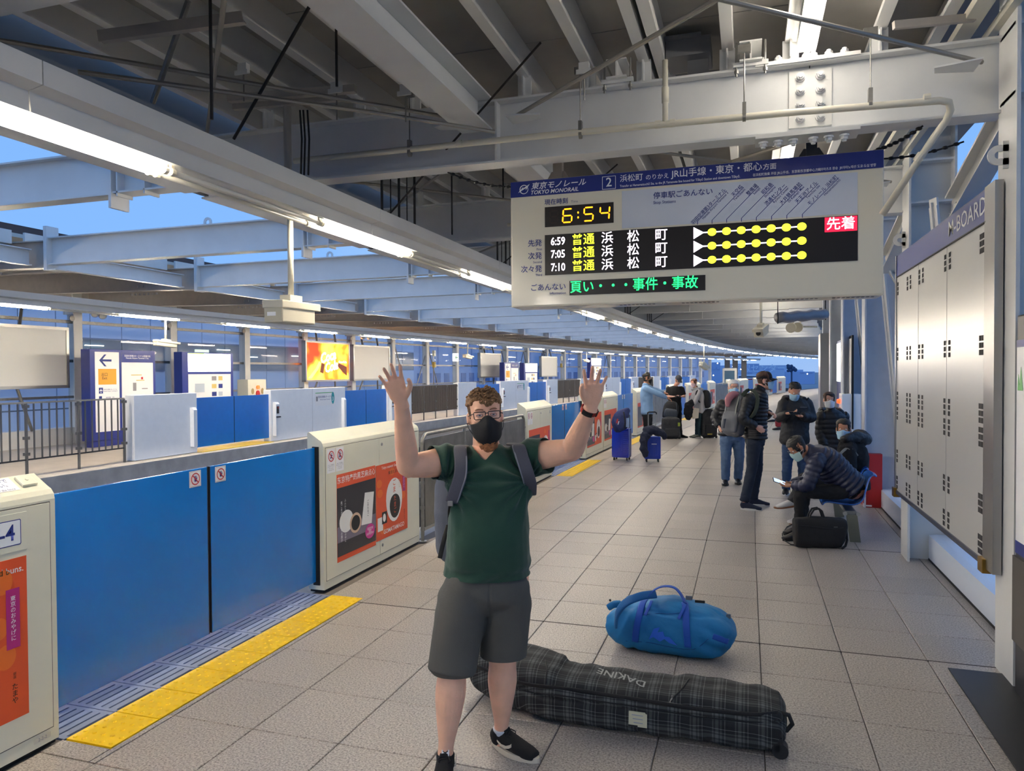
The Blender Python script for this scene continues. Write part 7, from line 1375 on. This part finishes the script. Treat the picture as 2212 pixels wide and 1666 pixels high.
strip_on(tr_, [(1380, 1330), (1420, 1326), (1455, 1326), (1480, 1322)], .0015, .0015, mat('seam_blue', '#0A4A86', .8), 'seam', df, U0, .001); strip_on(tr_, [(1352, 1385), (1400, 1388), (1450, 1398), (1500, 1402), (1530, 1380)], .0015, .0015, mat('seam_blue', '#0A4A86', .8), 'seam', df, U0, .001)
p = on_surface(tr_, 1436, 1375, .002)
if p: child(MB().prism([(-.10, -.03), (-.07, .04), (-.03, .055), (-.045, .02), (-.01, .03), (.0, .0), (.03, .0), (.08, -.045), (.03, -.035), (.0, -.015), (-.03, -.035), (-.07, -.012)], 0, .006, frame(p, ax, U0+pr_*.1)).build('emblem_print', mat('emblem_blue', '#1C5FD0', .6)), df)
strip_on(tr_, [(1540, 1375), (1555, 1380), (1572, 1386)], .018, .003, DUFS, 'side_patch', df, U0, .003)
child(MB().bbox(-.02, .02, -.006, .006, -.013, .013, .004, Matrix.Translation(top(1488, 1292, 4.52))).build('buckle', mat('grey_buckle', '#5A6470', .4)), df); child(MB().bbox(-.03, .03, -.005, .005, -.008, .008, .003, Matrix.Translation(top(1512, 1300, 4.52))).build('buckle', BLACK), df); p = on_surface(tr_, 1572, 1334, .008, 4.6)
child(MB().bbox(-.014, .014, -.006, .006, -.016, .016, .004, Matrix.Translation(p)).build('buckle', mat('grey_buckle', '#5A6470', .4)), df); ribs([top(1340, 1305, 4.76), top(1326, 1306, 4.76), top(1316, 1312, 4.78)], .022, .02, 'end_flap', DUF, xd=U0); child(MB().ball(top(1318, 1297, 4.78), .008, 8, 6).build('cord_end', BLACK), df)
# --- long plaid board bag
def plaid():
    m = bpy.data.materials.new('plaid_cloth'); m.use_nodes = True; n = m.node_tree; p = n.nodes['Principled BSDF']; p.inputs['Roughness'].default_value = .8; L = n.links.new
    t = n.nodes.new('ShaderNodeTexCoord'); s = n.nodes.new('ShaderNodeSeparateXYZ'); L(t.outputs['Object'], s.inputs[0])
    def M_(op, a, b=None, v=None):
        q = n.nodes.new('ShaderNodeMath'); q.operation = op
        if isinstance(a, float): q.inputs[0].default_value = a
        else: L(a, q.inputs[0])
        if b is not None:
            if isinstance(b, float): q.inputs[1].default_value = b
            else: L(b, q.inputs[1])
        return q.outputs[0]
    v = M_('ADD', s.outputs['Z'], s.outputs['Y'])
    def bands(c, per, off=0.):
        f = M_('FRACT', M_('ADD', M_('MULTIPLY', c, 1/per), 10.+off)); r = n.nodes.new('ShaderNodeValToRGB'); r.color_ramp.interpolation = 'CONSTANT'; e = r.color_ramp.elements
        stops = ((0, .08), (.30, .5), (.36, .16), (.44, .55), (.58, .16), (.66, .5), (.72, .08), (.85, 1.0), (.872, .08))
        e[0].position = 0; e[0].color = (.1, .1, .1, 1); e[1].position = stops[1][0]; e[1].color = (stops[1][1],)*3+(1,)
        for po, va in stops[2:]: k = e.new(po); k.color = (va, va, va, 1)
        L(f, r.inputs[0]); return r.outputs[0]
    x = bands(s.outputs['X'], .105); y = bands(v, .105, .4); sm = M_('MULTIPLY', M_('ADD', x, y), .5)
    r = n.nodes.new('ShaderNodeValToRGB'); r.color_ramp.elements[0].color = lin('#141416'); r.color_ramp.elements[0].position = .08; r.color_ramp.elements[1].color = lin('#757877'); r.color_ramp.elements[1].position = .75; k = r.color_ramp.elements.new(.42); k.color = lin('#474A49'); L(sm, r.inputs[0])
    L(r.outputs[0], p.inputs['Base Color']); a_ = n.nodes.new('ShaderNodeTexNoise'); a_.inputs['Scale'].default_value = 300; bp_ = n.nodes.new('ShaderNodeBump'); bp_.inputs['Strength'].default_value = .2; L(a_.outputs[0], bp_.inputs['Height']); L(bp_.outputs[0], p.inputs['Normal']); return m
PL = plaid()
fl_, fr_ = on_floor(1008, 1531), on_floor(1690, 1632); ax = (fr_-fl_).normalized(); bk = Vector((-ax.y, ax.x, 0)); LL = (fr_-fl_).length; O = fl_+bk*.105
bb_ = empty('board_bag', O, math.atan2(ax.y, ax.x), 'long dark plaid snowboard bag lying on the floor behind his legs', 'bag'); Wb = Matrix.Translation(O)@Matrix.Rotation(math.atan2(ax.y, ax.x), 4, 'Z')
m_ = MB(); V = Vector
loft(m_, [(V((.0, .17, .16)), .07, .06), (V((.03, .15, .155)), .13, .115), (V((.18, .09, .15)), .165, .140), (V((.40, .02, .15)), .175, .145), (V((.52, 0, .128)), .172, .122), (V((.8, 0, .122)), .170, .118), (V((1.08, 0, .122)), .170, .118), (V((1.2, 0, .130)), .172, .126), (V((1.5, 0, .124)), .170, .120), (V((LL-.10, 0, .122)), .168, .118), (V((LL-.015, 0, .118)), .155, .108)], (0, 1, 0), 30, 6, 3.6)
def bw(co): 
    x = co.x; f = .0
    if co.y < -.1: f -= .012*math.exp(-((co.z-(.165-.02*math.sin(x*2)))/.010)**2)
    f += .003*math.sin(x*38+co.z*30+4*noise.noise(co*5))+.009*math.exp(-((x-.47-.3*(co.z-.15))/.03)**2)*math.sin(co.z*50); return f
me = fuse(m_, .009, 3, .009, 5, name='board_bag', wob=bw)
for v in me.vertices: v.co.z = max(v.co.z, .003)
body_ = link_mesh('bag_body', me, PL); body_.parent = bb_; tb_ = BVHTree.FromPolygons([Wb@v.co for v in me.vertices], [tuple(p.vertices) for p in me.polygons])
DKZ = mat('black_zip_tape', '#08080A', .6)
zp = [(1022, 1437), (1045, 1445), (1075, 1458), (1105, 1470), (1140, 1478), (1180, 1484), (1240, 1491), (1300, 1500), (1360, 1509), (1430, 1520), (1500, 1531), (1570, 1539), (1640, 1544), (1680, 1540)]
strip_on(tb_, zp, .010, .004, DKZ, 'zip_track', bb_, U0, .002); strip_on(tb_, [(x, y+16) for x, y in zp[3:]], .0025, .0025, DKZ, 'piping', bb_, U0, .001)
strip_on(tb_, [(1178, 1427), (1181, 1445), (1180, 1462), (1180, 1476)], .0035, .003, DKZ, 'seam_piping', bb_, ax, .002); strip_on(tb_, [(1488, 1468), (1478, 1482), (1468, 1495), (1455, 1508), (1450, 1517)], .0035, .003, DKZ, 'seam_piping', bb_, ax, .002)
p = on_surface(tb_, 1452, 1510, .006); child(MB().tube([p+V((0, 0, .012)), p, p+V((-.01, -.01, -.02))], .004, 6).build('zip_pull', GALV), bb_)
# brand lettering reads from the other side
tz = max((v.co.z for v in me.vertices if .7 < v.co.x < 1.0 and abs(v.co.y+.02) < .06))
c0, c1 = on_surface(tb_, 1284, 1446, 0), on_surface(tb_, 1396, 1480, 0); mid = (c0+c1)/2; tx_ = text('lettering', 'DAKINE', .105, mat('grey_lettering', '#9A9C98', .6), frame((0, 0, 0), (1, 0, 0), (0, 1, 0)), None, bold=.03, shear=-.35, sx=1.0); wid = max(v.co.x for v in tx_.data.vertices)-min(v.co.x for v in tx_.data.vertices); sc_ = (c1-c0).xy.length/wid*.98
Mt_ = Matrix.Translation(V((mid.x, mid.y, 0)))@Matrix.Rotation(math.atan2((c0-c1).y, (c0-c1).x), 4, 'Z')@Matrix.Diagonal((sc_, .85, 1, 1))
for v in tx_.data.vertices:
    q_ = Mt_@v.co; h = tb_.ray_cast(V((q_.x, q_.y, 1)), V((0, 0, -1))); v.co = V((q_.x, q_.y, (h[0].z if h[0] else .25)+.003))
child(tx_, bb_)
p = on_surface(tb_, 1378, 1554, .003); Ml = frame(p, ax, U0+bk*.12); P = child(MB().prism([(-.045, -.035), (.045, -.035), (.045, .028), (.038, .030), (.034, .036), (-.045, .036)], -.004, .002, Ml).build('name_card', mat('cream_card', '#CFC9A8', .6)), bb_)
child(MB().prism([(-.046, -.036), (.0, -.036), (.0, -.028), (-.046, -.028)], .002, .003, Ml).build('card_holder', BLACK), bb_)
for i in range(3): child(MB().prism([(-.03+.005*i, .018-.018*i), (.025, .018-.018*i), (.025, .021-.018*i), (-.03+.005*i, .022-.018*i)], .002, .0024, Ml).build('ink_smudge', mat('pale_ink', '#8E92A8', .7)), P)
eR = Wb@V((LL+.0, -.10, .06)); child(MB().cyl(Wb@V((LL-.01, -.15, .036)), Wb@V((LL-.01, -.09, .036)), .036, 18).build('wheel', SOLEK), bb_); child(MB().cyl(Wb@V((LL-.01, .09, .036)), Wb@V((LL-.01, .15, .036)), .036, 18).build('wheel', SOLEK), bb_)
child(MB().tube([Wb@V(q_) for q_ in ((LL-.03, -.09, .20), (LL+.03, -.09, .19), (LL+.045, -.09, .15), (LL+.02, -.09, .115), (LL-.03, -.09, .11))], .011, 8).build('end_handle', BLACK, smooth=True), bb_); child(MB().bbox(LL-.05, LL+.0, -.15, .15, .02, .10, .012, Wb).build('end_guard', mat('black_guard', '#101012', .5)), bb_)
# --- suitcases
BLS = mat('glossy_blue_shell', '#1A32B4', .22, coat=.4); BLS2 = mat('blue_hard_shell', '#1E3CA8', .35)
def suitcase(label, c, rz, w, d, h, m, ribs_, wheels=.05, n=4, parts=()):
    g = empty('suitcase', c, rz, label, 'suitcase'); W = Matrix.Translation(c)@Matrix.Rotation(rz, 4, 'Z'); bm_ = MB().bbox(-w/2, w/2, -d/2, d/2, wheels, wheels+h, min(w, d)*.13, W); o = child(bm_.build('shell', m), g); md = o.modifiers.new('b', 'SUBSURF'); md.levels = md.render_levels = 2; smooth_by_angle(o, 80)
    for r in ribs_: child(MB().bbox(*r, .004, W).build('rib', m), g)
    for sx in (-1, 1):
        for sy in (-1, 1):
            p = W@Vector((sx*(w/2-.05), sy*(d/2-.04), wheels*.5)); child(MB().cyl(p-W.to_3x3()@Vector((.014, 0, 0)), p+W.to_3x3()@Vector((.014, 0, 0)), wheels*.5, 12).cyl(p+Vector((0, 0, wheels*.3)), p+Vector((0, 0, wheels*.9)), .018, 8).build('wheel', BLACK), g)
    child(MB().box(-w/2-.002, w/2+.002, -.012, .012, wheels+.02, wheels+h-.02, W).box(-w/2+.02, w/2-.02, -.012, .012, wheels+h-.002, wheels+h+.002, W).build('zip_seam', BLACK), g); return g, W
c = on_floor(1345, 995)+D0*.12; rz = YAW-.42
g, W = suitcase('larger glossy blue hard suitcase with raised lettering, a navy backpack on top', c, rz, .37, .26, .62, BLS, [(.07, .182, -.136, -.125, .12+.042*i, .138+.042*i) for i in range(13)])
Mf = W@frame((0, -.131, 0), (1, 0, 0), (0, 0, 1)); child(text('lettering', 'saxoline', .15, BLS, Mf@Matrix.Translation((-.01, .36, .0))@Matrix.Rotation(PI/2, 4, 'Z'), bold=.01, depth=.004, sx=.7), g)
child(MB().tube([W@Vector(q_) for q_ in ((.06, .03, .66), (.06, .03, .92), (.075, .03, .94), (.145, .03, .94), (.16, .03, .92), (.16, .03, .66))], .010, 8).build('trolley_handle', mat('grey_handle', '#4A5260', .4), smooth=True), g); child(MB().tube([W@Vector((-.187, y_, z_)) for y_, z_ in ((-.03, .40), (-.05, .42), (-.05, .58), (-.03, .60))], .010, 6).build('side_handle', BLACK), g)
for z_ in (.16, .28): child(MB().box(-.188, -.1855, -.11, -.06, z_, z_+.045, W).build('sticker', WHITE), g)
q = lambda x, y, d=0: at(x, y, D+d); D = 14.7
n1 = empty('backpack', q(1345, 927), 0, 'navy backpack with a red tag perched on the larger blue suitcase', 'backpack'); b = MB(); loft(b, [(q(1345, 925), .15, .11), (q(1340, 915), .17, .12), (q(1342, 902), .15, .10), (q(1352, 890), .09, .07), (q(1359, 884), .04, .04)], R0, 18, 4, 2.6); nb = child(link_mesh('pack_body', fuse(b, .009, 3, .015, 9, name='pack'), mat('navy_pack', '#1B2A5E', .7, bump=.2, bscale=200)), n1)
tn = tree_of(nb)
for px, py, s_, mm in ((1333, 911, (.014, .055), RED), (1336, 914, (.006, .035), WHITE)):
    p = on_surface(tn, px, py, .004, 14.6); child(MB().prism([(-s_[0], -s_[1]), (s_[0], -s_[1]), (s_[0], s_[1]), (-s_[0], s_[1])], -.004, .004, frame(p, R0-D0*.3, U0)@Matrix.Rotation(-.25, 4, 'Z')).build('fabric_tag', mm), n1)
strip_on(tn, [(1347, 890), (1349, 902), (1350, 915), (1348, 925)], .012, .006, BLACK, 'harness_strap', n1, R0, .004, 14.6); child(MB().prism([(-.03, -.10), (.03, -.10), (.02, .08), (-.02, .08)], 0, .01, frame(on_surface(tn, 1355, 912, .004, 14.6), R0, U0)).build('mesh_panel', mat('pale_mesh', '#7E95B8', .8)), n1)
c = on_floor(1411, 999)+D0*.10; rz2 = YAW-.12
g, W = suitcase('smaller blue ribbed suitcase with a raised silver handle, navy jacket over it', c, rz2, .33, .22, .46, BLS2, [(x_-.006, x_+.006, -.116, -.106, .12, .44) for x_ in (-.07, -.045, .02, .045, .10)], .06)
for x_ in (-.03, .08):
    for z_ in (.13, .44): child(MB().cyl(W@Vector((x_, -.105, z_)), W@Vector((x_, -.117, z_)), .022, 14).build('shell_dimple', BLS2), g)
child(MB().box(-.02, .08, -.119, -.112, .36, .375, W).build('name_bar', WHITE), g)
for x_ in (-.075, .075): child(MB().cyl(W@Vector((x_, .03, .5)), W@Vector((x_, .03, .98)), .010, 8).build('trolley_tube', FR), g)
child(MB().tube([W@Vector(q_) for q_ in ((-.085, .03, .955), (-.085, .03, .985), (-.06, .03, 1.0), (.06, .03, 1.0), (.085, .03, .985), (.085, .03, .955))], .014, 8).build('trolley_grip', BLACK, smooth=True), g)
b = MB(); D = 14.45; loft(b, [(q(1392, 932, .05), .05, .05), (q(1404, 930), .09, .10), (q(1418, 932), .09, .11), (q(1431, 938), .07, .09), (q(1436, 946), .04, .05)], U0, 16, 4); loft(b, [(q(1400, 932), .08, .06), (q(1394, 942, -.02), .09, .05), (q(1391, 958, -.04), .08, .045), (q(1392, 974, -.05), .07, .04), (q(1395, 986, -.05), .04, .03)], R0, 16, 4)
tag(link_mesh('jacket', fuse(b, .010, 2, .03, 9, name='jacket'), mat('navy_jacket', '#161D33', .85, bump=.3, bscale=80)), 'navy jacket draped over the smaller blue suitcase', 'jacket')
BKN = mat('black_luggage_nylon', '#1B1C20', .7, bump=.3, bscale=60); GRN = mat('charcoal_luggage_nylon', '#2E2F34', .7, bump=.4, bscale=40)
def softcase(label, px, py, D, w, d, h, m, rz=0, extra=True, tagm=None):
    c = on_floor(px, py); c = c*1; g = empty('rolling_bag', c, YAW+rz, label, 'suitcase'); W = Matrix.Translation(c)@Matrix.Rotation(YAW+rz, 4, 'Z'); b = MB(); loft(b, [(W@Vector((0, 0, .05)), w*.47, d*.45), (W@Vector((0, 0, .12)), w*.5, d*.5), (W@Vector((0, 0, h*.55)), w*.49, d*.5), (W@Vector((0, 0, h*.92)), w*.46, d*.46), (W@Vector((0, 0, h)), w*.40, d*.38)], R0, 18, 4, 4.5)
    child(link_mesh('case_body', fuse(b, .010, 2, .012, 7, name='case'), m), g); child(MB().bbox(-w*.38, w*.38, -d*.58, -d*.45, h*.15, h*.50, .01, W).build('front_pocket', m), g)
    for sx in (-1, 1): child(MB().cyl(W@Vector((sx*w*.42-.02, -d*.3, .035)), W@Vector((sx*w*.42+.02, -d*.3, .035)), .035, 12).build('wheel', BLACK), g)
    child(MB().tube([W@Vector((-w*.15, 0, h)), W@Vector((-w*.12, 0, h+.04)), W@Vector((w*.12, 0, h+.04)), W@Vector((w*.15, 0, h))], .010, 6).build('carry_handle', BLACK), g)
    if tagm: child(MB().box(w*.3, w*.42, -d*.62, -d*.60, h*.62, h*.80, W).build('luggage_tag', tagm), g)
    return g, W
softcase('charcoal rolling bag beneath the grey backpack, at the feet of the man in black', 1449, 948, 20, .50, .30, .56, GRN, 0, tagm=mat('yellow_tag', '#9AA83A', .5)); g, W = softcase('tall black rolling bag with a white tag, behind the woman in grey', 1531, 946, 20, .42, .28, .74, BKN, .2)
child(MB().box(.0, .14, -.19, -.185, .36, .40, W).build('white_tag', WHITE), g); child(MB().box(-.12, .02, -.17, -.165, .1, .13, W).build('yellow_mark', mat('yellow_tag2', '#B8A24A', .5)), g)
D = 19.8; pack('grey and black backpack lying on the charcoal rolling bag', q(1449, 886, .0), (R0*.1+D0), .42, .46, .24, BKN, mat('slate_pocket', '#3E4652', .7), strips=((.35, mat('slate_pocket', '#3E4652')),), lean=(R0*.15+U0))
# --- black briefcase by the seats
c = on_floor(1775, 1186)+D0*.07; bc_ = empty('briefcase', c, YAW, 'black fabric briefcase standing on the floor under the nearest blue seat', 'bag'); W = Matrix.Translation(c)@Matrix.Rotation(YAW-.06, 4, 'Z'); b = MB()
loft(b, [(W@Vector((-.245, 0, .155)), .05, .13), (W@Vector((-.225, 0, .155)), .07, .150), (W@Vector((0, 0, .158)), .078, .158), (W@Vector((.2, 0, .155)), .075, .152), (W@Vector((.245, 0, .15)), .055, .135)], W.to_3x3()@Vector((0, 1, 0)), 24, 5, 4.2)
BRF = mat('black_briefcase_nylon', '#0F0F12', .7, bump=.3, bscale=150); me = fuse(b, .008, 3, .008, 8, name='briefcase'); 
for v in me.vertices: v.co.z = max(v.co.z, .003)
o = child(link_mesh('case_body', me, BRF), bc_); tbc = tree_of(o)
strip_on(tbc, [(1727, 1135), (1760, 1138), (1800, 1142), (1822, 1140)], .0025, .003, mat('zip_dark', '#26262A', .5), 'zip', bc_, U0, .002, 7.4); child(MB().bbox(.12, .16, -.085, -.08, .225, .229, .001, W).build('zip_pull', GALV), bc_)
for dy in (-.03, .03): child(MB().tube([W@Vector(q_) for q_ in ((-.115, dy-.03, .26), (-.095, dy, .34), (-.06, dy, .395), (-.01, dy, .405), (.02, dy, .38), (.04, dy, .32), (.045, dy-.03, .26))], .010, 8).build('carry_handle', BRF, smooth=True), bc_)
child(MB().tube([W@Vector(q_) for q_ in ((.24, 0, .24), (.275, 0, .18), (.28, -.01, .08), (.26, -.02, .02), (.20, -.09, .012))], .012, 8).build('shoulder_strap', BRF, smooth=True), bc_); child(MB().tube([on_floor(*q_)+U0*.008 for q_ in ((1730, 1180), (1708, 1178), (1692, 1168), (1690, 1155), (1700, 1140), (1716, 1132))], .006, 6).build('strap_on_floor', BRF), bc_)
